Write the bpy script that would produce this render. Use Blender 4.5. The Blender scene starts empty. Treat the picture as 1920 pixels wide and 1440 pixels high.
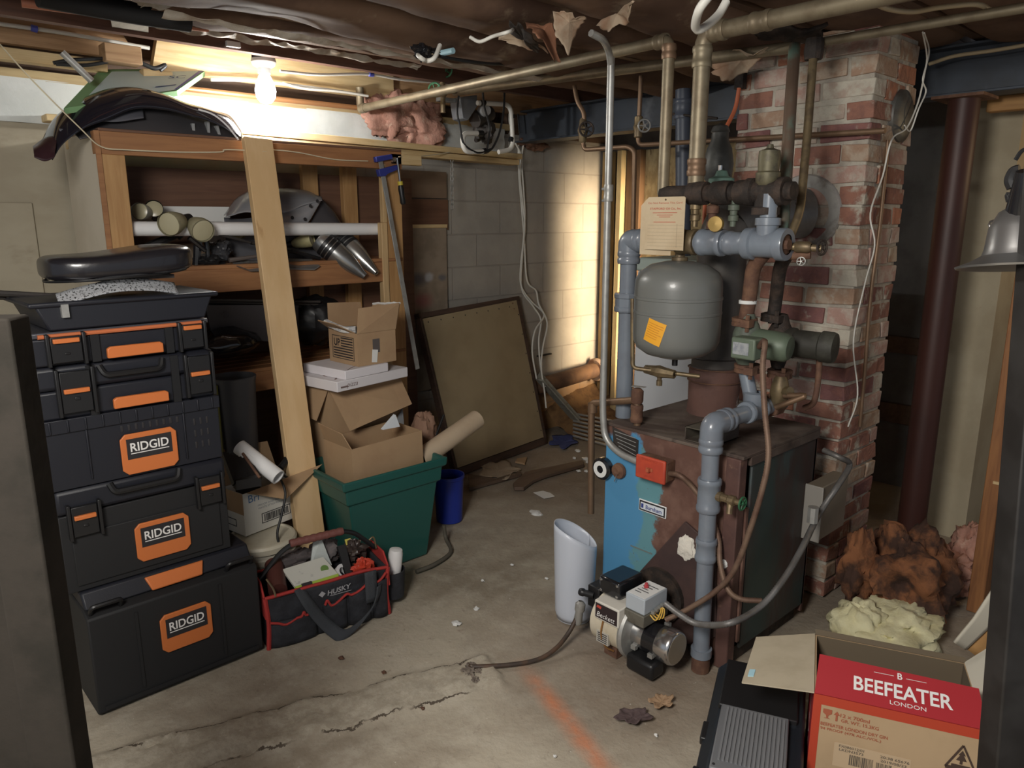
import bpy, math, random
from math import sin, cos, pi, radians, sqrt, atan2
from mathutils import Vector, Matrix, noise
random.seed(7)
C = bpy.context.scene.collection
V = Vector
# ---------------------------------------------------------------- camera model (x runs along the block wall, y towards it)
FPX, CAMH = 1390.0, 1.62
PIT, AZ = radians(12.57), radians(47.5)
cp, sp, cy, sy = cos(PIT), sin(PIT), cos(AZ), sin(AZ)
def ray(px, py):
    a = (px-960)/FPX; b = (py-720)/FPX
    f = cp-b*sp
    return V((f*cy+a*sy, f*sy-a*cy, -(b*cp+sp)))
def PZ(px, py, z=0.0):
    r = ray(px, py); t = (z-CAMH)/r.z; return V((r.x*t, r.y*t, z))
def PX(px, py, x):
    r = ray(px, py); t = x/r.x; return V((x, r.y*t, CAMH+r.z*t))
def PY(px, py, y):
    r = ray(px, py); t = y/r.y; return V((r.x*t, y, CAMH+r.z*t))
# ---------------------------------------------------------------- materials
def newmat(name):
    m = bpy.data.materials.new(name); m.use_nodes = True
    nt = m.node_tree; b = nt.nodes['Principled BSDF']
    return m, nt, b
def link(nt, a, b): nt.links.new(a, b)
def mixrgb(nt, fac, a, b, mode='MIX'):
    n = nt.nodes.new('ShaderNodeMix'); n.data_type = 'RGBA'; n.blend_type = mode
    for sock, val in ((n.inputs[0], fac), (n.inputs[6], a), (n.inputs[7], b)):
        if isinstance(val, bpy.types.NodeSocket): nt.links.new(val, sock)
        elif isinstance(val, (int, float)): sock.default_value = val
        else: sock.default_value = (*val, 1)
    return n.outputs[2]
def math_(nt, op, a, b=0.0, clamp=False):
    n = nt.nodes.new('ShaderNodeMath'); n.operation = op; n.use_clamp = clamp
    for s, val in ((n.inputs[0], a), (n.inputs[1], b)):
        if isinstance(val, bpy.types.NodeSocket): nt.links.new(val, s)
        else: s.default_value = val
    return n.outputs[0]
def noise_(nt, vec, scale, detail=4, rough=.55, dist=0):
    n = nt.nodes.new('ShaderNodeTexNoise'); n.inputs['Scale'].default_value = scale
    n.inputs['Detail'].default_value = detail; n.inputs['Roughness'].default_value = rough; n.inputs['Distortion'].default_value = dist
    if vec is not None: nt.links.new(vec, n.inputs['Vector'])
    return n.outputs['Fac']
def ramp_(nt, fac, lo, hi):
    n = nt.nodes.new('ShaderNodeMapRange'); n.inputs['From Min'].default_value = lo; n.inputs['From Max'].default_value = hi
    n.interpolation_type = 'SMOOTHSTEP'
    nt.links.new(fac, n.inputs['Value']); return n.outputs['Result']
def coords(nt, stretch=(1,1,1)):
    t = nt.nodes.new('ShaderNodeTexCoord'); mp = nt.nodes.new('ShaderNodeMapping')
    mp.inputs['Scale'].default_value = stretch
    nt.links.new(t.outputs['Object'], mp.inputs['Vector']); return mp.outputs['Vector']
def bump_(nt, b, h, strength, dist=.01):
    n = nt.nodes.new('ShaderNodeBump'); n.inputs['Strength'].default_value = strength; n.inputs['Distance'].default_value = dist
    nt.links.new(h, n.inputs['Height']); nt.links.new(n.outputs['Normal'], b.inputs['Normal'])
def mat(name, col, rough=.6, metal=0, col2=None, scale=12, lo=.4, hi=.65, bump=0, bscale=None, stretch=(1,1,1), col3=None, scale3=40, lo3=.55, hi3=.7, spec=None, trans=0, coat=0, dist=0):
    m, nt, b = newmat(name)
    b.inputs['Roughness'].default_value = rough; b.inputs['Metallic'].default_value = metal
    if spec is not None: b.inputs['Specular IOR Level'].default_value = spec
    if coat: b.inputs['Coat Weight'].default_value = coat
    b.inputs['Base Color'].default_value = (*col, 1)
    if trans: b.inputs['Transmission Weight'].default_value = trans
    if col2 or bump:
        vec = coords(nt, stretch)
        if col2:
            c = mixrgb(nt, ramp_(nt, noise_(nt, vec, scale, 5, .6, dist), lo, hi), col, col2)
            if col3: c = mixrgb(nt, ramp_(nt, noise_(nt, vec, scale3, 5, .6), lo3, hi3), c, col3)
            link(nt, c, b.inputs['Base Color'])
        if bump: bump_(nt, b, noise_(nt, vec, bscale or scale*3, 6, .6), bump)
    return m
def wood(name, col, col2, axis=0, scale=3.0, rough=.65, bump=.15):
    m, nt, b = newmat(name); b.inputs['Roughness'].default_value = rough
    st = [1,1,1]; st[axis] = .07
    vec = coords(nt, st)
    g = noise_(nt, vec, scale*14, 4, .6, .6)
    c = mixrgb(nt, ramp_(nt, g, .38, .68), col, col2)
    vec2 = coords(nt)
    c = mixrgb(nt, math_(nt, 'MULTIPLY', ramp_(nt, noise_(nt, vec2, 2.2, 3), .35, .75), .45), c, tuple(k*.62 for k in col))
    link(nt, c, b.inputs['Base Color']); bump_(nt, b, g, bump, .004)
    return m
def emit(name, col, s):
    m, nt, b = newmat(name); b.inputs['Base Color'].default_value = (*col, 1)
    b.inputs['Emission Color'].default_value = (*col, 1); b.inputs['Emission Strength'].default_value = s
    return m
# ---------------------------------------------------------------- geometry
def frame(t, up=V((0,0,1))):
    t = t.normalized()
    if abs(t.dot(up)) > .98: up = V((1,0,0))
    s = t.cross(up).normalized(); return s, s.cross(t).normalized()
def catmull(pts, n=6):
    P = [V(p) for p in pts]
    if len(P) < 3: return P
    Q = [2*P[0]-P[1]]+P+[2*P[-1]-P[-2]]; out = []
    for i in range(1, len(Q)-2):
        a, b, c, d = Q[i-1:i+3]
        for k in range(n):
            t = k/n
            out.append(.5*((2*b)+(c-a)*t+(2*a-5*b+4*c-d)*t*t+(3*b-a-3*c+d)*t**3))
    return out+[P[-1]]
def elbowed(pts, r=.05, n=5):
    """straight runs with rounded corners"""
    P = [V(p) for p in pts]; out = [P[0]]
    for i in range(1, len(P)-1):
        a, b, c = P[i-1], P[i], P[i+1]
        d1 = (a-b); d2 = (c-b); k = min(r, d1.length*.45, d2.length*.45)
        s = b+d1.normalized()*k; e = b+d2.normalized()*k
        for j in range(n+1):
            t = j/n; out.append(s*(1-t)**2+b*2*t*(1-t)+e*t*t)
    return out+[P[-1]]
TXT = {}
def textmesh(s, bold=False):
    if s not in TXT:
        cu = bpy.data.curves.new('t', 'FONT'); cu.body = s; cu.align_x = 'CENTER'; cu.align_y = 'CENTER'; cu.size = 1; cu.resolution_u = 3
        if bold: cu.offset = .018
        o = bpy.data.objects.new('t', cu); C.objects.link(o)
        dg = bpy.context.evaluated_depsgraph_get(); dg.update()
        me = bpy.data.meshes.new_from_object(o.evaluated_get(dg))
        vs = [v.co.copy() for v in me.vertices]; fs = [tuple(p.vertices) for p in me.polygons]
        bpy.data.objects.remove(o); bpy.data.curves.remove(cu); bpy.data.meshes.remove(me)
        w = max(v.x for v in vs)-min(v.x for v in vs); mx = (max(v.x for v in vs)+min(v.x for v in vs))/2
        h = max(v.y for v in vs)-min(v.y for v in vs); my = (max(v.y for v in vs)+min(v.y for v in vs))/2
        TXT[s] = ([V(((v.x-mx), (v.y-my), 0)) for v in vs], fs, w, h)
    return TXT[s]
TM = {}
class MB:
    def __init__(s): s.v = []; s.f = []; s.mi = []; s.m = 0
    def add(s, vs, fs):
        k = len(s.v); s.v += [V(v) for v in vs]; s.f += [tuple(i+k for i in f) for f in fs]; s.mi += [s.m]*len(fs); return s
    def box(s, c, size, R=None):
        c = V(c); hx, hy, hz = size[0]/2, size[1]/2, size[2]/2
        vs = [V((x, y, z)) for x in (-hx, hx) for y in (-hy, hy) for z in (-hz, hz)]
        if R is not None: vs = [R @ v for v in vs]
        return s.add([c+v for v in vs], [(0,1,3,2), (4,6,7,5), (0,4,5,1), (2,3,7,6), (0,2,6,4), (1,5,7,3)])
    def b2(s, a, b): return s.box([(a[i]+b[i])/2 for i in range(3)], [abs(b[i]-a[i]) for i in range(3)])
    def bar(s, p, q, w, h, up=V((0,0,1))):
        p, q = V(p), V(q); t = (q-p); x, u = frame(t, V(up))
        R = Matrix((x, t.normalized(), u)).transposed()
        return s.box((p+q)/2, (w, t.length, h), R)
    def tube(s, pts, r, n=10, cap=True, closed=False):
        P = [V(p) for p in pts]; m = len(P); rr = r if isinstance(r, (list, tuple)) else [r]*m
        t0 = (P[1]-P[0]); x, u = frame(t0); vs = []; fs = []
        prev = t0.normalized()
        for i, p in enumerate(P):
            if closed: t = (P[(i+1) % m]-P[i-1]).normalized()
            else: t = (P[min(i+1, m-1)]-P[max(i-1, 0)]).normalized()
            q = prev.rotation_difference(t); x = q @ x; u = q @ u; prev = t
            for k in range(n):
                a = 2*pi*k/n; vs.append(p+(x*cos(a)+u*sin(a))*rr[i])
        for i in range(m if closed else m-1):
            j = (i+1) % m
            for k in range(n): fs.append((i*n+k, i*n+(k+1) % n, j*n+(k+1) % n, j*n+k))
        if cap and not closed: fs += [tuple(range(n))[::-1], tuple((m-1)*n+k for k in range(n))]
        return s.add(vs, fs)
    def cyl(s, p, q, r, n=16, r2=None): return s.tube([p, q], [r, r if r2 is None else r2], n)
    def lathe(s, prof, c=(0,0,0), axis=(0,0,1), n=28, close=False):
        a = V(axis).normalized(); x, u = frame(a, V((0,1,0)) if abs(a.y) < .9 else V((0,0,1))); c = V(c); vs = []; fs = []; m = len(prof)
        for r, z in prof:
            for k in range(n):
                t = 2*pi*k/n; vs.append(c+a*z+(x*cos(t)+u*sin(t))*max(r, 1e-5))
        for i in range(m-1):
            for k in range(n): fs.append((i*n+k, i*n+(k+1) % n, (i+1)*n+(k+1) % n, (i+1)*n+k))
        return s.add(vs, fs)
    def prism(s, poly, o, ux, uy, th):
        o, ux, uy = V(o), V(ux).normalized(), V(uy).normalized(); nn = ux.cross(uy).normalized()*th; n = len(poly)
        a = [o+ux*p[0]+uy*p[1] for p in poly]; b = [p+nn for p in a]
        return s.add(a+b, [tuple(range(n))[::-1], tuple(range(n, 2*n))]+[(i, (i+1) % n, n+(i+1) % n, n+i) for i in range(n)])
    def slab(s, pts, th, nrm=None):
        """polygon in space given thickness"""
        P = [V(p) for p in pts]; n = len(P)
        nn = V(nrm).normalized() if nrm is not None else (P[1]-P[0]).cross(P[2]-P[0]).normalized()
        b = [p+nn*th for p in P]
        return s.add(P+b, [tuple(range(n))[::-1], tuple(range(n, 2*n))]+[(i, (i+1) % n, n+(i+1) % n, n+i) for i in range(n)])
    def grid(s, fn, nu, nv):
        vs = [fn(i/nu, j/nv) for j in range(nv+1) for i in range(nu+1)]; w = nu+1
        return s.add(vs, [(j*w+i, j*w+i+1, (j+1)*w+i+1, (j+1)*w+i) for j in range(nv) for i in range(nu)])
    def blob(s, c, rad, amp=.25, fr=3.0, seed=0, nu=36, nv=20, flat=None):
        c = V(c); off = V((seed*7.3, seed*3.1, seed*1.7)); vs = []
        for j in range(nv+1):
            th = pi*j/nv
            for i in range(nu):
                ph = 2*pi*i/nu; d = V((sin(th)*cos(ph), sin(th)*sin(ph), cos(th)))
                k = 1+amp*(noise.noise(d*fr*.5+off)*1.2+noise.noise(d*fr+off)*.8+noise.noise(d*fr*2.3+off)*.5+noise.noise(d*fr*5+off)*.25)
                p = V((d.x*rad[0]*k, d.y*rad[1]*k, d.z*rad[2]*k))+c
                if flat is not None and p.z < flat: p.z = flat
                vs.append(p)
        fs = [(j*nu+i, (j+1)*nu+i, (j+1)*nu+(i+1) % nu, j*nu+(i+1) % nu) for j in range(nv) for i in range(nu)]
        return s.add(vs, fs)
    def text(s, t, h, o, ux, uy, width=None, bold=False, lift=.0006, slant=0):
        vs, fs, w, hh = textmesh(t, bold); ux, uy = V(ux).normalized(), V(uy).normalized(); nn = ux.cross(uy); k = h/hh
        kx = width/w if width else k
        return s.add([V(o)+ux*(v.x*kx+slant*v.y*k)+uy*(v.y*k)+nn*lift for v in vs], fs)
    def mesh(s, name, M=None):
        me = bpy.data.meshes.new(name)
        vs = s.v if M is None else [M @ v for v in s.v]
        me.from_pydata([tuple(v) for v in vs], [], s.f); return me
    def build(s, name, mats, parent=None, local=False, smooth=35, bevel=0, solid=0, sub=0, label=None):
        M = None; org = None
        if parent is not None:
            if not local: M = TM[parent.name].inverted()
        else:
            xs = [v.x for v in s.v]; ys = [v.y for v in s.v]
            org = V(((min(xs)+max(xs))/2, (min(ys)+max(ys))/2, min(v.z for v in s.v))); M = Matrix.Translation(-org)
        me = s.mesh(name, M); o = bpy.data.objects.new(name, me); C.objects.link(o)
        for m in (mats if isinstance(mats, (list, tuple)) else [mats]): me.materials.append(m)
        if len(me.materials) > 1: me.polygons.foreach_set('material_index', s.mi)
        if smooth:
            me.polygons.foreach_set('use_smooth', [True]*len(me.polygons)); me.set_sharp_from_angle(angle=radians(smooth))
        me.update()
        if parent is not None:
            o.parent = parent; TM[o.name] = TM[parent.name]
        else:
            o.location = org; TM[o.name] = Matrix.Translation(org)
        if solid:
            d = o.modifiers.new('solid', 'SOLIDIFY'); d.thickness = solid; d.offset = 0
        if bevel:
            d = o.modifiers.new('bevel', 'BEVEL'); d.width = bevel; d.segments = 2; d.limit_method = 'ANGLE'; d.angle_limit = radians(40)
        if sub:
            d = o.modifiers.new('sub', 'SUBSURF'); d.levels = sub; d.render_levels = sub
        if label: o['label'] = label
        return o
    def thing(s, name, label, cat, mats, group=None, **k):
        o = s.build(name, mats, **k); tag(o, label, cat, group); return o
    def struct(s, name, mats, **k):
        o = s.build(name, mats, **k); o['kind'] = 'structure'; return o
def tag(o, label, cat, group=None):
    o['label'] = label; o['category'] = cat
    if group: o['group'] = group
def T(name, label, cat, loc, rz=0.0, group=None, M=None):
    o = bpy.data.objects.new(name, None); C.objects.link(o); o.empty_display_size = .05
    W = M if M is not None else Matrix.Translation(V(loc)) @ Matrix.Rotation(rz, 4, 'Z')
    o.matrix_world = W; TM[o.name] = W.copy(); tag(o, label, cat, group); return o
def copy_thing(o, label, loc=None, rz=None):
    c = o.copy(); C.objects.link(c); c['label'] = label
    if loc is not None: c.location = loc
    if rz is not None: c.rotation_euler = (0, 0, rz)
    for ch in list(o.children):
        d = ch.copy(); C.objects.link(d); d.parent = c
        for g in list(ch.children):
            e = g.copy(); C.objects.link(e); e.parent = d
    return c
def ring(c, r, axis, n=16):
    a = V(axis).normalized(); x, u = frame(a); return [V(c)+(x*cos(2*pi*k/n)+u*sin(2*pi*k/n))*r for k in range(n)]
# ---------------------------------------------------------------- shared materials
K = {}
K['lumber'] = wood('pale_lumber', (.62,.43,.22), (.50,.32,.15), 2)
K['lumber_x'] = wood('pale_lumber_long', (.66,.50,.27), (.55,.38,.18), 0)
K['stud_pine'] = wood('orange_pine', (.50,.29,.12), (.40,.21,.08), 2)
K['rail_x'] = wood('red_pine_rail', (.36,.17,.07), (.27,.12,.05), 0)
K['rail_y'] = wood('red_pine_side', (.36,.17,.07), (.27,.12,.05), 1)
K['joist'] = wood('joist_wood', (.44,.27,.14), (.30,.17,.08), 0)
K['old_joist'] = wood('old_joist_wood', (.13,.075,.045), (.09,.05,.03), 0)
K['subfloor'] = wood('subfloor', (.15,.09,.05), (.10,.06,.035), 1)
K['darkply'] = wood('dark_plywood', (.17,.085,.05), (.13,.062,.038), 0)
K['jamb'] = wood('stained_jamb', (.30,.13,.045), (.2,.08,.03), 2)
K['card'] = mat('cardboard', (.40,.265,.15), .85, col2=(.36,.23,.13), scale=5, bump=.05, bscale=60)
K['card_dark'] = mat('cardboard_inner', (.33,.22,.125), .9, col2=(.28,.18,.10), scale=6)
K['copper'] = mat('aged_copper', (.23,.145,.09), .5, .55, col2=(.20,.125,.075), scale=14, col3=(.25,.30,.24), scale3=9, lo3=.66, hi3=.78)
K['brass'] = mat('dusty_copper_pipe', (.27,.225,.15), .5, .5, col2=(.20,.155,.10), scale=11)
K['green_cu'] = mat('verdigris_copper', (.22,.15,.11), .5, .6, col2=(.20,.30,.24), scale=6, lo=.42, hi=.57, stretch=(1,1,.4))
K['grey_pipe'] = mat('grey_painted_pipe', (.19,.22,.26), .33, 0, col2=(.17,.19,.225), scale=9, bump=.04, coat=.3)
K['black_iron'] = mat('sooty_iron', (.025,.019,.016), .75, .2, col2=(.06,.04,.03), scale=20, bump=.4)
K['rust'] = mat('rusty_iron', (.12,.06,.04), .8, .2, col2=(.19,.10,.06), scale=18, bump=.35)
K['green_iron'] = mat('green_grey_casting', (.12,.145,.11), .6, .1, col2=(.09,.10,.08), scale=16, bump=.25)
K['bronze'] = mat('dull_bronze', (.24,.18,.10), .5, .6, col2=(.15,.11,.07), scale=20)
K['galv'] = mat('galvanised', (.42,.42,.40), .45, .55, col2=(.34,.33,.31), scale=15)
K['chrome'] = mat('bright_steel', (.62,.62,.62), .22, .95)
K['steel_dark'] = mat('dark_steel', (.04,.035,.032), .6, .3, col2=(.06,.05,.045), scale=6, bump=.1)
K['black'] = mat('black_plastic', (.011,.011,.012), .42)
K['black_gloss'] = mat('black_gloss', (.012,.012,.014), .16, coat=.3)
K['black_matte'] = mat('black_matte', (.011,.011,.012), .7)
K['navy'] = mat('blue_black_plastic', (.010,.011,.017), .5, bump=.05, scale=70)
K['orange'] = mat('orange_plastic', (.60,.17,.045), .45)
K['white'] = mat('white_plastic', (.78,.78,.78), .35)
K['pvc'] = mat('white_pvc', (.80,.80,.80), .3)
K['paper'] = mat('white_paper', (.72,.72,.70), .8)
K['ink'] = mat('black_ink', (.02,.018,.02), .7)
K['redink'] = mat('red_ink', (.50,.06,.04), .7)
K['whiteink'] = mat('white_ink', (.78,.76,.74), .7)
K['wire_w'] = mat('white_cable', (.66,.64,.58), .5)
K['wire_tan'] = mat('tan_wire', (.50,.40,.25), .55)
K['wire_k'] = mat('black_cable', (.016,.016,.017), .5)
K['string'] = mat('string', (.62,.54,.38), .9)
K['kraft'] = mat('kraft_facing', (.165,.10,.065), .85, col2=(.10,.058,.04), scale=3, bump=.12, bscale=9, col3=(.27,.20,.135), scale3=5, lo3=.60, hi3=.75, spec=.25)
K['kraft_light'] = mat('torn_paper', (.40,.31,.22), .8, col2=(.30,.18,.11), scale=8, bump=.3)
K['foil'] = mat('foil_edge', (.50,.45,.38), .6, .1, col2=(.36,.29,.22), scale=9, bump=.5)
K['pink'] = mat('pink_fibreglass', (.50,.27,.205), .95, col2=(.37,.19,.14), scale=9, bump=.9, bscale=22, col3=(.62,.43,.33), scale3=14)
K['orange_wool'] = mat('brown_fibreglass', (.25,.10,.042), .95, col2=(.055,.027,.018), scale=7, lo=.40, hi=.60, bump=.9, bscale=18)
K['yellow_wool'] = mat('yellow_fibreglass', (.72,.68,.44), .95, col2=(.60,.55,.32), scale=8, bump=.8, bscale=16)
# ---------------------------------------------------------------- floor
rA, rB = PZ(230,1440), PZ(905,1262)
def floor_mat():
    m, nt, b = newmat('stained_concrete'); vec = coords(nt); vec.node.inputs['Location'].default_value = (1.5,.5,0); b.inputs['Roughness'].default_value = .82
    c = mixrgb(nt, ramp_(nt, noise_(nt, vec, 1.7, 6, .6), .36, .66), (.45,.40,.315), (.29,.245,.185))
    c = mixrgb(nt, math_(nt, 'MULTIPLY', ramp_(nt, noise_(nt, vec, 7, 6, .65), .45, .72), .55), c, (.52,.475,.39))
    c = mixrgb(nt, math_(nt, 'MULTIPLY', ramp_(nt, noise_(nt, vec, 26, 4, .7), .58, .74), .5), c, (.19,.15,.115))
    sx = nt.nodes.new('ShaderNodeSeparateXYZ'); nt.links.new(vec, sx.inputs[0]); X, Y = sx.outputs[0], sx.outputs[1]
    # darker brown around the boiler
    d = math_(nt, 'SQRT', math_(nt, 'ADD', math_(nt, 'POWER', math_(nt, 'SUBTRACT', X, 2.05), 2), math_(nt, 'POWER', math_(nt, 'SUBTRACT', Y, 1.55), 2)))
    d = math_(nt, 'ADD', d, math_(nt, 'MULTIPLY', noise_(nt, vec, 4, 4), .5))
    k = nt.nodes.new('ShaderNodeMapRange'); k.inputs['From Min'].default_value = 1.0; k.inputs['From Max'].default_value = .42; nt.links.new(d, k.inputs['Value'])
    c = mixrgb(nt, math_(nt, 'MULTIPLY', k.outputs[0], .6), c, (.15,.10,.07))
    # darker brown towards the far end
    far = nt.nodes.new('ShaderNodeMapRange'); far.inputs['From Min'].default_value = 2.5; far.inputs['From Max'].default_value = 3.3
    nt.links.new(math_(nt, 'ADD', X, math_(nt, 'MULTIPLY', noise_(nt, vec, 3, 4), .5)), far.inputs['Value'])
    c = mixrgb(nt, math_(nt, 'MULTIPLY', far.outputs[0], .55), c, (.17,.125,.095))
    def seg(ax, ay, bx, by):
        L = sqrt((bx-ax)**2+(by-ay)**2); ux, uy = (bx-ax)/L, (by-ay)/L
        dd = math_(nt, 'ADD', math_(nt, 'MULTIPLY', math_(nt, 'SUBTRACT', X, ax), -uy), math_(nt, 'MULTIPLY', math_(nt, 'SUBTRACT', Y, ay), ux))
        al = math_(nt, 'ADD', math_(nt, 'MULTIPLY', math_(nt, 'SUBTRACT', X, ax), ux), math_(nt, 'MULTIPLY', math_(nt, 'SUBTRACT', Y, ay), uy))
        return math_(nt, 'ABSOLUTE', dd), al, L
    # rough grey patching mortar over the buried line, with ragged dark edges
    pd, pal, pL = seg(rA.x, rA.y, rB.x, rB.y)
    pd = math_(nt, 'ADD', pd, math_(nt, 'MULTIPLY', math_(nt, 'SUBTRACT', noise_(nt, vec, 12, 6, .7), .5), .09))
    k1 = nt.nodes.new('ShaderNodeMapRange'); k1.inputs['From Min'].default_value = .10; k1.inputs['From Max'].default_value = .085; nt.links.new(pd, k1.inputs['Value'])
    k2 = nt.nodes.new('ShaderNodeMapRange'); k2.inputs['From Min'].default_value = pL+.06; k2.inputs['From Max'].default_value = pL; nt.links.new(pal, k2.inputs['Value'])
    patch = math_(nt, 'MULTIPLY', k1.outputs[0], k2.outputs[0], True)
    rough_ = ramp_(nt, noise_(nt, vec, 34, 6, .7), .40, .62)
    c = mixrgb(nt, math_(nt, 'MULTIPLY', patch, .6), c, mixrgb(nt, rough_, (.35,.305,.235), (.48,.435,.35)))
    cmp_ = nt.nodes.new('ShaderNodeMath'); cmp_.operation = 'COMPARE'; nt.links.new(pd, cmp_.inputs[0]); cmp_.inputs[1].default_value = .0945; cmp_.inputs[2].default_value = .0042
    c = mixrgb(nt, math_(nt, 'MULTIPLY', math_(nt, 'MULTIPLY', cmp_.outputs[0], k2.outputs[0]), ramp_(nt, noise_(nt, vec, 5, 3), .46, .54)), c, (.09,.07,.05))
    c = mixrgb(nt, math_(nt, 'MULTIPLY', ramp_(nt, noise_(nt, vec, 70, 3, .6), .70, .74), .7), c, (.62,.59,.52))
    # orange marking paint: distance to the sprayed line
    ax, ay, bx, by = 1.70, 1.80, 1.47, 1.10
    L = sqrt((bx-ax)**2+(by-ay)**2); ux, uy = (bx-ax)/L, (by-ay)/L
    dist = math_(nt, 'ABSOLUTE', math_(nt, 'ADD', math_(nt, 'MULTIPLY', math_(nt, 'SUBTRACT', X, ax), -uy), math_(nt, 'MULTIPLY', math_(nt, 'SUBTRACT', Y, ay), ux)))
    al = math_(nt, 'ADD', math_(nt, 'MULTIPLY', math_(nt, 'SUBTRACT', X, ax), ux), math_(nt, 'MULTIPLY', math_(nt, 'SUBTRACT', Y, ay), uy))
    dist = math_(nt, 'ADD', dist, math_(nt, 'MULTIPLY', math_(nt, 'SUBTRACT', noise_(nt, vec, 30, 5, .7), .5), .05))
    mk = nt.nodes.new('ShaderNodeMapRange'); mk.interpolation_type = 'SMOOTHSTEP'; mk.inputs['From Min'].default_value = .062; mk.inputs['From Max'].default_value = -.005; nt.links.new(dist, mk.inputs['Value'])
    fade = nt.nodes.new('ShaderNodeMapRange'); fade.inputs['From Min'].default_value = -.05; fade.inputs['From Max'].default_value = .22; nt.links.new(al, fade.inputs['Value'])
    paint = math_(nt, 'MULTIPLY', math_(nt, 'MULTIPLY', mk.outputs[0], fade.outputs[0]), math_(nt, 'ADD', ramp_(nt, noise_(nt, vec, 15, 6, .7), .25, .75), .25), True)
    c = mixrgb(nt, math_(nt, 'MULTIPLY', paint, .78), c, (.62,.205,.085))
    link(nt, c, b.inputs['Base Color'])
    h = math_(nt, 'ADD', noise_(nt, vec, 9, 7, .65), math_(nt, 'MULTIPLY', noise_(nt, vec, 60, 4), .35))
    bump_(nt, b, h, .35, .02); return m
rA, rB = PZ(230,1440), PZ(905,1262)
def floor_z(x, y):
    z = -.004+.004*noise.noise(V((x*2.3, y*2.3, 0)))+.002*noise.noise(V((x*9, y*9, 3)))
    # rough trowelled patch over a buried line, broken open where the fuel line surfaces
    d = (rB-rA).to_2d(); L = d.length; d /= L; q = V((x, y))-rA.to_2d(); al = q.dot(d); ds = q.x*d.y-q.y*d.x
    if -.6 < al < L+.05:
        w = .085+.02*noise.noise(V((al*6, 0, 0)))
        if abs(ds) < w+.03:
            e = min(1, (w+.03-abs(ds))/.03)
            z += e*(.016+.012*noise.noise(V((x*9, y*9, 1)))+.007*noise.noise(V((x*26, y*26, 1)))-.012*(noise.noise(V((al*5, ds*30, 7))) > .42))
    if y > 3.3 and x > 2.9: z += .012*max(0, noise.noise(V((x*3, y*3, 2))))
    return z
m = MB(); nx, ny = 250, 210
m.grid(lambda u, v: V((-.6+u*4.4, .2+v*3.8, floor_z(-.6+u*4.4, .2+v*3.8))), nx, ny)
for a, b_ in (((-3,-3),(6,.2)), ((-3,.2),(-.6,4.0)), ((3.8,.2),(6,4.0))):
    m.add([(a[0],a[1],-.004), (b_[0],a[1],-.004), (b_[0],b_[1],-.004), (a[0],b_[1],-.004)], [(0,1,2,3)])
m.struct('floor', floor_mat(), smooth=60)
# ---------------------------------------------------------------- block wall
WY, WX = 3.98, 4.70
def block_mat():
    m, nt, b = newmat('painted_block'); b.inputs['Roughness'].default_value = .8
    vec = coords(nt); sx = nt.nodes.new('ShaderNodeSeparateXYZ'); nt.links.new(vec, sx.inputs[0])
    cb = nt.nodes.new('ShaderNodeCombineXYZ'); nt.links.new(sx.outputs[0], cb.inputs[0]); nt.links.new(sx.outputs[2], cb.inputs[1])
    br = nt.nodes.new('ShaderNodeTexBrick'); br.offset = .5
    for k_, v_ in (('Scale',1), ('Mortar Size',.005), ('Mortar Smooth',.4), ('Brick Width',.43), ('Row Height',.218)): br.inputs[k_].default_value = v_
    nt.links.new(cb.outputs[0], br.inputs['Vector'])
    c = mixrgb(nt, ramp_(nt, noise_(nt, vec, 3, 5), .35, .7), (.37,.345,.305), (.30,.28,.25))
    c = mixrgb(nt, math_(nt, 'MULTIPLY', ramp_(nt, noise_(nt, vec, 14, 5), .6, .75), .4), c, (.30,.26,.22))
    lowz = nt.nodes.new('ShaderNodeMapRange'); lowz.inputs['From Min'].default_value = .62; lowz.inputs['From Max'].default_value = .35
    nt.links.new(math_(nt, 'ADD', sx.outputs[2], math_(nt, 'MULTIPLY', noise_(nt, vec, 9, 5), .25)), lowz.inputs['Value'])
    c = mixrgb(nt, lowz.outputs[0], c, (.34,.19,.08))
    c = mixrgb(nt, math_(nt, 'MULTIPLY', br.outputs['Fac'], .35), c, (.22,.19,.17)); link(nt, c, b.inputs['Base Color'])
    h = math_(nt, 'SUBTRACT', math_(nt, 'MULTIPLY', noise_(nt, vec, 25, 5), .35), br.outputs['Fac']); bump_(nt, b, h, .6, .01); return m
m = MB(); m.b2((2.35,WY,-.01), (WX+.02,WY+.2,2.19)); m.struct('wall_back', block_mat())
# parged, part-painted stretch behind the shelving with its whitewashed upper band
K['parge'] = mat('yellowed_parging', (.36,.32,.24), .85, col2=(.30,.26,.19), scale=3, bump=.2, bscale=14, stretch=(.5,1,1), col3=(.24,.20,.14), scale3=7, lo3=.6, hi3=.8)
K['whitewash'] = mat('whitewashed_concrete', (.62,.64,.62), .85, col2=(.55,.57,.55), scale=6, bump=.35, bscale=16, col3=(.5,.4,.22), scale3=4, lo3=.73, hi3=.8)
m = MB(); m.b2((-3,WY-.02,-.01), (2.35,WY+.2,2.04)); m.b2((-3,WY-.035,1.05), (.72,WY-.02,1.69)); m.b2((-3,WY-.035,.2), (.72,WY-.02,1.044))
m.struct('wall_back_parged', K['parge'], bevel=.004)
m = MB()
m.grid(lambda u, v: V((-3+u*6.55, WY-.03-.012*noise.noise(V((u*40,v*5,0)))-.02*max(0,noise.noise(V((u*26,1,0))))*(v<.2), 2.03+v*.185)), 140, 8)
m.b2((-3,WY-.018,2.03), (3.55,WY+.2,2.215)); m.struct('wall_back_upper', K['whitewash'], smooth=60)
m = MB(); m.b2((-3,WY-.03,2.21), (3.6,WY+.1,2.25)); m.struct('trim_1', wood('sill_plate', (.55,.42,.22), (.45,.32,.16), 0))
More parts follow.
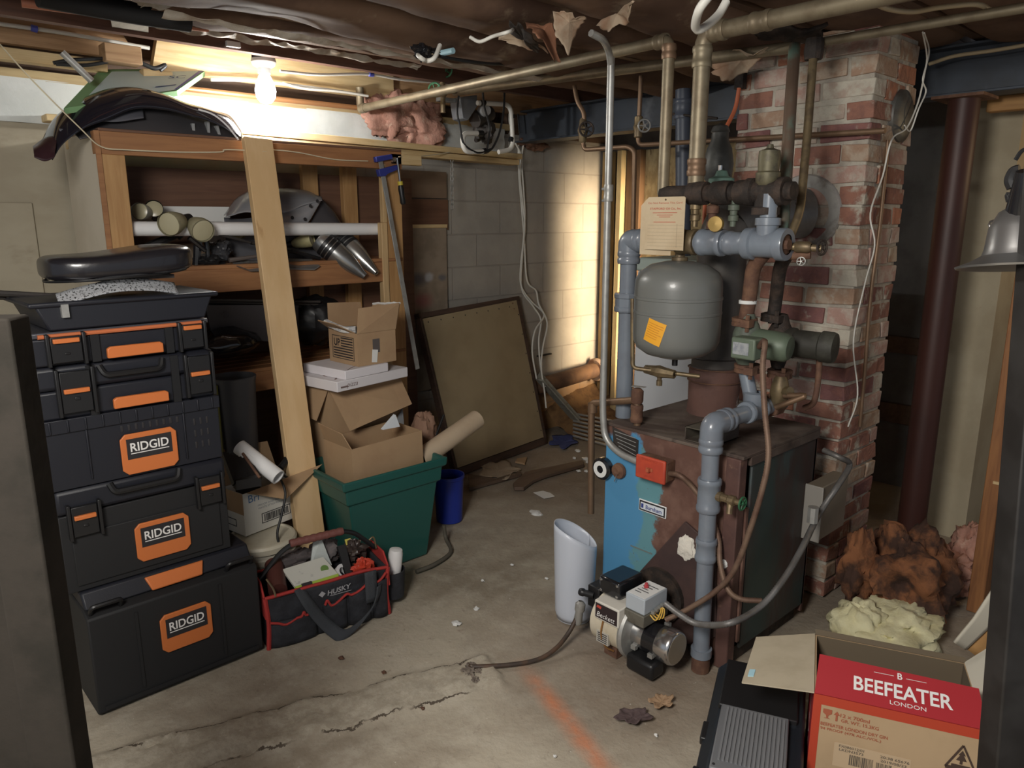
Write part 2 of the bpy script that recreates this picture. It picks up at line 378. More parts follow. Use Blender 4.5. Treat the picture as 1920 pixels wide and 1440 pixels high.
m = MB(); m.b2((-3.2,WY+.10,2.18), (WX+.2,WY+.2,2.56)); m.struct('wall_back_rim', K['old_joist'])
m = MB(); m.b2((3.6,WY+.0,2.185), (WX+.1,WY+.1,2.36)); m.struct('trim_15', K['old_joist'])
# far right end wall and the drywall return beside the column
K['dark_wall'] = mat('grey_foundation', (.17,.165,.16), .85, col2=(.12,.115,.11), scale=4, bump=.2)
m = MB(); m.b2((WX+.012,-1.6,-.01), (WX+.2,WY,2.36)); m.struct('wall_right', K['dark_wall'])
K['cream'] = mat('cream_drywall', (.42,.36,.25), .8, col2=(.36,.30,.20), scale=3, bump=.06, col3=(.36,.29,.2), scale3=9, lo3=.68, hi3=.78)
m = MB(); m.b2((4.12,1.05,-.005), (WX,1.30,2.36)); m.struct('wall_return', K['cream'])
# ---------------------------------------------------------------- ceiling
CZ = 2.345
m = MB(); m.b2((-3,-3,2.55), (6,WY+.2,2.6)); m.struct('ceiling', K['subfloor'])
jy = [-.1, .31, .72, 1.13, 1.54, 1.95, 2.36, 2.77]
for k_, y in enumerate(jy):
    m = MB(); m.bar((-2.5,y,CZ+.1), (WX+.1,y,CZ+.1), .04, .2); m.struct('trim_%d' % (k_+2), K['old_joist'])
# ---------------------------------------------------------------- visible joists, blocking, plates
m = MB(); m.bar((-2.5,3.07,CZ+.1), (WX+.1,3.07,CZ+.1), .04, .2); m.struct('trim_10', K['old_joist'])
m = MB(); m.bar((-2.5,3.43,CZ+.1), (WX+.1,3.43,CZ+.1), .045, .2); m.struct('trim_11', wood('dark_joist', (.15,.075,.05), (.1,.05,.035), 0))
# outer joist in two sawn lengths, light pine, ends cut on a slope
m = MB(); pj = [(-2.5,0), (1.22,0), (1.16,.1), (1.08,.22), (-2.5,.22)]
m.prism(pj, (0,3.90,CZ-.005), (1,0,0), (0,0,1), -.045)
o = m.struct('trim_12', K['joist'])
m = MB(); m.prism([(1.26,-.035),(2.6,-.035),(2.6,.2),(1.32,.2)], (0,3.86,CZ-.01), (1,0,0), (0,0,1), -.05)
m.struct('trim_13', K['lumber_x'])
m = MB(); m.prism([(2.6,-.02),(4.6,-.02),(4.6,.2),(2.6,.2)], (0,3.88,CZ-.01), (1,0,0), (0,0,1), -.05)
m.struct('trim_14', K['joist'])
def simple(name, label, cat, mats, fn, group=None, **k):
    mm = MB(); fn(mm); return mm.thing(name, label, cat, mats, group, **k)
simple('wood_block', 'short stub of timber hanging below the outer joist, left of the bulb', 'block', K['joist'], lambda q: q.b2((1.02,3.70,2.285), (1.17,3.79,2.36)), bevel=.003)
simple('wood_block', 'small square scrap of pale wood above the green edged board', 'block', K['lumber_x'], lambda q: q.b2((1.20,3.80,2.245), (1.33,3.86,2.29)), bevel=.003)
simple('wood_plank', 'grey weathered plank end jammed between joists at upper left', 'plank', mat('grey_plank', (.40,.36,.30), .85, col2=(.3,.27,.22), scale=18, stretch=(1,.1,1)), lambda q: q.bar(PZ(245,60,2.37), PZ(205,42,2.37)+V((0,-.25,.0)), .13, .02))
simple('wood_plank', 'thin plank lying along the wall sill under the joist at far left', 'plank', K['lumber_x'], lambda q: q.bar((-1.2,3.82,2.285), (1.06,3.86,2.285), .06, .05), bevel=.003)
simple('wood_block', 'loose wooden block on the wall ledge behind the black fairing', 'block', K['lumber_x'], lambda q: q.b2((.80,3.86,2.035), (1.06,3.97,2.065)), bevel=.004)
# ---------------------------------------------------------------- insulation batts
def batt(y0, y1, x0, x1, sag, seed, label, mats=None):
    q = MB()
    def fn(u, v):
        x = x0+u*(x1-x0); y = y0+v*(y1-y0); e = 1-(2*v-1)**4
        s = sag*(.55+.45*noise.noise(V((x*.9, seed, 0)))+.18*noise.noise(V((x*3.1, y*4, seed))))
        z = CZ+.02-e*max(.015, s)*1.1+.006*noise.noise(V((x*7, y*9, seed)))+.002*noise.noise(V((x*19, y*24, seed)))
        return V((x, y, z))
    q.grid(fn, 130, 22)
    o = q.thing('insulation_batt', label, 'insulation', mats or K['kraft'], 'ceiling insulation batts', smooth=70); return o
batt(2.79, 3.05, .95, 3.6, .085, 3.1, 'paper-faced insulation batt in the joist bay just in front of the lit bulb')
batt(2.38, 2.75, .3, 3.6, .12, 5.2, 'second paper-faced insulation batt from the bulb, with a pale torn edge')
batt(1.97, 2.34, 0, 3.6, .13, 1.7, 'sagging paper-faced insulation batt with the big torn hole near the middle')
batt(1.56, 1.93, 0, 3.5, .10, 8.3, 'dark paper-faced insulation batt above the boiler pipes')
batt(1.15, 1.52, 0, 3.6, .09, 6.6, 'paper-faced insulation batt above the brick chimney top')
batt(.74, 1.11, .5, 3.6, .08, 2.4, 'paper-faced insulation batt to the right of the chimney top')
batt(.33, .70, .5, 3.6, .07, 9.1, 'dark insulation batt at the upper right corner above the steel beam')
# bright stapling flanges of facing paper
def flange(y, x0, x1, seed, w=.035, z=CZ-.012, name='paper_flange', label=''):
    q = MB()
    q.grid(lambda u, v: V((x0+u*(x1-x0), y+(v-.5)*w*(1+.6*noise.noise(V((u*30, seed, 0)))), z-.02*abs(noise.noise(V((u*14, v, seed))))-.012*v)), 160, 4)
    return q.thing(name, label, 'insulation', K['foil'], smooth=70)
flange(2.75, .95, 2.75, 1.3, .035, CZ-.05, label='crinkled pale flange of facing running from the upper left towards the torn hole')
flange(3.045, 1.0, 2.2, 4.3, .04, CZ-.02, label='shiny crinkled flange of facing just above the glowing bulb')
# torn opening with curled paper
def scrap(label, pts, th, mats, bulge=.02, seed=0):
    """curled scrap: polygon fan subdivided and wrinkled"""
    q = MB(); c = sum((V(p) for p in pts), V())/len(pts); n = len(pts)
    def fn(u, v):
        k = u*n; i = int(k) % n; t = k-int(k); e = V(pts[i]).lerp(V(pts[(i+1) % n]), t)
        w_ = u if u < 1 else 0
        e = c.lerp(e, 1.38+.35*noise.noise(V((cos(2*pi*w_)*3.1, sin(2*pi*w_)*3.1, seed)))+.18*noise.noise(V((cos(2*pi*w_)*9, sin(2*pi*w_)*9, seed))))
        p = c.lerp(e, v)+V((0,0,.03*noise.noise(e*11+V((seed,3,0)))*v)); return p+V((0,0,bulge*(1-v*v)+.012*noise.noise(p*18+V((seed,0,0)))*v))
    q.grid(fn, n*9, 9); return q.thing('torn_paper', label, 'insulation', mats, smooth=70, solid=th)
K['kraft_red'] = mat('red_brown_kraft', (.30,.135,.075), .7, col2=(.2,.09,.05), scale=7, bump=.3)
scrap('red brown torn flap of facing hanging by the hole in the ceiling insulation', [PZ(995,48,2.265), PZ(1032,55,2.245), PZ(1040,100,2.175), PZ(1012,72,2.195)], .002, K['kraft_red'], .02, 1)
scrap('pale curled flap of torn facing left of the ceiling hole', [PZ(948,80,2.245), PZ(965,65,2.255), PZ(1000,90,2.215), PZ(1012,98,2.215), PZ(975,92,2.215)], .002, K['kraft_light'], .015, 2)
scrap('white tattered rag of facing dangling right of the ceiling hole', [PZ(1045,35,2.265), PZ(1068,33,2.265), PZ(1092,45,2.255), PZ(1078,58,2.235), PZ(1065,85,2.185), PZ(1050,70,2.205)], .002, K['kraft_light'], .02, 3)
scrap('small torn white curl of facing above the copper elbow', [PZ(1128,45,2.265), PZ(1150,32,2.265), PZ(1165,42,2.245), PZ(1178,15,2.245), PZ(1172,48,2.225), PZ(1150,50,2.235)], .002, K['kraft_light'], .02, 4)
scrap('black sheet standing for the darkness inside the torn facing paper at the ceiling centre', [PZ(962,42,2.260), PZ(985,55,2.235), PZ(1005,80,2.225), PZ(1000,90,2.225), PZ(975,72,2.235), PZ(965,62,2.245)], .002, K['black_iron'], -.01, 5)  # dark sheet stands for the shade inside the torn hole
scrap('peeled tan corner of facing hanging over the pipes left of the chimney', [PZ(1345,115,2.235), PZ(1425,95,2.235), PZ(1420,112,2.215), PZ(1395,135,2.185), PZ(1365,138,2.185)], .002, K['kraft_light'], .01, 6)
scrap('pale curled paper tear at the upper left of the centre', [PZ(260,2,2.325), PZ(340,0,2.315), PZ(338,12,2.305), PZ(300,16,2.305), PZ(275,12,2.315)], .002, K['foil'], .02, 7)
scrap('dark lump of soot covered insulation where the green pipe meets the ceiling', [PZ(1425,52,2.295), PZ(1480,46,2.295), PZ(1530,55,2.275), PZ(1515,72,2.265), PZ(1480,68,2.265), PZ(1440,64,2.275)], .015, K['black_iron'], -.02, 8)
# ---------------------------------------------------------------- bulb in its ceiling holder
BL = V((1.655,3.53,2.235))
t = T('ceiling_bulb', 'bare lit light bulb in a white porcelain holder under the joist', 'light bulb', BL+V((0,0,-.07)))
m = MB(); m.lathe([(0,.115),(.055,.115),(.058,.10),(.05,.085),(.032,.075),(.028,.05),(0,.05)], BL); m.build('lamp_holder', mat('porcelain', (.85,.85,.82), .3), t)
m = MB(); m.lathe([(0,.055),(.02,.05),(.028,.035),(.042,.005),(.048,-.025),(.043,-.056),(.026,-.078),(0,-.084)], BL); m.build('bulb', emit('lit_glass', (1,.99,.95), 30), t)
simple('junction_box', 'dark octagonal box above the bulb holder', 'box', K['steel_dark'], lambda q: q.lathe([(0,0),(.056,0),(.056,.05),(0,.05)], BL+V((0,0,.116)), n=8), smooth=0)
# ---------------------------------------------------------------- cables
def cable(name, label, pts, r, mats, cat='cable', n=7, k=6, group=None):
    q = MB(); q.tube(catmull(pts, k), r, n); return q.thing(name, label, cat, mats, group, smooth=60)
cb = cable('cable', 'white cable stapled along the joist face right of the bulb', [PY(525,133,3.51), PY(600,140,3.51), PY(690,139,3.5), PY(760,150,3.5), PY(870,158,3.5)], .007, K['wire_w'])
cable('cable', 'white cable with a blue clip along the joist at upper left', [PY(-5,44,3.84), PY(120,62,3.84), PY(280,90,3.84)], .009, K['wire_w'])
simple('cable_clip', 'small blue clip on the white cable at upper left', 'clip', mat('blue_clip', (.08,.10,.45), .4), lambda q: q.tube([PY(58,52,3.83), PY(70,55,3.83)], .014, 8))
simple('cable_clip', 'small blue clip on the white cable right of the bulb', 'clip', mat('blue_clip_b', (.08,.10,.45), .4), lambda q: q.tube([PY(692,139,3.5), PY(700,140,3.5)], .012, 8))
cable('cable', 'upper of the two white cables running along the wall behind the bulb', [PY(395,149,3.8), PY(480,152,3.8), PY(600,166,3.8), PY(680,178,3.8)], .008, K['wire_w'])
cable('cable', 'lower white cable dipping behind the bulb towards the pink insulation', [PY(530,156,3.78), PY(570,166,3.78), PY(640,172,3.78), PY(690,180,3.78)], .007, K['wire_w'])
cable('copper_tube', 'copper tube running along the wall top behind the bulb', [PY(345,166,3.85), PY(520,186,3.85), PY(668,202,3.85)], .014, mat('warm_copper', (.48,.24,.11), .4, .6), 'pipe', 10)
cable('copper_tube', 'salmon coloured tube under the joists at upper left', [PZ(40,4,2.315), PZ(210,27,2.315), PZ(390,52,2.315)], .016, mat('salmon_tube', (.45,.17,.10), .5), 'pipe', 10)
cable('black_pipe', 'thick black pipe under the ceiling at upper left', [PZ(70,-10,2.3085), PZ(230,20,2.3085), PZ(355,40,2.3085)], .037, K['black_matte'], 'pipe', 14)
cable('metal_rod', 'short grey rod sloping down from the joist at upper left', [PY(116,98,3.6), PY(172,152,3.6)], .014, K['galv'], 'rod', 10)
cable('cable', 'black cable looping among the joists above the fairing', [PY(100,118,3.75), PY(140,112,3.75), PY(215,110,3.75), PY(165,122,3.75), PY(105,120,3.75)], .008, K['wire_k'])
cable('cable', 'black cable coil beside the timber stub above the green edged board', [PY(265,118,3.75), PY(290,128,3.75), PY(310,122,3.75), PY(300,132,3.75)], .01, K['wire_k'])
m = MB(); m.b2(PY(425,75,3.38), PY(452,90,3.38)+V((0,.02,0))); m.thing('wall_plate', 'small white plate on the dark joist above left of the bulb', 'plate', K['white'], bevel=.003)
cable('cable', 'white cable end poking from the ceiling insulation left of the hole', [PZ(882,70,2.2), PZ(900,78,2.18), PZ(925,68,2.19), PZ(958,58,2.2), PZ(962,52,2.34)], .006, K['wire_w'])
cable('cable', 'white cable loop hanging beside the black socket above the heater bracket', [PZ(825,85,2.2), PZ(815,108,2.15), PZ(800,114,2.14), PZ(785,105,2.16), PZ(783,99,2.33)], .008, K['wire_w'])
t = T('cable_splice', 'dark bundle of taped wires with one blue end hanging from the ceiling', 'wires', PZ(800,100,2.27))
m = MB(); m.blob(PZ(800,100,2.2), (.05,.03,.025), .5, 3, 4); m.build('tape_bundle', K['black_gloss'], t)
m = MB(); m.tube([PZ(815,102,2.27), PZ(850,95,2.27)], .012, 8); m.build('blue_end', mat('pale_blue_cap', (.35,.55,.62), .5), t)
cable('cable', 'black cable sagging along the ceiling from the taped bundle', [PZ(820,105,2.25), PZ(900,118,2.26), PZ(980,122,2.33)], .007, K['wire_k'])
cable('cable', 'thick pale cable curling out of the ceiling above the big vertical copper pipe', [PZ(1330,-8,2.17), PZ(1310,20,2.14), PZ(1304,50,2.12), PZ(1316,54,2.12), PZ(1345,30,2.16), PZ(1362,2,2.2)], .012, K['wire_w'])
cable('cable', 'grey flexible cable dropping from the ceiling into the tall conduit', [PZ(1108,62,2.2), PZ(1130,75,2.19), PZ(1141,95,2.18), PX(1145,118,2.12)], .012, K['galv'])
cable('cable', 'white cable snaking across the ceiling at the upper right', [PZ(1620,-5,2.27), PZ(1660,15,2.25), PZ(1710,22,2.25), PZ(1760,14,2.25), PZ(1830,8,2.25), PZ(1858,20,2.25)], .008, K['wire_tan'])
cable('cable', 'tan cable crossing the steel beam at the right', [PX(1742,120,3.55), PX(1790,105,3.55), PX(1860,95,3.55), PX(1925,84,3.55)], .008, K['wire_tan'])
# ---------------------------------------------------------------- steel beam and column
m = MB()
for z0, z1, w in ((2.13,2.142,.14), (2.323,2.335,.14)): m.b2((3.70-w/2,-1.5,z0), (3.70+w/2,3.96,z1))
m.b2((3.695,-1.5,2.14), (3.705,3.96,2.325))
m.thing('steel_beam', 'dark blue-grey steel beam spanning below the joists', 'beam', mat('beam_paint', (.055,.066,.085), .55, .1, col2=(.045,.05,.06), scale=4, bump=.1, col3=(.14,.15,.17), scale3=3, lo3=.6, hi3=.75), bevel=.003)
t = T('steel_column', 'round dark red steel column under the beam at right', 'column', (3.70,1.17,0))
m = MB(); m.cyl((3.70,1.17,.012), (3.70,1.17,2.118), .062, 28); m.build('shaft', mat('red_primer', (.055,.018,.013), .5, .1, col2=(.038,.013,.010), scale=5, stretch=(1,1,.3)), t)
m = MB(); m.b2((3.60,1.07,0), (3.80,1.27,.012)); m.build('base_plate', K['rust'], t)
m = MB(); m.b2((3.60,1.07,2.118), (3.80,1.27,2.13)); m.build('cap_plate', K['rust'], t)
# ---------------------------------------------------------------- chimney
CX0, CX1, CY0, CY1 = 3.0, 3.40, 1.26, 1.84
def brick(nm, a, b_): return mat(nm, a, .88, col2=b_, scale=16, lo=.42, hi=.62, bump=.6, bscale=45, col3=(.43,.39,.32), scale3=13, lo3=.54, hi3=.68)
bricks = [mat('mortar', (.47,.43,.36), .95, col2=(.35,.31,.26), scale=10, bump=.9, bscale=30),
          brick('brick_red', (.29,.135,.095), (.22,.105,.08)), brick('brick_pink', (.40,.25,.205), (.46,.37,.31)), brick('brick_plum', (.19,.085,.08), (.25,.11,.09)),
          brick('brick_limed', (.50,.46,.38), (.40,.31,.25)), brick('brick_orange', (.40,.17,.10), (.30,.14,.09)), brick('brick_dun', (.34,.22,.15), (.42,.33,.25))]
t = T('brick_chimney', 'square brick chimney with worn red and lime-stained bricks behind the boiler', 'chimney', ((CX0+CX1)/2, (CY0+CY1)/2, 0))
q = MB(); q.m = 0; q.b2((CX0+.008,CY0+.008,0), (CX1-.008,CY1-.008,2.33))
rnd = random.Random(4); pitch, mt = .0795, .0145; kmax = int(2.33/pitch)
def put(a, b_):
    q.m = rnd.choices([1,2,3,4,5,6], [26,28,13,9,9,20])[0]; k0 = len(q.v); q.b2(a, b_)
    for i in range(k0, k0+8): q.v[i] += V([rnd.uniform(-.005,.005) for _ in range(3)])
for k in range(kmax+1):
    z0 = k*pitch+mt/2; z1 = min(z0+pitch-mt, 2.33); j = rnd.uniform(-.01,.01)
    ys = CY0 if k % 2 == 0 else CY0+.105
    y = ys
    while y < CY1-.02:
        L = .205 if rnd.random() > .12 else .10
        y1 = min(y+L, CY1); put((CX0+rnd.uniform(-.004,.004), y+(mt/2 if y > CY0 else 0), z0), (CX0+.1, y1-mt/2, z1)); y = y1
    x = CX0 if k % 2 else CX0+.105
    while x < CX1-.02:
        x1 = min(x+(.205 if rnd.random() > .2 else .1), CX1); put((x+(mt/2 if x > CX0 else 0), CY0+rnd.uniform(-.004,.004), z0), (x1-mt/2, CY0+.1, z1)); x = x1
q.build('brickwork', bricks, t, smooth=0, bevel=.004)
cap = PY(1690,218,CY0)
q = MB(); q.lathe([(0,.022),(.07,.022),(.085,.016),(.10,.008),(.105,-.02),(0,-.02)], cap, (0,-1,0), 36); q.build('flue_cap', mat('dull_cap', (.13,.13,.12), .5, .5, col2=(.09,.08,.07), scale=10), t, label='round dull metal cap on the side of the chimney')
fc = PX(1507,400,CX0)
q = MB(); q.lathe([(.104,-.06),(.104,.0),(.150,.012),(.156,.003),(.156,-.02)], fc, (-1,0,0), 40); q.build('thimble_ring', mat('cement_ring', (.40,.39,.37), .7, .1, col2=(.2,.18,.16), scale=9, bump=.3), t, label='pale ring where the flue enters the chimney')
# cables and tube down the chimney side
cable('copper_tube', 'thin copper tube clipped down the edge of the chimney', [PY(1665,262,1.245), PY(1650,420,1.245), PY(1632,560,1.245), PY(1622,690,1.245), PY(1612,800,1.245)], .008, K['copper'], 'pipe', 8)
cable('wire', 'long white wire crossing the round chimney cap and down the corner', [PZ(1733,62,2.3), PY(1742,95,1.22), PY(1735,130,1.22), PY(1722,190,1.22), PY(1700,240,1.22), PY(1672,262,1.23), PY(1655,330,1.24), PX(1632,400,2.975), PX(1640,460,2.975), PX(1622,530,2.975), PX(1600,640,2.975), PX(1608,740,2.975), PX(1590,800,2.975)], .0032, K['wire_w'], 'wire', 6)
cable('wire', 'second white wire tangled beside the chimney top', [PZ(1730,60,2.31), PY(1738,110,1.2), PY(1730,150,1.2), PY(1736,172,1.2), PY(1722,205,1.2), PY(1707,245,1.22), PY(1696,235,1.22)], .003, K['wire_w'], 'wire', 6)
# ---------------------------------------------------------------- boiler
BX0, BX1, BY0, BY1, BZ = 2.225, 2.787, 1.255, 1.865, .823
def jacket_mat():
    m, nt, b = newmat('blue_jacket_rusted'); b.inputs['Roughness'].default_value = .5; vec = coords(nt)
    sx = nt.nodes.new('ShaderNodeSeparateXYZ'); nt.links.new(vec, sx.inputs[0])
    n1 = noise_(nt, vec, 5, 7, .65)
    right = nt.nodes.new('ShaderNodeMapRange'); right.inputs['From Min'].default_value = .12; right.inputs['From Max'].default_value = -.02; nt.links.new(sx.outputs[1], right.inputs['Value'])
    top = nt.nodes.new('ShaderNodeMapRange'); top.inputs['From Min'].default_value = .63; top.inputs['From Max'].default_value = .82; nt.links.new(sx.outputs[2], top.inputs['Value'])
    k = math_(nt, 'ADD', math_(nt, 'MULTIPLY', right.outputs[0], .55), math_(nt, 'MULTIPLY', top.outputs[0], .5))
    rustf = ramp_(nt, math_(nt, 'ADD', math_(nt, 'MULTIPLY', n1, .9), k), .74, .80)
    teal = ramp_(nt, math_(nt, 'SUBTRACT', math_(nt, 'MULTIPLY', n1, .35), sx.outputs[1]), .02, .05)
    c = mixrgb(nt, teal, (.085,.27,.47), (.125,.29,.33))
    spots = ramp_(nt, noise_(nt, vec, 60, 3), .66, .72)
    c = mixrgb(nt, math_(nt, 'MULTIPLY', math_(nt, 'MULTIPLY', spots, teal), .8), c, (.12,.07,.045))
    r = mixrgb(nt, ramp_(nt, noise_(nt, vec, 12, 6), .4, .65), (.115,.055,.04), (.175,.095,.07))
    c = mixrgb(nt, rustf, c, r); link(nt, c, b.inputs['Base Color'])
    link(nt, math_(nt, 'ADD', math_(nt, 'MULTIPLY', rustf, .35), .42), b.inputs['Roughness']); bump_(nt, b, n1, .1); return m
K['jacket'] = jacket_mat()
K['jrust'] = mat('brown_rust_plate', (.12,.06,.048), .7, .1, col2=(.085,.042,.036), scale=7, bump=.15, col3=(.18,.10,.07), scale3=22)
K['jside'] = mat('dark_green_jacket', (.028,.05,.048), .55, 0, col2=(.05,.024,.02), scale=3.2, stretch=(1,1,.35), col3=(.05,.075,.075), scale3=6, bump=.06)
t = T('boiler', 'rusty blue oil boiler with grey pipework standing before the brick chimney', 'boiler', ((BX0+BX1)/2, (BY0+BY1)/2, 0)); BO = t
q = MB(); q.b2((BX0,BY0+.06,.03), (BX0+.03,BY1,BZ-.01)); q.build('front_panel', K['jacket'], t, bevel=.004)
q = MB(); q.b2((BX0+.03,BY1-.012,.03), (BX1,BY1,BZ-.01)); q.build('left_panel', K['jacket'], t, bevel=.003)
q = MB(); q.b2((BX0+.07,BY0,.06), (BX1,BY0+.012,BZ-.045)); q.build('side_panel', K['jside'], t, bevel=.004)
q = MB(); q.b2((BX1-.015,BY0,.03), (BX1,BY1-.012,BZ-.01)); q.build('back_panel', K['jrust'], t)
q = MB(); q.b2((BX0-.004,BY0-.006,BZ-.012), (BX1+.004,BY1+.004,BZ)); q.b2((BX0+.05,BY0-.006,BZ-.045), (BX1+.004,BY0+.012,BZ-.012)); q.build('top_panel', mat('sooty_top', (.075,.05,.04), .85, col2=(.13,.10,.08), scale=5, bump=.2, col3=(.045,.03,.025), scale3=9), t, bevel=.002)
q = MB(); q.b2((BX0-.012,BY0,.0), (BX0+.035,BY0+.055,BZ-.012)); q.build('corner_post', K['jrust'], t, bevel=.004)
q = MB(); q.b2((BX0+.04,BY0-.006,.1), (BX0+.055,BY0+.006,BZ-.2)); q.build('blue_edge_strip', K['jacket'], t)
q = MB(); q.b2((BX0+.03,BY0+.02,0), (BX1-.03,BY1-.02,.06)); q.build('base', K['black_iron'], t)
q = MB(); q.b2(PX(1183,1000,BX0-.004), PX(1238,1022,BX0-.004)+V((.006,0,0))); q.b2(PX(1237,960,BX0-.004)+V((0,0,0)), PX(1183,967,BX0-.004)+V((.004,0,.001)))
xb = BX0-.012
plate = [PX(1196,1075,xb), PX(1284,978,xb), PX(1342,1030,xb), PX(1342,1195,xb), PX(1262,1215,xb)]
q = MB(); q.slab(plate, .010, (1,0,0)); q.build('burner_plate', mat('dark_burner_plate', (.075,.042,.036), .7, .1, col2=(.055,.032,.03), scale=7, bump=.15), t, bevel=.003)
q = MB(); q.b2(PX(1182,1022,BX0-.003), PX(1222,1040,BX0-.003)+V((.004,0,0))); q.build('patch_strip', mat('grey_patch', (.16,.19,.18), .7), t)
# nameplate
nA = PX(1198,945,BX0-.004); nB = PX(1249,962,BX0-.004); zc = (PX(1224,938,BX0).z+PX(1224,968,BX0).z)/2
ny0, ny1 = nA.y, nB.y; hz = .024
q = MB(); q.b2((BX0-.005,ny0,zc-hz), (BX0,ny1,zc+hz)); np_ = q.build('nameplate', K['white'], t, bevel=.002)
q = MB(); q.b2((BX0-.0058,ny0-.004,zc-hz+.004), (BX0-.0045,ny1+.004,zc+hz-.004)); q.build('plate_border', K['ink'], np_)
q = MB(); q.b2((BX0-.0066,ny0-.010,zc-hz+.010), (BX0-.0055,ny1+.010,zc+hz-.010)); q.build('plate_field', mat('pale_plate', (.66,.70,.76), .5), np_)
q = MB(); q.text('Burnham', .017, (BX0-.0066,(ny0+ny1)/2-.008,zc-.001), (0,-1,0), (0,0,1), width=.075, bold=True); q.b2((BX0-.0072,ny0-.013,zc-.009), (BX0-.0064,ny0-.024,zc+.009)); q.build('lettering', mat('navy_ink', (.03,.05,.22), .6), np_)
# data plate, gauge, knob, red junction box
q = MB(); q.slab([PX(1148,800,BX0-.003), PX(1197,826,BX0-.003), PX(1195,862,BX0-.003), PX(1165,848,BX0-.003), PX(1150,830,BX0-.003)], .003, (1,0,0)); dp = q.build('data_plate', K['steel_dark'], t)
q = MB()
for i in range(5):
    a = PX(1152+i*2,808+i*7,BX0-.004); b_ = PX(1192,822+i*8,BX0-.004); q.bar(a, b_, .001, .0025)
q.build('print_lines', mat('grey_ink', (.30,.30,.29), .6), dp)
g = PX(1134,877,BX0-.002)
q = MB(); q.lathe([(0,.028),(.036,.028),(.046,.022),(.046,0)], g, (-1,0,0), 32); gg = q.build('gauge', K['black_gloss'], t)
q = MB(); q.lathe([(.016,.0295),(.016,.0305),(.034,.0305),(.034,.0295)], g, (-1,0,0), 32); q.build('dial_ring', K['paper'], gg)
k = PX(1163,882,BX0-.002)
q = MB(); q.lathe([(0,.024),(.012,.026),(.016,.02),(.03,.018),(.033,.006),(.03,0)], k, (-1,0,0), 14); q.build('control_knob', K['rust'], t)
q = MB(); q.bar(k+V((-.02,0,-.012)), k+V((-.02,.012,-.045)), .006, .002); q.build('pointer', K['galv'], t)
ra, rb_ = PX(1194,850,2.165), PX(1247,910,2.165)
q = MB(); q.b2((2.17,ra.y,rb_.z+.006), (BX0,rb_.y,ra.z-.006)); jb = q.build('junction_box', K['rust'], t, bevel=.004)
q = MB(); q.b2((2.158,ra.y,rb_.z), (2.172,rb_.y,ra.z)); q.build('cover_plate', mat('red_cover', (.52,.07,.03), .55, col2=(.42,.055,.03), scale=10), jb, bevel=.006)
q = MB(); c_ = (ra+rb_)/2; q.box((2.150,c_.y,c_.z), (.016,.012,.014)); q.box((2.157,c_.y,c_.z), (.004,.03,.012)); q.build('switch_toggle', mat('worn_red', (.42,.11,.05), .6), jb)
q = MB(); q.text('EMERGENCY', .009, (2.158,c_.y,c_.z+.035), (0,-1,0), (0,0,1)); q.text('SWITCH', .009, (2.158,c_.y,c_.z-.03), (0,-1,0), (0,0,1)); q.build('lettering', mat('faded_red', (.36,.045,.025), .6), jb)
w = PX(1287,1027,xb)
q = MB(); q.blob(w, (.014,.038,.045), .25, 3, 3); q.build('plaster_patch', mat('chalky_white', (.72,.68,.60), .95, bump=.5, scale=20), t)
w = PX(1358,1058,BX0-.014); q = MB(); q.blob(w, (.006,.013,.016), .3, 3, 5); q.build('plaster_spot', K['paper'], t)
# sheet-metal channel lying on the boiler top
a = PZ(1287,822,BZ); 
q = MB(); x0, y0 = 2.235, PX(1340,810,2.24).y; y1 = PX(1286,810,2.24).y
q.b2((x0,y0,BZ+.004),(x0+.17,y1,BZ+.007)); q.b2((x0,y0,BZ+.052),(x0+.17,y1,BZ+.055)); q.b2((x0,y0,BZ+.004),(x0+.17,y0+.003,BZ+.055)); q.b2((x0,y1-.003,BZ+.004),(x0+.17,y1,BZ+.055))
q.thing('metal_channel', 'open rectangular sheet-metal channel lying on the boiler top', 'channel', mat('channel_steel', (.13,.115,.09), .6, .3, col2=(.08,.06,.05), scale=8), smooth=0)
# ---------------------------------------------------------------- flue pipe
FV = V((2.675,1.665,0))
t = T('flue_pipe', 'wide dark flue pipe rising from the boiler and elbowing into the chimney', 'flue', (FV.x,FV.y,BZ))
q = MB(); pts = elbowed([(FV.x,FV.y,BZ+.18), (FV.x,FV.y,1.64), (CX0-.01,fc.y,fc.z)], .14, 8); q.tube(pts[:1]+pts[1:6], .098, 28); q2 = MB(); q2.tube(pts[5:], .100, 28); q2.build('elbow', mat('grey_stovepipe', (.21,.20,.185), .45, .35, col2=(.13,.12,.11), scale=6, bump=.08), t); q.build('stove_pipe', mat('dull_stovepipe', (.085,.075,.068), .5, .35, col2=(.13,.115,.10), scale=5, bump=.08), t)
q = MB()
for z in (1.02,1.06,1.50): q.tube(ring((FV.x,FV.y,z), .099, (0,0,1), 32), .003, 6, closed=True)
for f in (.25,.5): q.tube(ring(V((FV.x,FV.y,1.64)).lerp(fc, f+.2), .1, fc-V((FV.x,FV.y,1.64)), 32), .0035, 6, closed=True)
q.build('seam_bands', K['steel_dark'], t)
q = MB(); q.lathe([(.108,BZ),(.104,BZ+.05),(.106,BZ+.19),(.1,BZ+.2)], FV, n=32); q.build('flue_collar', mat('peeling_collar', (.13,.065,.05), .8, .1, col2=(.10,.05,.04), scale=8, bump=.3, col3=(.5,.45,.38), scale3=6, lo3=.60, hi3=.66), t)
q = MB(); q.tube(ring((FV.x,FV.y,BZ+.14), .109, (0,0,1), 32), .003, 5, closed=True); q.tube(ring((FV.x,FV.y,BZ+.19), .109, (0.05,0,1), 32), .003, 5, closed=True); q.build('tie_wire', K['rust'], t)
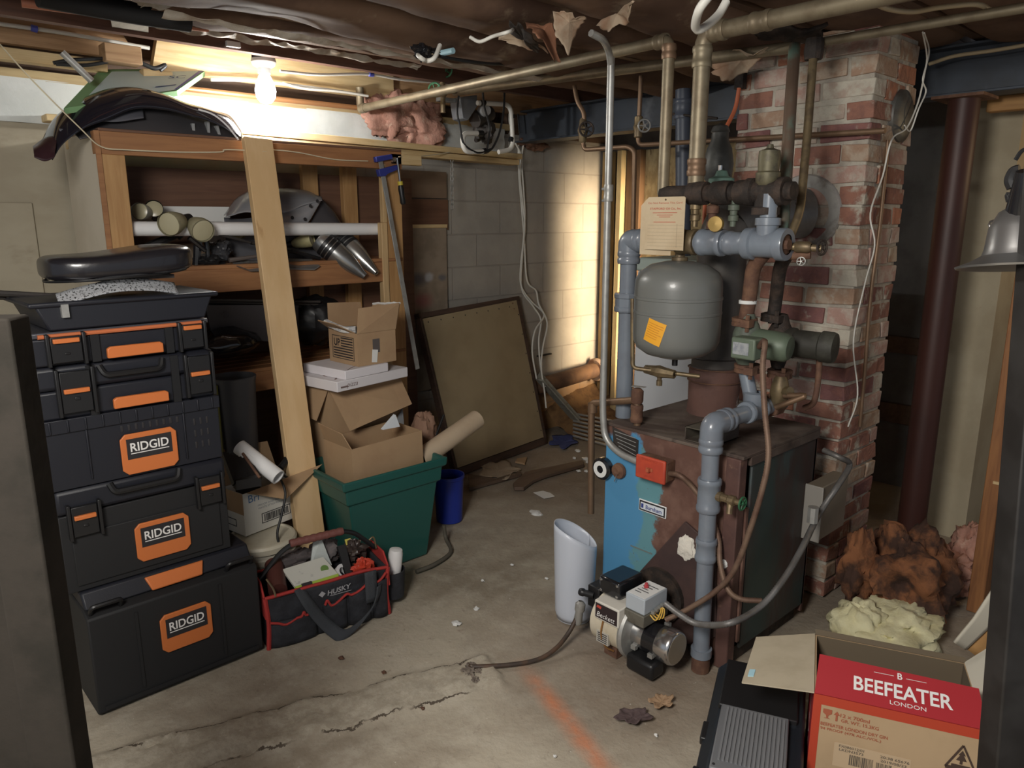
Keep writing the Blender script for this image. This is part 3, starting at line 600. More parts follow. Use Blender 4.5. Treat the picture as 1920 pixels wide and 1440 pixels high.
# ---------------------------------------------------------------- heating pipework (painted grey, black iron, copper)
def P_(name, label, pts, r, mats, cat='pipe', rr=.05, n=16, extra=None, group=None):
    """pipe with rounded corners; extra = list of (kind, point, axis, r, len) fittings"""
    tt = T(name, label, cat, V(pts[0]) if V(pts[0]).z < V(pts[-1]).z else V(pts[-1]), group=group)
    q = MB(); q.tube(elbowed(pts, rr), r, n); q.build('tube', mats, tt, smooth=60)
    for e in extra or []:
        kind, p, ax, er, L, mm = e;  p = V(p); ax = V(ax).normalized()
        qq = MB(); qq.lathe(([(r*.9,-L/2),(er*.94,-L/2),(er,-L/2+.006),(er,-L/2+.018),(er*.93,-L/2+.022),(er*.93,L/2-.022),(er,L/2-.018),(er,L/2-.006),(er*.94,L/2),(r*.9,L/2)] if L > .045 else [(r*.9,-L/2),(er,-L/2),(er,L/2),(r*.9,L/2)]), p, ax, 20 if kind != 'union' else 8)
        qq.build(kind, mm, tt, smooth=50 if kind != 'union' else 0)
    return tt
G = K['grey_pipe']; HX = 2.335; HZ = 1.537
gy = PX(1175,600,HX).y
ge = PX(1480,461,HX).y
gp = P_('grey_pipe', 'tall grey painted pipe at the left of the tank, elbowing across behind the tag', [(HX,gy,BZ), (HX,gy,HZ), (HX,gy-.62,HZ)], .033, G, rr=.05, n=20, extra=[
    ('elbow', (HX,gy,HZ-.065), (0,0,1), .045, .05, G), ('elbow', (HX,gy-.065,HZ), (0,1,0), .045, .05, G), ('union', (HX,gy,1.295), (0,0,1), .052, .075, G), ('coupling', (HX,PX(1290,455,HX).y,HZ), (0,1,0), .047, .08, K['bronze']),
    ('tee', (HX,PX(1335,455,HX).y,HZ), (0,1,0), .048, .10, G), ('coupling', (HX,PX(1385,455,HX).y,HZ), (0,1,0), .042, .09, G)])
q = MB(); q.tube(elbowed([(HX,gy,HZ-.045),(HX,gy,HZ),(HX,gy-.05,HZ)], .045, 6), .043, 20); q.build('elbow_body', G, gp, smooth=60)
# big grey tee at the right end
ty = PX(1437,458,HX).y
t = T('pipe_tee', 'glossy grey cast tee at the right end of the upper grey pipe', 'pipe fitting', (HX,ty,HZ-.05))
q = MB(); q.lathe([(.034,-.075),(.052,-.075),(.054,-.07),(.054,-.045),(.045,-.04),(.045,.04),(.054,.045),(.054,.07),(.052,.075),(.034,.075)], (HX,ty,HZ), (0,1,0), 24); q.build('tee_body', G, t, smooth=50)
q = MB(); q.lathe([(0,.082),(.018,.082),(.02,.07),(.038,.068),(.038,.05)], (HX,ty,HZ), (0,-1,0), 8); q.build('end_plug', K['rust'], t, smooth=0)
q = MB(); q.lathe([(.034,0),(.036,.06),(.042,.062),(.042,.085),(.03,.088)], (HX,ty,HZ), (0,0,1), 20); q.build('branch_collar', G, t, smooth=50)
q = MB(); q.cyl((HX,ty,HZ+.05), (HX,ty,1.70), .028, 18); q.build('branch_pipe', G, t)
# black upper header
UZ = 1.708; ux = 2.345
uy0, uy1 = PX(1243,362,ux).y, PX(1500,362,ux).y
t = T('black_header_pipe', 'soot black horizontal header pipe the copper drops run into', 'pipe', (ux,(uy0+uy1)/2,UZ-.04))
q = MB(); q.tube([(ux,uy0,UZ),(ux,uy1+.02,UZ)], .030, 18); q.build('tube', K['black_iron'], t)
q = MB()
for yy in (PX(1310,360,ux).y, PX(1355,360,ux).y, PX(1400,360,ux).y): q.lathe([(.03,-.035),(.040,-.035),(.042,0),(.040,.035),(.03,.035)], (ux,yy,UZ), (0,1,0), 16)
q.build('couplings', K['black_iron'], t)
hy = PX(1438,360,ux).y
q = MB(); q.lathe([(.03,-.07),(.046,-.07),(.046,-.045),(.038,-.04),(.038,.04),(.046,.045),(.046,.07),(.03,.07)], (ux,hy,UZ), (0,1,0), 18); q.lathe([(.038,0),(.038,-.05),(.046,-.052),(.046,-.075),(.03,-.075)], (ux,hy,UZ), (0,0,1), 18); q.build('end_tee', K['black_iron'], t)
q = MB(); q.lathe([(.034,.02),(.040,.03),(.040,.06),(.034,.065),(.036,.105),(.034,.13),(.012,.138),(.010,.15),(0,.152)], (ux,hy,UZ), (0,0,1), 16); q.build('air_vent', mat('dull_brass_vent', (.14,.125,.075), .55, .4, col2=(.07,.06,.045), scale=20), t, label='dull brass air vent on top of the header')
t2 = t
# vertical copper drops
A_z0 = 2.215
pA = [PX(667,108,2.34), None]
pa_l, pa_r = PX(676,207,2.345), PX(1226,84,2.345)
dA = PX(1240,345,2.345)
P_('copper_pipe', 'brassy copper pipe running under the joists and dropping behind the tag', [(2.345,pa_l.y,2.335), (2.345,pa_l.y,2.222), (2.345,uy0,2.245), (2.345,uy0,UZ)], .0215, K['brass'], rr=.035, n=14, extra=[
    ('elbow', (2.345,pa_l.y-.03,2.222), (0,1,0), .026, .05, K['brass']), ('elbow', (2.345,uy0+.035,2.244), (0,1,0), .027, .05, K['brass']), ('elbow', (2.345,uy0,2.205), (0,0,1), .027, .05, K['copper'])])
P_('copper_pipe', 'long brassy copper pipe running under the joists into the green-stained riser', [PX(852,172,2.74), PX(1490,88,2.74)], .022, K['brass'], n=14)
P_('copper_pipe', 'thin copper pipe continuing across the ceiling to the upper right corner', [PX(1545,78,2.74), PX(1935,12,2.72)], .016, K['brass'], n=12)
cT = PX(1319,62,2.36)
dC = PX(1316,300,2.36).y
P_('copper_pipe', 'thick vertical copper pipe in front of the brick chimney left edge, topped by an elbow', [(2.36,-.1,2.25), (2.36,cT.y,2.245), (2.36,cT.y,UZ), (2.36,cT.y-.06,UZ-.005)], .029, K['brass'], rr=.05, n=18, extra=[
    ('elbow', (2.36,cT.y,2.17), (0,0,1), .035, .07, K['brass']), ('coupling', (2.36,cT.y,1.80), (0,0,1), .034, .06, K['copper']), ('elbow', (2.36,cT.y-.06,2.245), (0,1,0), .035, .06, K['brass']), ('coupling', (2.36,cT.y-.22,2.246), (0,1,0), .034, .07, K['brass'])])
P_('copper_pipe', 'green-stained copper riser leaning in front of the bricks', [PX(1490,84,2.74), PX(1484,170,2.62), PX(1468,420,2.42), PX(1458,455,2.40)], .021, K['green_cu'], n=14, rr=.02)
P_('copper_pipe', 'narrow copper riser to the right of the green-stained one', [PX(1526,92,2.70), PX(1514,250,2.60), PX(1500,400,2.47), PX(1478,452,2.41), PX(1465,470,2.40)], .0145, K['bronze'], n=12, rr=.05)
q = MB(); q.lathe([(0,-.03),(.03,-.03),(.034,0),(.03,.04),(0,.045)], PX(1526,95,2.70), (0,0,1), 10); q.thing('pipe_fitting', 'black soot covered elbow at the top of the narrow copper riser', 'pipe fitting', K['black_iron'])
# thin copper distribution lines and valves
def handwheel(tt, c, axis, r, mats, name='handwheel'):
    a = V(axis).normalized(); qq = MB(); R = ring(c, r, a, 20); qq.tube(R, r*.16, 6, closed=True)
    for i in range(0, 20, 4): qq.tube([V(c), R[i]], r*.12, 5)
    qq.cyl(V(c)-a*r*.5, V(c)+a*r*.25, r*.25, 8); qq.build(name, mats, tt, smooth=50)
vy = PX(1093,250,2.9).y
t = P_('copper_pipe', 'thin pipe with a black wheel valve beside the tall conduit', [PX(1077,160,2.9), PX(1082,190,2.9), PX(1096,212,2.9), PX(1093,250,2.9), PX(1094,281,2.9), PX(1178,275,2.9), PX(1190,283,2.9), PX(1187,432,2.9)], .0115, K['copper'], rr=.03, n=10)
v_ = PX(1093,245,2.9)
q = MB(); q.lathe([(.012,-.06),(.02,-.05),(.022,-.02),(.028,0),(.022,.02),(.018,.05),(.012,.06)], v_, (0,0,1), 12); q.cyl(v_, v_+V((-.03,-.04,0)), .012, 10); q.build('valve_body', K['bronze'], t)
handwheel(t, v_+V((-.035,-.055,0)), (-.6,-.6,.1), .034, K['black_iron'])
t = P_('copper_pipe', 'thin copper pipe running right across the chimney bricks from a valve', [PX(1202,142,2.93), PX(1196,272,2.93), PX(1300,266,2.965), PX(1660,245,2.965)], .0105, K['copper'], rr=.03, n=10)
v_ = PX(1197,238,2.93)
q = MB(); q.lathe([(.01,-.05),(.02,-.045),(.02,-.015),(.026,0),(.02,.015),(.02,.045),(.01,.05)], v_, (0,0,1), 12); q.cyl(v_, v_+V((-.02,-.04,0)), .012, 10); q.build('valve_body', K['bronze'], t)
handwheel(t, v_+V((-.02,-.05,0)), (-.5,-.7,0), .028, K['galv'])
# tall conduit into the red box
cx = 2.185
cj = P_('conduit', 'tall pale steel conduit from the ceiling bending to the red switch box on the boiler', [PX(1146,108,cx), PX(1139,400,cx), PX(1130,770,cx), PX(1134,822,cx), PX(1160,850,cx), (cx,ra.y+.002,PX(1192,865,cx).z)], .0135, K['galv'], 'conduit', rr=.09, n=12, extra=[('coupling', PX(1141,362,cx), (0,0,1), .018, .06, K['galv'])])
q = MB(); 
for z_ in (354,376): a = PX(1141,z_,cx); q.cyl(a, a+V((0,.03,0)), .005, 8)
q.build('screws', K['galv'], cj)
# copper relief line
rx = 2.275; rby = PZ(1193,792,BZ).y
t = P_('relief_pipe', 'copper relief pipe rising from the boiler top, turning left and dropping to the floor', [(rx,PX(1195,790,rx).y,BZ), (rx,PX(1195,750,rx).y,PX(1195,750,rx).z), PX(1109,756,rx), PX(1108,962,rx)], .0145, K['copper'], rr=.02, n=12, extra=[('nipple', PX(1194,775,rx), (0,0,1), .025, .07, K['rust']), ('elbow', PX(1111,760,rx)+V((0,0,-.01)), (0,0,1), .02, .04, K['copper'])])
v_ = PX(1195,742,rx); q = MB(); q.lathe([(.02,-.03),(.024,-.02),(.024,.02),(.014,.03),(0,.032)], v_, (0,0,1), 14); q.build('valve_body', K['rust'], t)
q = MB(); q.bar(v_+V((0,.025,.035)), v_+V((0,-.035,.04)), .018, .003); q.build('lever', K['galv'], t)
# ---------------------------------------------------------------- expansion tank
ec = PX(1270,580,2.355); ec.z = 0; eb, et = PX(1270,672,2.36).z, PX(1270,488,2.36).z; er = .163
t = T('expansion_tank', 'grey expansion tank with an orange sticker hanging below the pipes', 'tank', (ec.x,ec.y,eb))
h = et-eb
prof = [(0,0),(er*.35,.004),(er*.7,.02),(er*.92,.045),(er*.985,.07),(er,.10),(er,h*.47),(er*1.012,h*.475),(er*1.012,h*.495),(er,h*.50),(er,h*.615),(er*1.014,h*.62),(er*1.014,h*.645),(er,h*.65),(er,h-.10),(er*.985,h-.07),(er*.9,h-.042),(er*.65,h-.015),(er*.3,h-.002),(0,h)]
q = MB(); q.lathe(prof, (ec.x,ec.y,eb), n=56); q.build('tank_shell', mat('tank_grey', (.165,.17,.16), .36, 0, coat=.15), t, smooth=40)
q = MB(); q.cyl((ec.x,ec.y,eb-.028), (ec.x,ec.y,eb+.004), .011, 10); q.build('air_valve', K['black'], t)
q = MB(); q.lathe([(0,-.005),(.03,0),(.03,.012),(.018,.014),(.018,.045),(.024,.047),(.024,.07)], (ec.x,ec.y,et), n=12); q.build('neck_fitting', K['bronze'], t)
def on_tank(a, z, k=1.004): return V((ec.x+er*k*cos(a), ec.y+er*k*sin(a), z))
vdir = atan2(-ec.y, -ec.x)
sa, sz = vdir+radians(-29), PX(1221,613,2.3).z
q = MB()
def st(u, v):
    a = (u-.5)*.074; b_ = (v-.5)*.086; k = radians(-17); return on_tank(sa+(a*cos(k)-b_*sin(k))/er, sz+a*sin(k)+b_*cos(k))
q.grid(st, 10, 8); sk = q.build('sticker', mat('orange_label', (.85,.40,.025), .6), t, label='tilted orange warning sticker')
q = MB()
for i in range(7):
    v0 = .82-i*.10; u1 = .92 if i in (0,1,4) else .75
    q.grid(lambda u, v: st(.08+u*(u1-.08), v0+v*.025)+(on_tank(sa,sz,1.008)-on_tank(sa,sz)), 6, 1)
q.build('print_lines', mat('orange_ink', (.60,.22,.02), .7), sk)
# feed line under the tank
t = P_('copper_pipe', 'thin copper feed pipe turning under the tank through a small drain valve', [PX(1186,560,2.30), PX(1186,690,2.30), PX(1312,706,2.42)], .0085, K['bronze'], rr=.02, n=10)
v_ = PX(1237,697,2.35)
q = MB(); q.lathe([(.009,-.065),(.017,-.065),(.019,-.045),(.022,-.02),(.026,0),(.022,.02),(.019,.045),(.017,.065),(.009,.065)], v_, (.12,-.9,-.03), 8); q.lathe([(.0,-.055),(.012,-.055),(.012,-.035),(.009,-.033),(.012,0)], v_, (0,0,1), 10); q.build('drain_valve', K['bronze'], t)
# ---------------------------------------------------------------- hanging service cards
tx = 2.275
def card(label, y0, y1, z0, z1, x, cut, col):
    tt = T('service_card', label, 'card', (x,(y0+y1)/2,z0)); qq = MB(); W = y0-y1; Hh = z1-z0
    poly = [(0,0),(W,0),(W,Hh-cut*.4),(W-cut*.5,Hh),(cut,Hh),(0,Hh-cut)]
    qq.prism(poly, (x,y0,z0), (0,-1,0), (0,0,1), .0012); qq.build('card_sheet', col, tt); return tt
cA, cB = PX(1212,370,tx), PX(1281,470,tx)
manila = mat('manila_card', (.60,.48,.32), .8, col2=(.54,.42,.27), scale=8)
card('blank manila card hanging just behind the printed card', PX(1203,380,tx+.012).y, PX(1262,380,tx+.012).y, PX(1230,478,tx+.012).z, PX(1230,374,tx+.012).z, tx+.012, .022, manila)
t = card('manila service card printed in red hanging from the black header', cA.y, cB.y, cB.z, cA.z, tx, .012, manila)
W = cA.y-cB.y; my = (cA.y+cB.y)/2; top = cA.z
q = MB()
U, Z_ = (0,-1,0), (0,0,1)
q.text('Do Not Remove This Card', .0065, (tx-.0014,my,top-.021), U, Z_, width=W*.86); q.text('STAFFORD Oil Co., Inc.', .0085, (tx-.0014,my-.003,top-.042), U, Z_, width=W*.80, bold=True)
for z_, wf in ((.055,.62),(.063,.40),(.070,.28),(.088,.56)): q.b2((tx-.0018,my+W*wf/2,top-z_), (tx-.0012,my-W*wf/2,top-z_-.002))
q.build('red_printing', mat('card_red', (.52,.13,.08), .7), t)
q = MB()
for i in range(8): q.b2((tx-.0018,cA.y-.012,top-.10-i*.0125), (tx-.0012,cB.y+.004,top-.1008-i*.0125))
q.b2((tx-.0018,cB.y+.03,top-.095), (tx-.0012,cB.y+.0312,cB.z+.01)); q.build('ruled_lines', mat('rule_grey', (.38,.31,.22), .8), t)
q = MB(); q.cyl((tx-.002,my-.002,top-.010), (tx+.002,my-.002,top-.010), .0035, 10); q.build('eyelet', K['bronze'], t)
q = MB(); q.tube([(tx-.002,my-.002,top-.010), (tx+.01,my-.002,UZ-.035), (ux-.02,my-.002,UZ+.0)], .001, 5); q.build('wire_tie', K['steel_dark'], t)
# ---------------------------------------------------------------- small valves between the headers
def stack(label, px, py0, py1, x, mats, rr, name='valve'):
    a, b_ = PX(px,py0,x), PX(px,py1,x); H_ = a.z-b_.z; qq = MB()
    qq.lathe([(0,0),(rr*.6,0),(rr*.6,H_*.2),(rr,H_*.22),(rr,H_*.4),(rr*.7,H_*.45),(rr*.75,H_*.6),(rr*1.1,H_*.62),(rr*1.1,H_*.8),(rr*.5,H_*.85),(rr*.5,H_),(0,H_)], (x,a.y,b_.z), n=12)
    return qq.thing(name, label, 'valve', mats)
stack('small dark valve just right of the printed card', 1305, 372, 425, 2.35, K['bronze'], .018)
stack('brass valve body with a round disc below the black header', 1338, 372, 445, 2.35, K['rust'], .02)
stack('small valve with a white tip under the middle of the black header', 1377, 375, 425, 2.34, K['green_iron'], .018)
q = MB(); q.lathe([(0,.01),(.026,.008),(.028,0),(.026,-.012),(0,-.012)], PX(1342,420,2.30), (-1,-.2,0), 22); q.thing('pressure_gauge', 'small round brass gauge on the grey pipe right of the card', 'gauge', mat('brass_face', (.42,.28,.09), .4, .5))
t = T('air_vent', 'bulging dark air separator with a green cap standing behind the thick copper pipe', 'valve', PX(1345,345,2.75))
a = PX(1345,345,2.75)
q = MB(); q.lathe([(.04,0),(.055,.02),(.06,.08),(.05,.14),(.035,.17),(.033,.20),(.038,.205),(.03,.225),(.012,.235),(0,.24)], a, n=20); q.build('vent_body', mat('dark_vent', (.07,.07,.065), .5, .3, col2=(.13,.13,.12), scale=9), t)
q = MB(); q.lathe([(0,.0),(.05,0),(.05,.03),(.028,.04),(.02,.06),(0,.065)], PX(1352,350,2.66), n=14); q.build('green_cap', mat('verdigris', (.16,.27,.22), .6, .2), t)
q = MB(); q.lathe([(0,0),(.008,0),(.008,.03),(0,.032)], PX(1350,325,2.66), n=8); q.build('bleed_nipple', K['chrome'], t)
cable('cable', 'orange cable hanging from the beam behind the thick copper pipe', [PX(1386,165,2.96), PX(1378,205,2.95), PX(1358,245,2.9), PX(1335,290,2.85), PX(1325,345,2.8), PX(1320,420,2.75)], .009, mat('orange_cable', (.60,.16,.07), .5))
q = MB(); q.b2(PX(1378,135,2.96), PX(1392,165,2.96)+V((.03,0,0))); q.thing('wire_box', 'small black connector box above the orange cable', 'box', K['black_iron'])
P_('vent_pipe', 'dark slate grey vertical pipe standing behind the copper drops', [PX(1281,168,3.15), PX(1281,480,3.15)], .037, mat('slate_pipe', (.055,.065,.09), .45), n=18, extra=[('coupling', PX(1281,205,3.15), (0,0,1), .044, .09, mat('slate_pipe_b', (.06,.07,.095), .45))])
P_('iron_bracket', 'thin dark rod crossing the slate grey pipe under the beam', [PX(1245,212,3.12), PX(1345,222,3.12)], .006, K['black_iron'], 'bracket', n=8)
# boiler drain valves to the right of the tee
t = P_('drain_valve', 'short bronze pipe with a black wheel valve sticking out right of the big grey tee', [PX(1470,462,2.36), PX(1540,466,2.40)], .012, K['bronze'], 'valve', n=10)
q = MB(); q.lathe([(.012,-.03),(.019,-.02),(.019,.02),(.012,.03)], PX(1505,463,2.38), (.05,-1,0), 10); q.build('valve_body', K['bronze'], t)
handwheel(t, PX(1541,464,2.40), (-.2,-1,0), .024, K['black_iron'])
t = P_('drain_valve', 'small red-brown valve hanging below the bronze wheel valve', [PX(1478,480,2.38), PX(1520,478,2.40)], .014, K['rust'], 'valve', n=10)
handwheel(t, PX(1502,490,2.36), (-1,-.3,0), .013, K['galv'])
# ---------------------------------------------------------------- circulator pumps
def flange(tt, c, r, mats, name='flange'):
    qq = MB(); c = V(c); qq.lathe([(.02,-.014),(r,-.014),(r,-.003),(r*.96,-.001),(r*.96,.001),(r,.003),(r,.014),(.02,.014)], c, n=18)
    for a in (0, pi): qq.box(c+V((cos(a+.7)*r*1.15, sin(a+.7)*r*1.15, 0)), (.035,.035,.026)); qq.cyl(c+V((cos(a+.7)*r*1.2, sin(a+.7)*r*1.2,-.03)), c+V((cos(a+.7)*r*1.2, sin(a+.7)*r*1.2,.03)), .008, 6)
    qq.build(name, mats, tt, smooth=40)
px_ = 2.40
pc = PX(1400,640,px_)
t = T('circulator_pump', 'green-grey circulator pump with a wiring box, nearer of the two pumps', 'pump', PX(1402,690,px_))
q = MB(); q.lathe([(.022,-.11),(.026,-.085),(.04,-.06),(.05,-.03),(.052,.0),(.05,.03),(.04,.06),(.026,.085),(.022,.10)], pc, n=20); q.build('volute', K['green_iron'], t)
q = MB(); md = V((.12,-.98,-.05)).normalized(); q.lathe([(0,.16),(.04,.158),(.05,.145),(.052,.11),(.052,.03),(.045,.0)], pc, md, 24); q.build('motor', mat('pump_green', (.115,.15,.105), .5, .1, col2=(.09,.11,.08), scale=10), t)
wb = PX(1402,652,px_-.075)
q = MB(); q.box(wb, (.07,.092,.075)); wbx = q.build('wiring_box', mat('pump_box', (.13,.165,.12), .5, .1), t, bevel=.006)
q = MB(); q.box(wb+V((-.0365,.006,0)), (.002,.06,.042)); q.build('rating_label', mat('silver_label', (.45,.47,.48), .4, .3, col2=(.30,.32,.36), scale=60), wbx)
flange(t, PX(1396,603,px_), .045, K['rust']); flange(t, PX(1402,690,px_), .048, K['rust'])
t = P_('iron_pipe', 'rusty iron pipe coming down from the grey tee into the nearer pump', [PX(1432,475,2.36), PX(1412,500,2.38), PX(1405,560,2.40), PX(1397,603,px_)], .026, K['rust'], n=16, rr=.06, extra=[('tape_ring', PX(1402,566,px_), (0,0,1), .031, .012, K['paper'])])
pc2 = PX(1462,640,2.56)
t = T('circulator_pump', 'black soot covered circulator pump behind, with its motor pointing right', 'pump', PX(1458,700,2.56))
q = MB(); q.lathe([(.022,-.10),(.03,-.07),(.05,-.03),(.05,.03),(.03,.07),(.022,.10)], pc2, n=18); q.build('volute', K['black_iron'], t)
q = MB(); q.lathe([(0,.20),(.052,.197),(.056,.185),(.056,.15),(.05,.145),(.05,.06),(.056,.055),(.056,.02),(.03,0)], pc2, (.15,-.98,-.02), 22); q.build('motor', mat('sooty_motor', (.03,.028,.022), .65, .1, col2=(.07,.07,.055), scale=9), t)
flange(t, PX(1450,595,2.56), .045, K['black_iron']); flange(t, PX(1462,700,2.56), .045, K['rust'])
P_('iron_pipe', 'blackened iron pipe dropping into the rear pump', [PX(1475,478,2.44), PX(1462,500,2.5), PX(1455,560,2.56), PX(1450,595,2.56)], .024, K['black_iron'], n=14, rr=.05)
t = T('gate_valve', 'bronze valve body below the rear pump', 'valve', PX(1462,755,2.50)); a = PX(1462,735,2.50)
q = MB(); q.lathe([(.018,-.06),(.028,-.055),(.032,-.02),(.036,0),(.032,.02),(.026,.045),(.018,.06)], a, n=14); q.lathe([(0,.05),(.02,.05),(.022,.03),(.016,.0)], a, (-.3,-1,.2), 10); q.build('valve_body', K['bronze'], t)
P_('copper_pipe', 'short copper stub bent back beside the rear pump valve', [PX(1470,742,2.48), PX(1512,742,2.48), PX(1470,758,2.46), PX(1455,764,2.46)], .011, K['copper'], rr=.015, n=10)
cable('conduit', 'rusty flexible conduit curling down from the rear pump motor', [PX(1530,638,2.62), PX(1536,665,2.62), PX(1533,720,2.62), PX(1525,755,2.60), PX(1508,765,2.60)], .011, K['rust'], 'conduit', 9)
# ---------------------------------------------------------------- grey drain main in front of the boiler
DX = 2.155; dy = PX(1335,800,DX).y; dz = PX(1335,790,DX).z-.01
dt = P_('grey_pipe', 'grey painted pipe standing before the boiler, elbowing back over its top', [(DX,dy-.012,.0), (DX,dy,dz), (DX+.42,dy-.03,dz+.015)], .030, G, rr=.055, n=20, extra=[
    ('elbow', (DX,dy,dz-.075), (0,0,1), .042, .05, G), ('elbow', (DX+.075,dy-.005,dz+.002), (1,0,0), .042, .05, G), ('tee', (DX,dy-.004,.68), (0,0,1), .042, .12, G), ('coupling', (DX,dy-.006,.475), (0,0,1), .038, .085, G), ('tee', (DX+.24,dy-.017,dz+.01), (1,0,0), .041, .11, G),
    ('collar', (DX,dy-.012,.075), (0,0,1), .038, .03, G), ('union', (DX+.36,dy-.026,dz+.014), (1,0,0), .045, .06, K['rust'])])
q = MB(); q.cyl((DX,dy-.012,0), (DX,dy-.012,.065), .033, 14); q.build('foot_nipple', K['rust'], dt)
q = MB(); q.tube(elbowed([(DX,dy,dz-.055),(DX,dy,dz),(DX+.06,dy-.004,dz)], .05, 6), .040, 20); q.build('elbow_body', G, dt, smooth=60)
q = MB(); q.tube([(DX+.24,dy-.017,dz+.01), (px_,pc.y,PX(1402,690,px_).z)], .026, 16); q.lathe([(.028,0),(.04,.02),(.04,.055),(.028,.06)], (DX+.24,dy-.017,dz+.02), n=16); q.build('riser', G, dt)
v_ = V((DX,dy-.004,.685))
q = MB(); q.lathe([(.018,.03),(.018,.05),(.014,.052),(.014,.075),(.018,.08),(.018,.10),(.010,.105),(.010,.125)], v_, (0,-1,0), 10); q.cyl(v_+V((0,-.085,0)), v_+V((-.012,-.09,-.045)), .011, 10); dv = q.build('drain_cock', K['bronze'], dt)
handwheel(dv, v_+V((0,-.13,0)), (0,-1,0), .022, mat('green_wheel', (.03,.13,.06), .5))
# armoured cables: ribbed flexible sheath
def ribbed(name, label, pts, r, mats, cat='conduit', pitch=.009):
    P = catmull(pts, 14); out = [P[0]]
    acc = 0; step = pitch/2
    for a, b_ in zip(P, P[1:]):
        L = (b_-a).length; d = step-acc
        while d <= L: out.append(a.lerp(b_, d/L)); d += step
        acc = (acc+L) % step
    rr = [r*(1.0 if i % 2 else .86) for i in range(len(out))]
    qq = MB(); qq.tube(out, rr, 9); return qq.thing(name, label, cat, mats, smooth=60)
rustc = mat('rusty_armour', (.20,.13,.09), .6, .4, col2=(.13,.07,.05), scale=12)
ribbed('flexible_conduit', 'long rusty armoured cable looping from the nearer pump down to the burner', [wb+V((-.01,-.047,.01)), PX(1424,640,2.28)+V((0,-.02,0)), PX(1430,690,2.24), PX(1434,770,2.2), PX(1441,850,2.16), PX(1430,915,2.14), PX(1404,1000,2.13), PX(1376,1070,2.12), PX(1340,1110,2.11), PX(1290,1142,2.08), PX(1248,1162,2.04)], .0105, rustc)
ribbed('flexible_conduit', 'rusty armoured cable from the red switch box passing behind the grey pipe', [(2.19,rb_.y,PX(1247,885,2.19).z), PX(1275,892,2.17), PX(1300,915,2.195), PX(1330,960,2.20), PX(1347,1010,2.19), PX(1350,1055,2.17), PX(1362,1100,2.14), PX(1385,1122,2.15), PX(1430,1127,2.2)], .0105, rustc)
eg = PY(1524,965,1.14)
ribbed('flexible_conduit', 'grey armoured cable swooping across the boiler side down to the burner', [PY(1540,855,1.2)+V((.08,.03,0)), PY(1575,858,1.16), PY(1593,872,1.15), PY(1570,912,1.13), PY(1535,965,1.15), PY(1500,1035,1.10), PY(1465,1092,1.10), PY(1425,1138,1.12), PX(1370,1168,2.02), PX(1310,1170,2.02), PX(1275,1152,2.0), PX(1246,1130,1.99)], .012, mat('grey_armour', (.21,.205,.20), .5, .4, col2=(.14,.13,.12), scale=12))
t = T('electrical_box', 'small metal electrical box fixed low on the right side of the boiler', 'box', PY(1530,1000,1.2))
ea, eb_ = PY(1542,915,1.19), PY(1582,985,1.19)
q = MB(); q.b2((ea.x,1.19,eb_.z), (eb_.x,BY0,ea.z)); q.build('box_body', mat('dusty_box', (.20,.165,.12), .7, col2=(.2,.16,.12), scale=8), t, bevel=.004)
q = MB(); q.b2((ea.x-.008,1.182,eb_.z-.003), (ea.x,BY0,ea.z+.003)); q.build('cover', mat('pale_cover', (.30,.28,.25), .6), t, bevel=.003)
q = MB(); q.cyl(eg+V((0,0,-.03)), eg+V((0,0,.03)), .02, 8); q.build('cable_clamp', K['galv'], t)
# ---------------------------------------------------------------- oil burner
bx = 1.945
t = T('oil_burner', 'oil burner with cream housing and chrome motor at the foot of the boiler', 'burner', PX(1160,1230,2.0)); OB = t
hl, hr = PX(1106,1180,bx), PX(1164,1190,bx); hzc = PX(1140,1180,bx).z; hw = hl.y-hr.y; hcy = (hl.y+hr.y)/2
hR = .098; hc = V((bx+.085,hcy,hzc))
cream = mat('grubby_cream', (.62,.56,.44), .45, col2=(.50,.43,.30), scale=7, col3=(.35,.2,.08), scale3=5, lo3=.62, hi3=.75)
q = MB(); q.lathe([(0,-hw/2),(hR-.012,-hw/2),(hR,-hw/2+.01),(hR,hw/2-.01),(hR-.012,hw/2),(0,hw/2)], hc, (0,-1,0), 36); q.build('fan_housing', cream, t, smooth=40)
q = MB(); q.lathe([(hR-.02,0),(hR+.012,0),(hR+.014,.008),(hR+.008,.018),(.05,.022),(0,.022)], hc+V((0,-hw/2,0)), (0,-1,0), 36); q.build('motor_flange', K['galv'], t, smooth=40)
q = MB(); q.b2((bx-.004,hcy+.028,hzc-.012), (bx-.0155,hcy-.028,hzc-.058)); hx = q.build('rating_label', mat('dim_label', (.45,.43,.38), .7), t)
q = MB(); 
for i in range(5): q.b2((bx-.0165,hcy+.022,hzc-.018-i*.008), (bx-.0155,hcy-.022,hzc-.021-i*.008))
q.build('print_lines', K['ink'], hx)
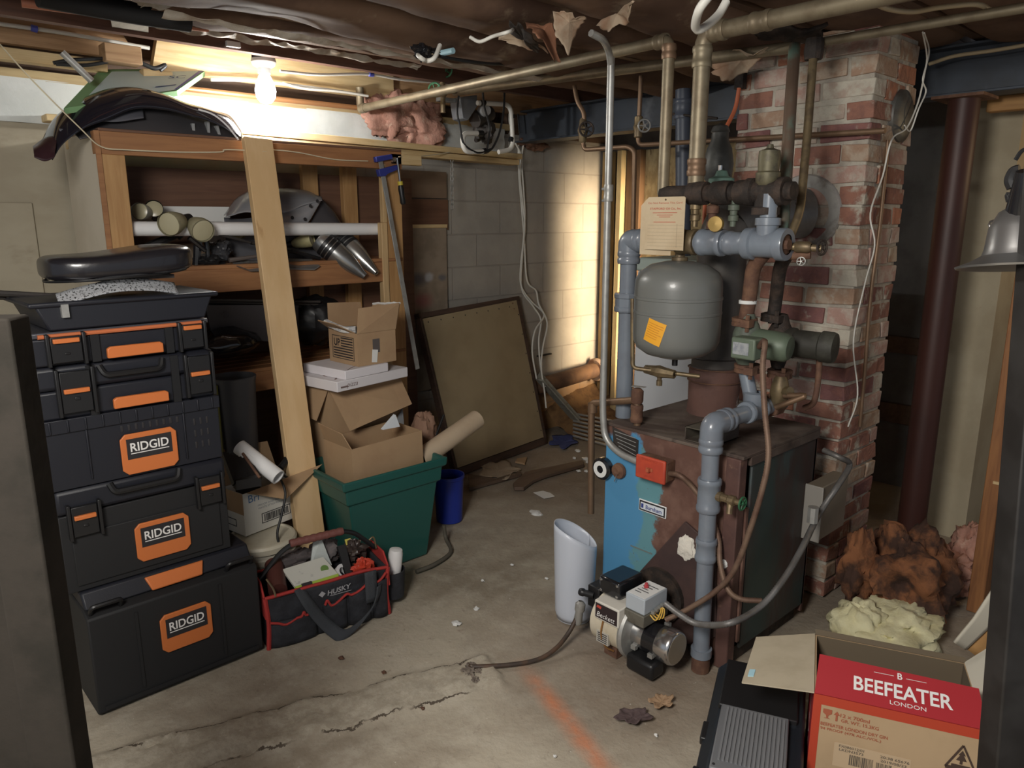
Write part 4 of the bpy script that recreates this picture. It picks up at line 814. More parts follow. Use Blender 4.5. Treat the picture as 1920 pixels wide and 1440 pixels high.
# badge plate
b0, b1 = PX(1115,1122,bx-.02), PX(1160,1162,bx-.02)
bzt = PX(1116,1124,bx-.02).z; bzb = PX(1116,1158,bx-.02).z
q = MB(); q.b2((bx-.02,b0.y,bzb), (bx+.10,b1.y,bzt)); bd = q.build('badge_housing', mat('badge_frame', (.66,.63,.56), .5), t, bevel=.004)
q = MB(); q.b2((bx-.022,b0.y-.007,bzb+.008), (bx-.019,b1.y+.007,bzt-.008)); q.build('badge_field', mat('badge_black', (.03,.02,.022), .45), bd)
q = MB(); q.text('Beckett', .020, (bx-.022,(b0.y+b1.y)/2,bzb+.024), (0,-1,0), (0,0,1), width=(b0.y-b1.y)*.72, slant=.25); q.build('lettering', K['whiteink'], bd)
q = MB(); q.prism([(0,0),(.02,-.003),(.024,.008),(.004,.010)], (bx-.0225,b0.y-.012,bzt-.024), (0,-1,0), (0,0,1), -.0006); q.build('red_flash', K['redink'], bd)
# ignition transformer
f0, f1 = PX(1123,1070,bx+.03), PX(1161,1125,bx+.03)
tz0, tz1 = bzt+.002, PX(1123,1078,bx+.03).z
q = MB(); q.b2((bx+.03,f0.y,tz0), (bx+.17,f1.y,tz1)); q.build('transformer', K['black_gloss'], t, bevel=.010)
q = MB()
for yy, zz in ((f0.y-.012,tz0+.014),(f1.y+.012,tz0+.014),(f0.y-.012,tz1-.012),(f1.y+.012,tz1-.012)): q.lathe([(0,.003),(.005,.002),(.006,0)], (bx+.03,yy,zz), (-1,0,0), 8)
q.build('screws', K['chrome'], t)
# primary control
c0, c1 = PX(1173,1118,bx+.02), PX(1208,1150,bx+.02)
cz0, cz1 = PX(1175,1140,bx+.02).z, PX(1174,1110,bx+.02).z
q = MB(); q.b2((bx+.02,c0.y,cz0), (bx+.155,c1.y,cz1)); pc_ = q.build('control_box', mat('control_grey', (.42,.46,.50), .5), t, bevel=.004)
q = MB(); q.b2((bx+.026,c0.y-.004,cz1), (bx+.149,c1.y+.004,cz1+.0012)); lab = q.build('top_label', K['paper'], pc_)
q = MB()
for i, (u0, u1, v0) in enumerate(((.1,.5,.2),(.1,.8,.35),(.2,.6,.5),(.1,.7,.65),(.3,.9,.8))): q.b2((bx+.03+v0*.11,c0.y-.008-u0*(c0.y-c1.y-.016),cz1+.001), (bx+.034+v0*.11,c0.y-.008-u1*(c0.y-c1.y-.016),cz1+.0018))
q.build('print_lines', K['ink'], lab)
q = MB(); q.lathe([(0,.02),(.006,.019),(.006,.012),(.009,.01),(.009,0)], (bx+.10,(c0.y+c1.y)/2+.012,cz1), n=10); q.build('reset_button', mat('reset_red', (.45,.05,.06), .4), pc_)
q = MB(); q.b2((bx+.012,c0.y+.006,cz0-.045), (bx+.16,c1.y-.004,cz0)); q.build('wiring_box', mat('grimy_steel', (.16,.15,.12), .6, .3, col2=(.09,.08,.06), scale=12), t, bevel=.003)
q = MB(); wy = c1.y-.004
for k_ in range(3): q.tube(catmull([(bx+.05+.012*k_,wy,cz0-.005), (bx+.055+.02*k_,wy-.022,cz0-.018-.004*k_), (bx+.085+.01*k_,wy-.02,cz0+.006), (bx+.10,wy-.002,cz0+.006)], 5), .0026, 6)
q.build('yellow_wires', mat('yellow_wire', (.72,.45,.08), .5), t)
q = MB()
for k_ in range(4): q.box((bx+.06+k_*.018,wy-.006,cz0+.004+k_*.003), (.011,.012,.012))
q.build('terminal_block', K['galv'], t)
# motor: axis leaves the housing towards -y
mc = hc+V((0,-hw/2-.02,-.004)); mR = .062
def mpart(nm, z0, z1, r, mm, prof=None):
    qq = MB(); qq.lathe(prof or [(0,z0),(r,z0),(r,z1),(0,z1)], mc, (0,-1,0), 32); return qq.build(nm, mm, t, smooth=40)
mpart('motor_shell', .0, .05, mR*.94, K['chrome']); mpart('motor_band', .05, .105, mR*.97, K['black_gloss'])
mpart('motor_cap', .105, .165, mR, K['chrome'], [(0,.105),(mR,.105),(mR*1.03,.108),(mR*1.03,.155),(mR*.97,.165),(mR*.90,.168),(0,.169)])
q = MB(); q.lathe([(0,.1692),(mR*.88,.1688),(mR*.88,.166)], mc, (0,-1,0), 32); q.build('end_face', mat('brass_tinted_end', (.36,.31,.24), .4, .5), t)
for a in (.9, 3.7):
    for yo in (-.02, -.095):
        q = MB(); q.box(mc+V((cos(a)*mR*1.05,yo,sin(a)*mR*1.05)), (.016,.02,.016)); q.build('clamp_lug', K['galv'], t)
q = MB(); q.b2((bx+.0,mc.y-.005,.012), (bx+.075,mc.y-.125,.012+.062)); q.build('capacitor_box', K['black'], t, bevel=.012)
q = MB(); q.cyl((BX0-.012,hcy-.05,hzc+.06), (hc.x,hcy-.05,hzc+.06), .058, 24); q.lathe([(.058,0),(.11,.0),(.11,.02),(.058,.02)], (BX0-.012,hcy-.05,hzc+.06), (-1,0,0), 24); q.build('blast_tube', K['black_iron'], t)
q = MB(); q.box((hc.x+.02,hcy+hw/2+.035,hzc+.06), (.10,.06,.09)); q.lathe([(0,.065),(.014,.065),(.017,.045),(.013,.04),(.013,0)], (hc.x-.03,hcy+hw/2+.03,hzc+.07), (-.3,1,0), 12); q.build('fuel_pump', K['black'], t, bevel=.006)
q = MB(); q.lathe([(.012,-.05),(.018,-.04),(.015,.0),(.02,.01),(.02,.035),(.01,.045)], PX(1086,1148,1.96), (.2,0,1), 12); q.build('fuel_filter_fitting', K['galv'], t)
q = MB(); q.tube(catmull([(bx-.014,hcy-.003,hzc+.045), (bx-.018,hcy+.004,hzc-.02), (bx+.0,hcy-.004,hzc-.075), (bx+.03,hcy-.02,hzc-.10)], 6), .0035, 7); q.build('fuel_tube', mat('bright_copper_tube', (.42,.22,.08), .4, .6), t)
q = MB(); q.b2((hc.x-.05,hcy+.03,0), (hc.x+.05,hcy-.03,max(.01,hzc-hR+.01))); q.build('foot', K['rust'], t)
cable('fuel_line', 'dark oil supply line lying on the floor from a broken hole to the burner', [PZ(878,1246,.0), PZ(890,1250,.016), PZ(960,1246,.012), PZ(1010,1236,.012), PZ(1042,1216,.03), PX(1064,1190,1.90), PX(1078,1165,1.94), PX(1085,1150,1.96)], .0085, mat('dark_hose', (.045,.032,.025), .6, col2=(.09,.05,.03), scale=15), 'hose', 9)
simple('concrete_chip', 'crumbled lump of concrete where the oil line leaves the floor', 'rubble', mat('crumb_concrete', (.24,.20,.16), .95, col2=(.15,.12,.1), scale=25, bump=.8), lambda q: [q.blob(PZ(884+dx,1252+dyy,.008), (.018*s,.022*s,.012*s), .5, 4, i) for i, (dx, dyy, s) in enumerate(((0,0,1.1),(14,6,.7),(-4,12,.8),(6,22,.7),(-14,4,.5)))])
# ---------------------------------------------------------------- translucent jug
jc = PZ(1078,1168); jc += V((cy,sy,0))*.055
jr = .085
def jug(u, v, k=1.0):
    a = 2*pi*u; d = V((cos(a), sin(a), 0)); r = (jr*(.90+.12*min(1,v*1.1)))*k
    side = d.dot(V((sy,-cy,0)))                       # +1 towards the right of the photo
    top = .362-.048*side+.012*abs(d.dot(V((cy,sy,0))))
    if v < .04: r *= .93
    return jc+d*r+V((0,0,.004+v*top))
pm, nt, b = newmat('milky_plastic'); b.inputs['Base Color'].default_value = (.62,.66,.74,1); b.inputs['Roughness'].default_value = .35; b.inputs['Subsurface Weight'].default_value = .25; b.inputs['Subsurface Radius'].default_value = (.05,.05,.05); b.inputs['Transmission Weight'].default_value = .12
t = T('plastic_jug', 'milky white plastic jug with the top cut open standing before the boiler', 'jug', jc)
q = MB(); q.grid(jug, 48, 16); q.build('jug_wall', pm, t, smooth=60, solid=.003)
q = MB(); q.lathe([(0,.006),(jr*.84,.006),(jr*.84,.0),(0,0)], jc, n=40); q.build('jug_base', pm, t)
# ---------------------------------------------------------------- white appliance, stud wall, soil pipe behind
t = T('white_appliance', 'white enamelled appliance cabinet standing behind the boiler', 'appliance', (3.72,2.30,0))
q = MB(); q.b2((3.42,1.93,.03), (4.02,2.67,1.33)); q.build('cabinet', mat('white_enamel', (.70,.72,.75), .35), t, bevel=.008)
q = MB(); q.b2((3.41,1.92,1.33), (4.02,2.68,1.405)); q.build('top', mat('pale_green_top', (.36,.42,.38), .5), t, bevel=.012)
q = MB(); q.b2((3.46,1.97,0), (3.98,2.63,.03)); q.build('plinth', K['black'], t)
osb = mat('strand_board', (.30,.22,.11), .8, col2=(.44,.34,.18), scale=22, stretch=(1,1,.45), bump=.2, col3=(.18,.12,.06), scale3=26, lo3=.6, hi3=.68)
q = MB(); q.b2((4.665,1.9,.0), (4.69,3.80,2.125)); q.thing('strand_board', 'strand board sheet fixed to the end wall behind the pipes', 'board', osb)
q = MB(); q.b2((4.58,3.86,0), (4.63,3.955,2.125)); q.thing('wall_stud', 'outer wall stud in the corner beside the lit blocks', 'stud', wood('strand_edge', (.34,.24,.11), (.26,.18,.08), 2), bevel=.003)
q = MB(); q.b2((4.55,3.74,0), (4.64,3.785,2.125)); q.thing('wall_stud', 'pale upright stud to the right of the corner stud', 'stud', wood('pale_stud', (.50,.40,.22), (.40,.30,.15), 2), bevel=.003)
q = MB(); q.b2((4.60,3.60,0), (4.662,3.73,2.125)); q.thing('wall_stud', 'dark brown upright stud behind the thin copper pipe', 'stud', wood('brown_stud', (.16,.09,.045), (.11,.06,.03), 2), bevel=.003)
sp0, sp1 = PY(1020,722,3.885), PY(1118,693,3.90)
t = T('soil_pipe', 'rusty iron drain pipe running low along the block wall', 'pipe', (sp0+sp1)/2)
q = MB(); q.cyl(sp0+(sp0-sp1)*.25, sp1, .062, 24); q.build('tube', mat('rusty_soil_pipe', (.13,.075,.05), .75, .2, col2=(.20,.11,.06), scale=9, bump=.3), t)
q = MB(); q.lathe([(.062,-.03),(.085,-.03),(.095,-.01),(.095,.01),(.062,.02)], sp1, sp1-sp0, 24); q.build('hub', mat('pale_hub', (.42,.30,.22), .8, col2=(.2,.1,.06), scale=9), t)
q = MB(); q.grid(lambda u, v: V((4.0+u*.7, 3.45+v*.54, .02+.30*v**2*(.6+.4*u)+.03*noise.noise(V((u*5,v*6,0)))+.012*noise.noise(V((u*19,v*17,0)))-.05*(1-min(1,u*5))-.06*(1-min(1,v*6)))), 40, 30)
o = q.build('dirt_bank', mat('ochre_dirt', (.20,.11,.045), .95, col2=(.12,.065,.03), scale=12, bump=.7)); tag(o, 'bank of ochre dirt heaped under the soil pipe in the corner', 'dirt'); o['kind'] = 'stuff'
for i in range(7):
    a = PZ(1075,775+i*7,.12-.012*i); b_ = PZ(1205,800+i*9,.12-.012*i)
    q = MB(); q.cyl(a, b_, .009, 8); q.thing('metal_rod', 'grey metal rod in the bundle lying in the corner behind the boiler', 'rod', K['galv'], 'rods lying in the corner')
# ---------------------------------------------------------------- timber shelving unit
SY, SB = 3.42, 3.90
sxl, sxr = .885, 2.335
t = T('storage_shelf', 'home-made timber shelving unit with dark plywood back against the wall', 'shelf', ((sxl+sxr)/2, SY, 0)); SH = t
def post(x0, x1, y0, y1, z1, nm='post', mm=None, z0=0):
    q = MB(); q.b2((x0,y0,z0), (x1,y1,z1)); q.build(nm, mm or K['stud_pine'], t, bevel=.003)
post(sxl,sxl+.09,SY,SY+.04,1.875); post(2.225,2.335,SY+.005,SY+.045,1.875); post(2.195,2.232,SY-.005,SY+.035,1.60,'post_batten',K['lumber']); post(2.21,2.236,SY-.002,SY+.03,1.90,'post_batten',K['lumber'],1.60)
post(sxl,sxl+.09,SB-.06,SB-.02,1.92); post(2.225,2.315,SB-.06,SB-.02,1.92); post(1.98,2.07,SB-.06,SB-.02,1.92)
def rail(x0, x1, y0, y1, z0, z1, nm, mm=None):
    q = MB(); q.b2((x0,y0,z0), (x1,y1,z1)); q.build(nm, mm or K['rail_x'], t, bevel=.003)
rail(.865,2.34,SY,SY+.04,1.875,1.965,'top_rail'); rail(.865,2.34,SB-.06,SB-.02,1.92,1.965,'top_rail',K['lumber_x']); rail(.885,2.225,SY+.002,SY+.036,1.29,1.395,'shelf_rail'); rail(.885,2.225,SY+.002,SY+.036,.80,.895,'shelf_rail'); rail(.885,2.225,SB-.06,SB-.02,1.29,1.395,'shelf_rail'); rail(.885,2.225,SB-.06,SB-.02,.80,.895,'shelf_rail')
rail(.885,2.34,SY+.0,SY+.5,1.965,1.977,'top_board',K['darkply'])
for z in (1.395,.895):
    for k in range(5): rail(.90,2.33,SY+.002+k*.092,SY+.002+k*.092+.080,z,z+.018,'deck_slat',K['rail_x'])
q = MB(); q.b2((.88,SB-.02,.0), (2.72,SB,1.86)); q.build('back_panel', K['darkply'], t)
q = MB(); q.b2((1.12,SB-.062,1.40), (2.10,SB-.022,1.50)); q.build('back_batten', wood('grey_batten', (.30,.22,.15), (.22,.16,.1), 0), t, bevel=.003)
q = MB(); q.b2((.868,SY-.0,.0), (.885,SB+.02,1.965)); q.build('end_panel', mat('cream_painted_ply', (.58,.52,.42), .8, col2=(.52,.46,.36), scale=3), t)
q = MB(); q.b2((.866,SY-.006,.0), (.886,SY,1.965)); q.build('panel_edge', K['rail_x'], t)
# boards lying along the top
for k, lab in enumerate(('lower of two long pale boards on the shelf top reaching out over the block wall','upper of two long pale boards on the shelf top below the grey upper wall')):
    q = MB(); q.bar((1.52,3.66,1.995+.038*k), (3.50,3.80-.03*k,1.985+.036*k), .10, .034); q.thing('long_board', lab, 'board', K['lumber_x'], 'long boards on the shelf top', bevel=.003)
q = MB(); q.b2((2.27,SY+.0,1.90), (2.47,SY+.035,1.955)); q.thing('wood_block', 'short pale block at the right end of the shelf top rail', 'block', K['lumber_x'], bevel=.003)
# leaning stud
sf, st_ = V((1.445,2.905,0)), V((1.525,3.375,1.972))
q = MB(); q.bar(sf, st_, .132, .038, up=(0,-1,.24)); q.thing('leaning_stud', 'broad pale pine stud leaning against the front of the shelf', 'stud', mat('fresh_pine', (.66,.46,.25), .6, col2=(.60,.40,.20), scale=9, stretch=(1,1,.05), bump=.08, col3=(.44,.26,.11), scale3=14, lo3=.66, hi3=.76), bevel=.003)
def on_stud(px, py, y): return PY(px, py, y)
# ---------------------------------------------------------------- curved sheet helper: outline given by an upper and a lower edge
def shell(name, label, cat, top, bot, y0, dy, bulge, mats, group=None, th=.004, nv=12, parent=None, wr=.004, tag_=True):
    """sweeps from the lower front edge over to the upper rear edge, bowed outwards"""
    Tp, Bt = catmull([PY(*p, y0+dy) for p in top], 8), catmull([PY(*p, y0) for p in bot], 8)
    def at(P, u): k = u*(len(P)-1); i = min(int(k), len(P)-2); return P[i].lerp(P[i+1], k-i)
    q = MB()
    def fn(u, v):
        a, b_ = at(Bt, u), at(Tp, u); p = a.lerp(b_, v); e = sin(pi*v)
        return p+V((0,-bulge*e*sin(pi*min(1,max(0,u*.9+.05))),bulge*.3*e))+V((0,0,wr*noise.noise(p*9)))
    q.grid(fn, 60, nv); o = q.build(name, mats, parent, smooth=50, solid=th)
    if tag_: tag(o, label, cat, group)
    return o
# green-edged foam board
t = T('foam_board', 'green edged printed foam board propped above the black fairing on the shelf top', 'board', PY(250,190,3.6))
A, B, Cc, D = PY(190,140,3.92), PY(393,137,3.92), PY(333,180,3.55), PY(122,214,3.44)
q = MB(); q.slab([D, Cc, B, A], .022); q.build('foam_sheet', mat('pale_green_foam', (.20,.36,.17), .75), t)
nn = (Cc-D).cross(B-D).normalized(); off_ = .0235
if nn.dot(V((0,0,CAMH))-B) < 0: nn = -nn; off_ = .0015
def onb(u, v): return D.lerp(Cc, u).lerp(A.lerp(B, u), v)+nn*off_
q = MB(); q.add([onb(.12,.06), onb(.97,.04), onb(.965,.88), onb(.12,.92)], [(0,1,2,3)]); q.build('printed_facing', mat('pale_blue_print', (.52,.66,.68), .6), t)
q = MB(); q.add([onb(.955,.05)+nn*.001, onb(.985,.05)+nn*.001, onb(.985,.9)+nn*.001, onb(.94,.9)+nn*.001], [(0,1,2,3)]); q.build('blue_stripe', mat('violet_stripe', (.16,.15,.42), .6), t)
q = MB(); q.text('SC', .05, onb(.80,.62)+nn*.001, (B-A), (A-D), slant=0, lift=0); 
q.add([onb(.70,.25)+nn*.001, onb(.9,.25)+nn*.001, onb(.9,.29)+nn*.001, onb(.70,.29)+nn*.001], [(0,1,2,3)]); q.build('printing', mat('print_ink', (.08,.12,.25), .7), t)
# black fairing on the shelf top
t = T('motorcycle_fairing', 'glossy black motorcycle fairing draped over the left end of the shelf top', 'fairing', PY(260,255,3.5))
fg = mat('black_fairing', (.012,.011,.016), .12, coat=.5); fd = mat('fairing_inside', (.045,.042,.045), .5)
shell('fairing_shell', '', '', [(75,272),(100,225),(135,196),(190,170),(240,164),(290,172),(350,196),(395,208),(430,216),(452,245)], [(98,300),(118,270),(160,240),(200,225),(250,205),(300,205),(345,215),(385,225),(420,240),(455,264)], 3.40, .16, .05, fg, parent=t, tag_=False)
shell('inner_panel', '', '', [(120,240),(175,215),(225,195),(290,188),(350,210),(415,228),(440,245)], [(150,262),(190,254),(235,259),(270,259),(330,260),(400,262),(448,265)], 3.45, .10, .02, fd, parent=t, tag_=False)
shell('grey_panel', '', '', [(110,235),(150,205),(220,195),(265,195)], [(112,246),(160,228),(220,228),(270,222)], 3.43, .1, .02, mat('grey_fairing_panel', (.10,.10,.115), .3), parent=t, tag_=False)
shell('nose_flap', '', '', [(62,275),(85,258),(108,255)], [(64,294),(84,302),(102,296)], 3.36, .10, .02, mat('dark_plum_plastic', (.035,.014,.018), .3), parent=t, tag_=False)
q = MB(); q.tube(catmull([PY(372,205,3.40), PY(400,215,3.39), PY(425,235,3.385), PY(447,262,3.38)], 8), .004, 6); q.build('edge_trim', K['white'], t)
q = MB()
for a, b_ in (((360,232),(362,258)), ((388,228),(390,262)), ((405,236),(410,258))): q.bar(PY(*a,3.48), PY(*b_,3.48), .03, .012)
q.build('mounting_tabs', mat('tab_grey', (.3,.3,.3), .4), t)
shell('motorcycle_fairing', 'white inner fairing panel lying behind the black one below the bulb', 'fairing', [(255,178),(300,170),(350,192),(372,205)], [(262,186),(310,182),(345,200),(362,208)], 3.52, .1, .01, K['white'])
# hanging rod, clamp, chain, string
q = MB(); q.cyl((.97,3.487,1.578), (2.226,3.487,1.565), .0315, 24); q.thing('pvc_pipe', 'long white pipe lying across the shelving between its posts', 'pipe', K['pvc'])
t = T('bar_clamp', 'long blue-jawed bar clamp hanging from the right shelf post', 'clamp', PY(760,690,3.30))
q = MB(); q.bar(PY(713,300,3.40), PY(783,692,3.28), .026, .006, up=(0,-1,0)); q.build('bar', K['galv'], t, bevel=.001)
bl = mat('clamp_blue', (.03,.04,.22), .45)
q = MB(); q.slab([PY(705,294,3.386), PY(735,289,3.386), PY(738,298,3.386), PY(707,304,3.386)], .03, (0,1,0)); q.slab([PY(710,318,3.38), PY(745,309,3.38), PY(747,318,3.38), PY(728,326,3.38), PY(724,330,3.38), PY(713,331,3.38)], .03, (0,1,0)); q.build('jaws', bl, t, bevel=.003)
q = MB(); q.cyl(PY(744,296,3.39), PY(750,342,3.39), .006, 8); q.lathe([(0,0),(.012,0),(.012,.02),(0,.02)], PY(735,300,3.39), (1,0,.2), 10); q.build('screw', K['chrome'], t)
q = MB(); q.cyl(PY(750,340,3.39), PY(751,347,3.39), .014, 12); q.build('yellow_collar', mat('yellow_collar', (.55,.45,.05), .5), t)
q = MB(); q.lathe([(0,0),(.013,.002),(.016,.02),(.014,.06),(.016,.09),(.012,.10),(0,.10)], PY(751,347,3.39), PY(756,382,3.39)-PY(751,347,3.39), 12); q.build('handle', K['black'], t)
q = MB(); c0, c1 = PY(847,287,3.73), PY(848,392,3.73); n_ = 12
for i in range(n_):
    c_ = c0.lerp(c1, (i+.5)/n_); s_ = (c1-c0).length/n_*.66; ax = V((1,0,0)) if i % 2 else V((0,1,0))
    q.tube([c_+V((0,0,s_*sin(2*pi*k/12)))+ax*(.010*cos(2*pi*k/12)) for k in range(12)], .0026, 6, closed=True)
q.thing('chain', 'short steel chain hanging from the end of the long boards', 'chain', K['galv'])
cable('string', 'string stretched from the ceiling at left and along the shelf top rail', [PZ(-10,72,2.30), PZ(60,150,2.12), PY(150,240,3.37), PY(190,275,3.40), PY(240,281,3.405), PY(330,285,3.41), PY(412,285,3.41), PY(420,281,3.405), PY(445,281,3.37), PY(500,284,3.345), PY(510,281,3.40), PY(560,286,3.41), PY(628,299,3.41), PY(690,302,3.41)], .0028, K['string'], 'string', 5)
cable('string', 'thin cord running from the clamp to the long boards over the chain', [PY(748,294,3.40), PY(800,292,3.6), PY(860,282,3.72), PY(880,276,3.78)], .003, K['string'], 'string', 5)
# ---------------------------------------------------------------- things on the middle shelf
def lamp(px, py, y, d, label, r=.052, col=(.34,.31,.2)):
    c = PY(px, py, y); d = V(d).normalized(); tt = T('work_lamp', label, 'lamp', c-V((0,0,r)))
    q = MB(); q.lathe([(r*.98,.04),(r,.03),(r*.96,.0),(r*.7,-.05),(r*.35,-.075),(0,-.078)], c, d, 22); q.build('lamp_shade', mat('olive_shade', col, .5, col2=tuple(k*.75 for k in col), scale=14), tt)
    q = MB(); q.lathe([(0,.034),(r*.5,.036),(r*.92,.03)], c, d, 22); q.build('lens', mat('dusty_lens', (.42,.38,.25), .3), tt)
    q = MB(); q.lathe([(0,-.13),(r*.42,-.125),(r*.45,-.07),(r*.3,-.06)], c, d, 14); q.build('socket', K['black'], tt)
    return tt
lamp(325,418,3.43, (-.75,-.6,-.15), 'olive work lamp hanging over the white pipe, left of the pair')
lamp(374,428,3.42, (.05,-.95,-.3), 'olive work lamp hanging over the white pipe, right of the pair')
lamp(268,398,3.62, (-.6,-.7,.1), 'pale lamp lying behind the left end of the white pipe', .038, (.5,.5,.44))
lamp(290,396,3.66, (-.3,-.8,.3), 'black lamp head behind the left end of the white pipe', .04, (.02,.02,.02))
lamp(440,434,3.60, (.5,-.8,0), 'yellowish lamp under the white pipe left of the leaning stud', .034, (.42,.38,.2))
lamp(572,452,3.58, (.6,-.7,.2), 'yellowish lamp under the white pipe right of the leaning stud', .036, (.42,.38,.2))
silver = mat('silver_fairing', (.36,.36,.38), .35, .25, coat=.3)
t = T('tail_fairing', 'large silver grey motorcycle fairing standing behind the white pipe', 'fairing', PY(530,480,3.68))
shell('fairing_shell', '', '', [(420,404),(445,372),(480,355),(530,353),(575,358),(602,370)], [(425,408),(460,398),(500,402),(540,398),(570,385),(604,376)], 3.60, .16, .03, silver, parent=t, tag_=False)
shell('side_panel', '', '', [(520,402),(550,392),(580,382),(604,374)], [(525,428),(545,430),(570,425),(582,412)], 3.58, .03, .02, silver, parent=t, tag_=False)
shell('side_panel', '', '', [(604,374),(625,395),(640,420)], [(580,424),(610,428),(645,436)], 3.62, .05, .02, mat('dark_fairing_edge', (.07,.065,.07), .3), parent=t, tag_=False)
shell('lower_panel', '', '', [(420,408),(450,410),(520,405),(580,425),(640,438)], [(425,470),(460,490),(520,495),(580,490),(630,480)], 3.66, .02, .01, mat('dark_grey_panel', (.09,.09,.10), .35), parent=t, tag_=False)  # lower panel in a darker grey than the silver shell
q = MB()
for px, py in ((595,377),(582,386),(548,408),(572,411)): q.lathe([(0,.003),(.007,.003),(.009,0)], PY(px,py,3.56), (0,-1,0), 10)
q.build('bolt_holes', K['ink'], t)
def muffler(a, b_, r, label):
    tt = T('exhaust_muffler', label, 'muffler', (a+b_)/2-V((0,0,r))); L = (b_-a).length; d = b_-a
    q = MB(); q.lathe([(0,0),(r*.85,0),(r*.98,L*.08),(r,L*.35),(r*.86,L*.58),(r*.55,L*.80),(r*.32,L*.95),(r*.28,L),(r*.2,L),(r*.2,L*.9)], a, d, 28); q.build('body', mat('satin_steel', (.40,.40,.39), .28, .85), tt)
    q = MB()
    for f in (.12,.2,.28): q.lathe([(r*.98,L*f),(r*1.03,L*f+.003),(r*1.03,L*f+.018),(r*.98,L*f+.02)], a, d, 28)
    q.build('bands', K['black'], tt); return tt
muffler(PY(597,448,3.52), PY(684,518,3.38), .060, 'front one of two silver exhaust mufflers poking over the shelf edge')
muffler(PY(632,440,3.58), PY(706,512,3.375), .056, 'rear one of two silver exhaust mufflers at the right shelf post')
grey_pl = mat('grey_splash_plate', (.17,.165,.16), .45)
def plate(label, pts, y0, y1):
    n_ = len(pts); P = [PY(p[0], p[1], y0 if p[2] else y1) for p in pts]; q = MB(); q.slab(P, .004); return q.thing('plastic_plate', label, 'plate', grey_pl, bevel=.001)
plate('grey leaf shaped plate hanging over the shelf edge left of the leaning stud', [(432,490,0),(455,487,0),(505,490,0),(530,500,1),(520,508,1),(470,509,1),(445,500,1)], 3.40, 3.52)
plate('grey leaf shaped plate on the shelf edge right of the leaning stud', [(535,484,0),(585,486,0),(600,498,1),(590,505,1),(545,504,1),(530,495,1)], 3.40, 3.52)
def clutter(label, items, mats, name='motorcycle_part', cat='part'):
    q = MB()
    for (a, b_, r, y) in items: q.tube([PY(*a, y), PY(*b_, y)], [r, r*.7], 8)
    return q.thing(name, label, cat, mats)
clutter('black bracket standing on the shelf behind the seat', [((372,440),(368,500),.022,3.52),((355,445),(385,470),.014,3.50),((385,436),(392,500),.012,3.52)], K['black_gloss'])
clutter('black fork leg lying at the left end of the middle shelf', [((245,480),(330,440),.026,3.60),((330,440),(345,430),.03,3.60)], K['black'])
clutter('black rod crossing the middle shelf behind the leaning stud', [((392,434),(470,455),.009,3.48),((470,455),(560,470),.009,3.5)], K['steel_dark'])
clutter('short dark tube lying on the middle shelf edge', [((430,488),(485,480),.011,3.47)], mat('dull_tube', (.12,.10,.09), .5))
clutter('dark hose lying in front of the silver mufflers', [((545,470),(600,485),.012,3.50),((530,475),(560,468),.010,3.5)], K['black'])
q = MB(); q.blob(PY(388,492,3.55), (.07,.08,.035), .3, 3, 11); q.thing('motorcycle_part', 'lumpy black plastic housing on the shelf right of the seat', 'part', K['black'])
q = MB(); q.blob(PY(415,470,3.58), (.045,.06,.05), .35, 3, 12); q.thing('motorcycle_part', 'smaller black housing beside the grey leaf shaped plate', 'part', mat('dark_grey_plastic', (.05,.05,.055), .4))
q = MB(); q.b2(PY(395,455,3.80), PY(420,415,3.80)+V((0,.02,0))); q.thing('box', 'pale card box at the back of the middle shelf', 'box', K['paper'])
q = MB(); q.b2(PY(232,428,3.80), PY(430,388,3.80)+V((0,.015,0))); q.thing('panel', 'whitish panel lying against the shelf back behind the white pipe', 'panel', K['paper'])
# lower shelf
q = MB(); q.slab([PY(385,572,3.46), PY(560,572,3.46), PY(560,640,3.50), PY(400,640,3.50)], .012, (0,1,0)); q.lathe([(.010,-.002),(.014,-.002),(.014,.0)], PY(423,590,3.455), (0,-1,0), 14); q.thing('plastic_sheet', 'dark grey flat panel with a round hole on the lower shelf', 'panel', mat('dusty_dark_panel', (.050,.045,.048), .55), bevel=.002)
q = MB(); q.blob(PY(420,640,3.50), (.16,.14,.075), .15, 1.5, 21); q.thing('motorcycle_part', 'rounded black fender below the dark grey panel on the lower shelf', 'part', K['black_gloss'])
q = MB(); q.blob(PY(590,600,3.56), (.14,.16,.13), .18, 1.8, 22); q.thing('motorcycle_part', 'heap of black plastic behind the open flag carton on the lower shelf', 'part', K['black'])
q = MB()
for k in range(3): q.cyl(PY(385,562+k*4,3.45+k*.03), PY(600,566+k*5,3.45+k*.03), .006, 8)
q.thing('metal_rod', 'thin dark rods lying along the lower shelf', 'rod', K['steel_dark'])
q = MB(); q.cyl(PY(-20,549,2.84), PY(112,556,2.84), .010, 8); q.cyl(PY(-20,557,2.87), PY(112,560,2.87), .008, 8); q.thing('metal_rod', 'pair of dark rods passing behind the stack of tool cases at far left', 'rod', K['steel_dark'])
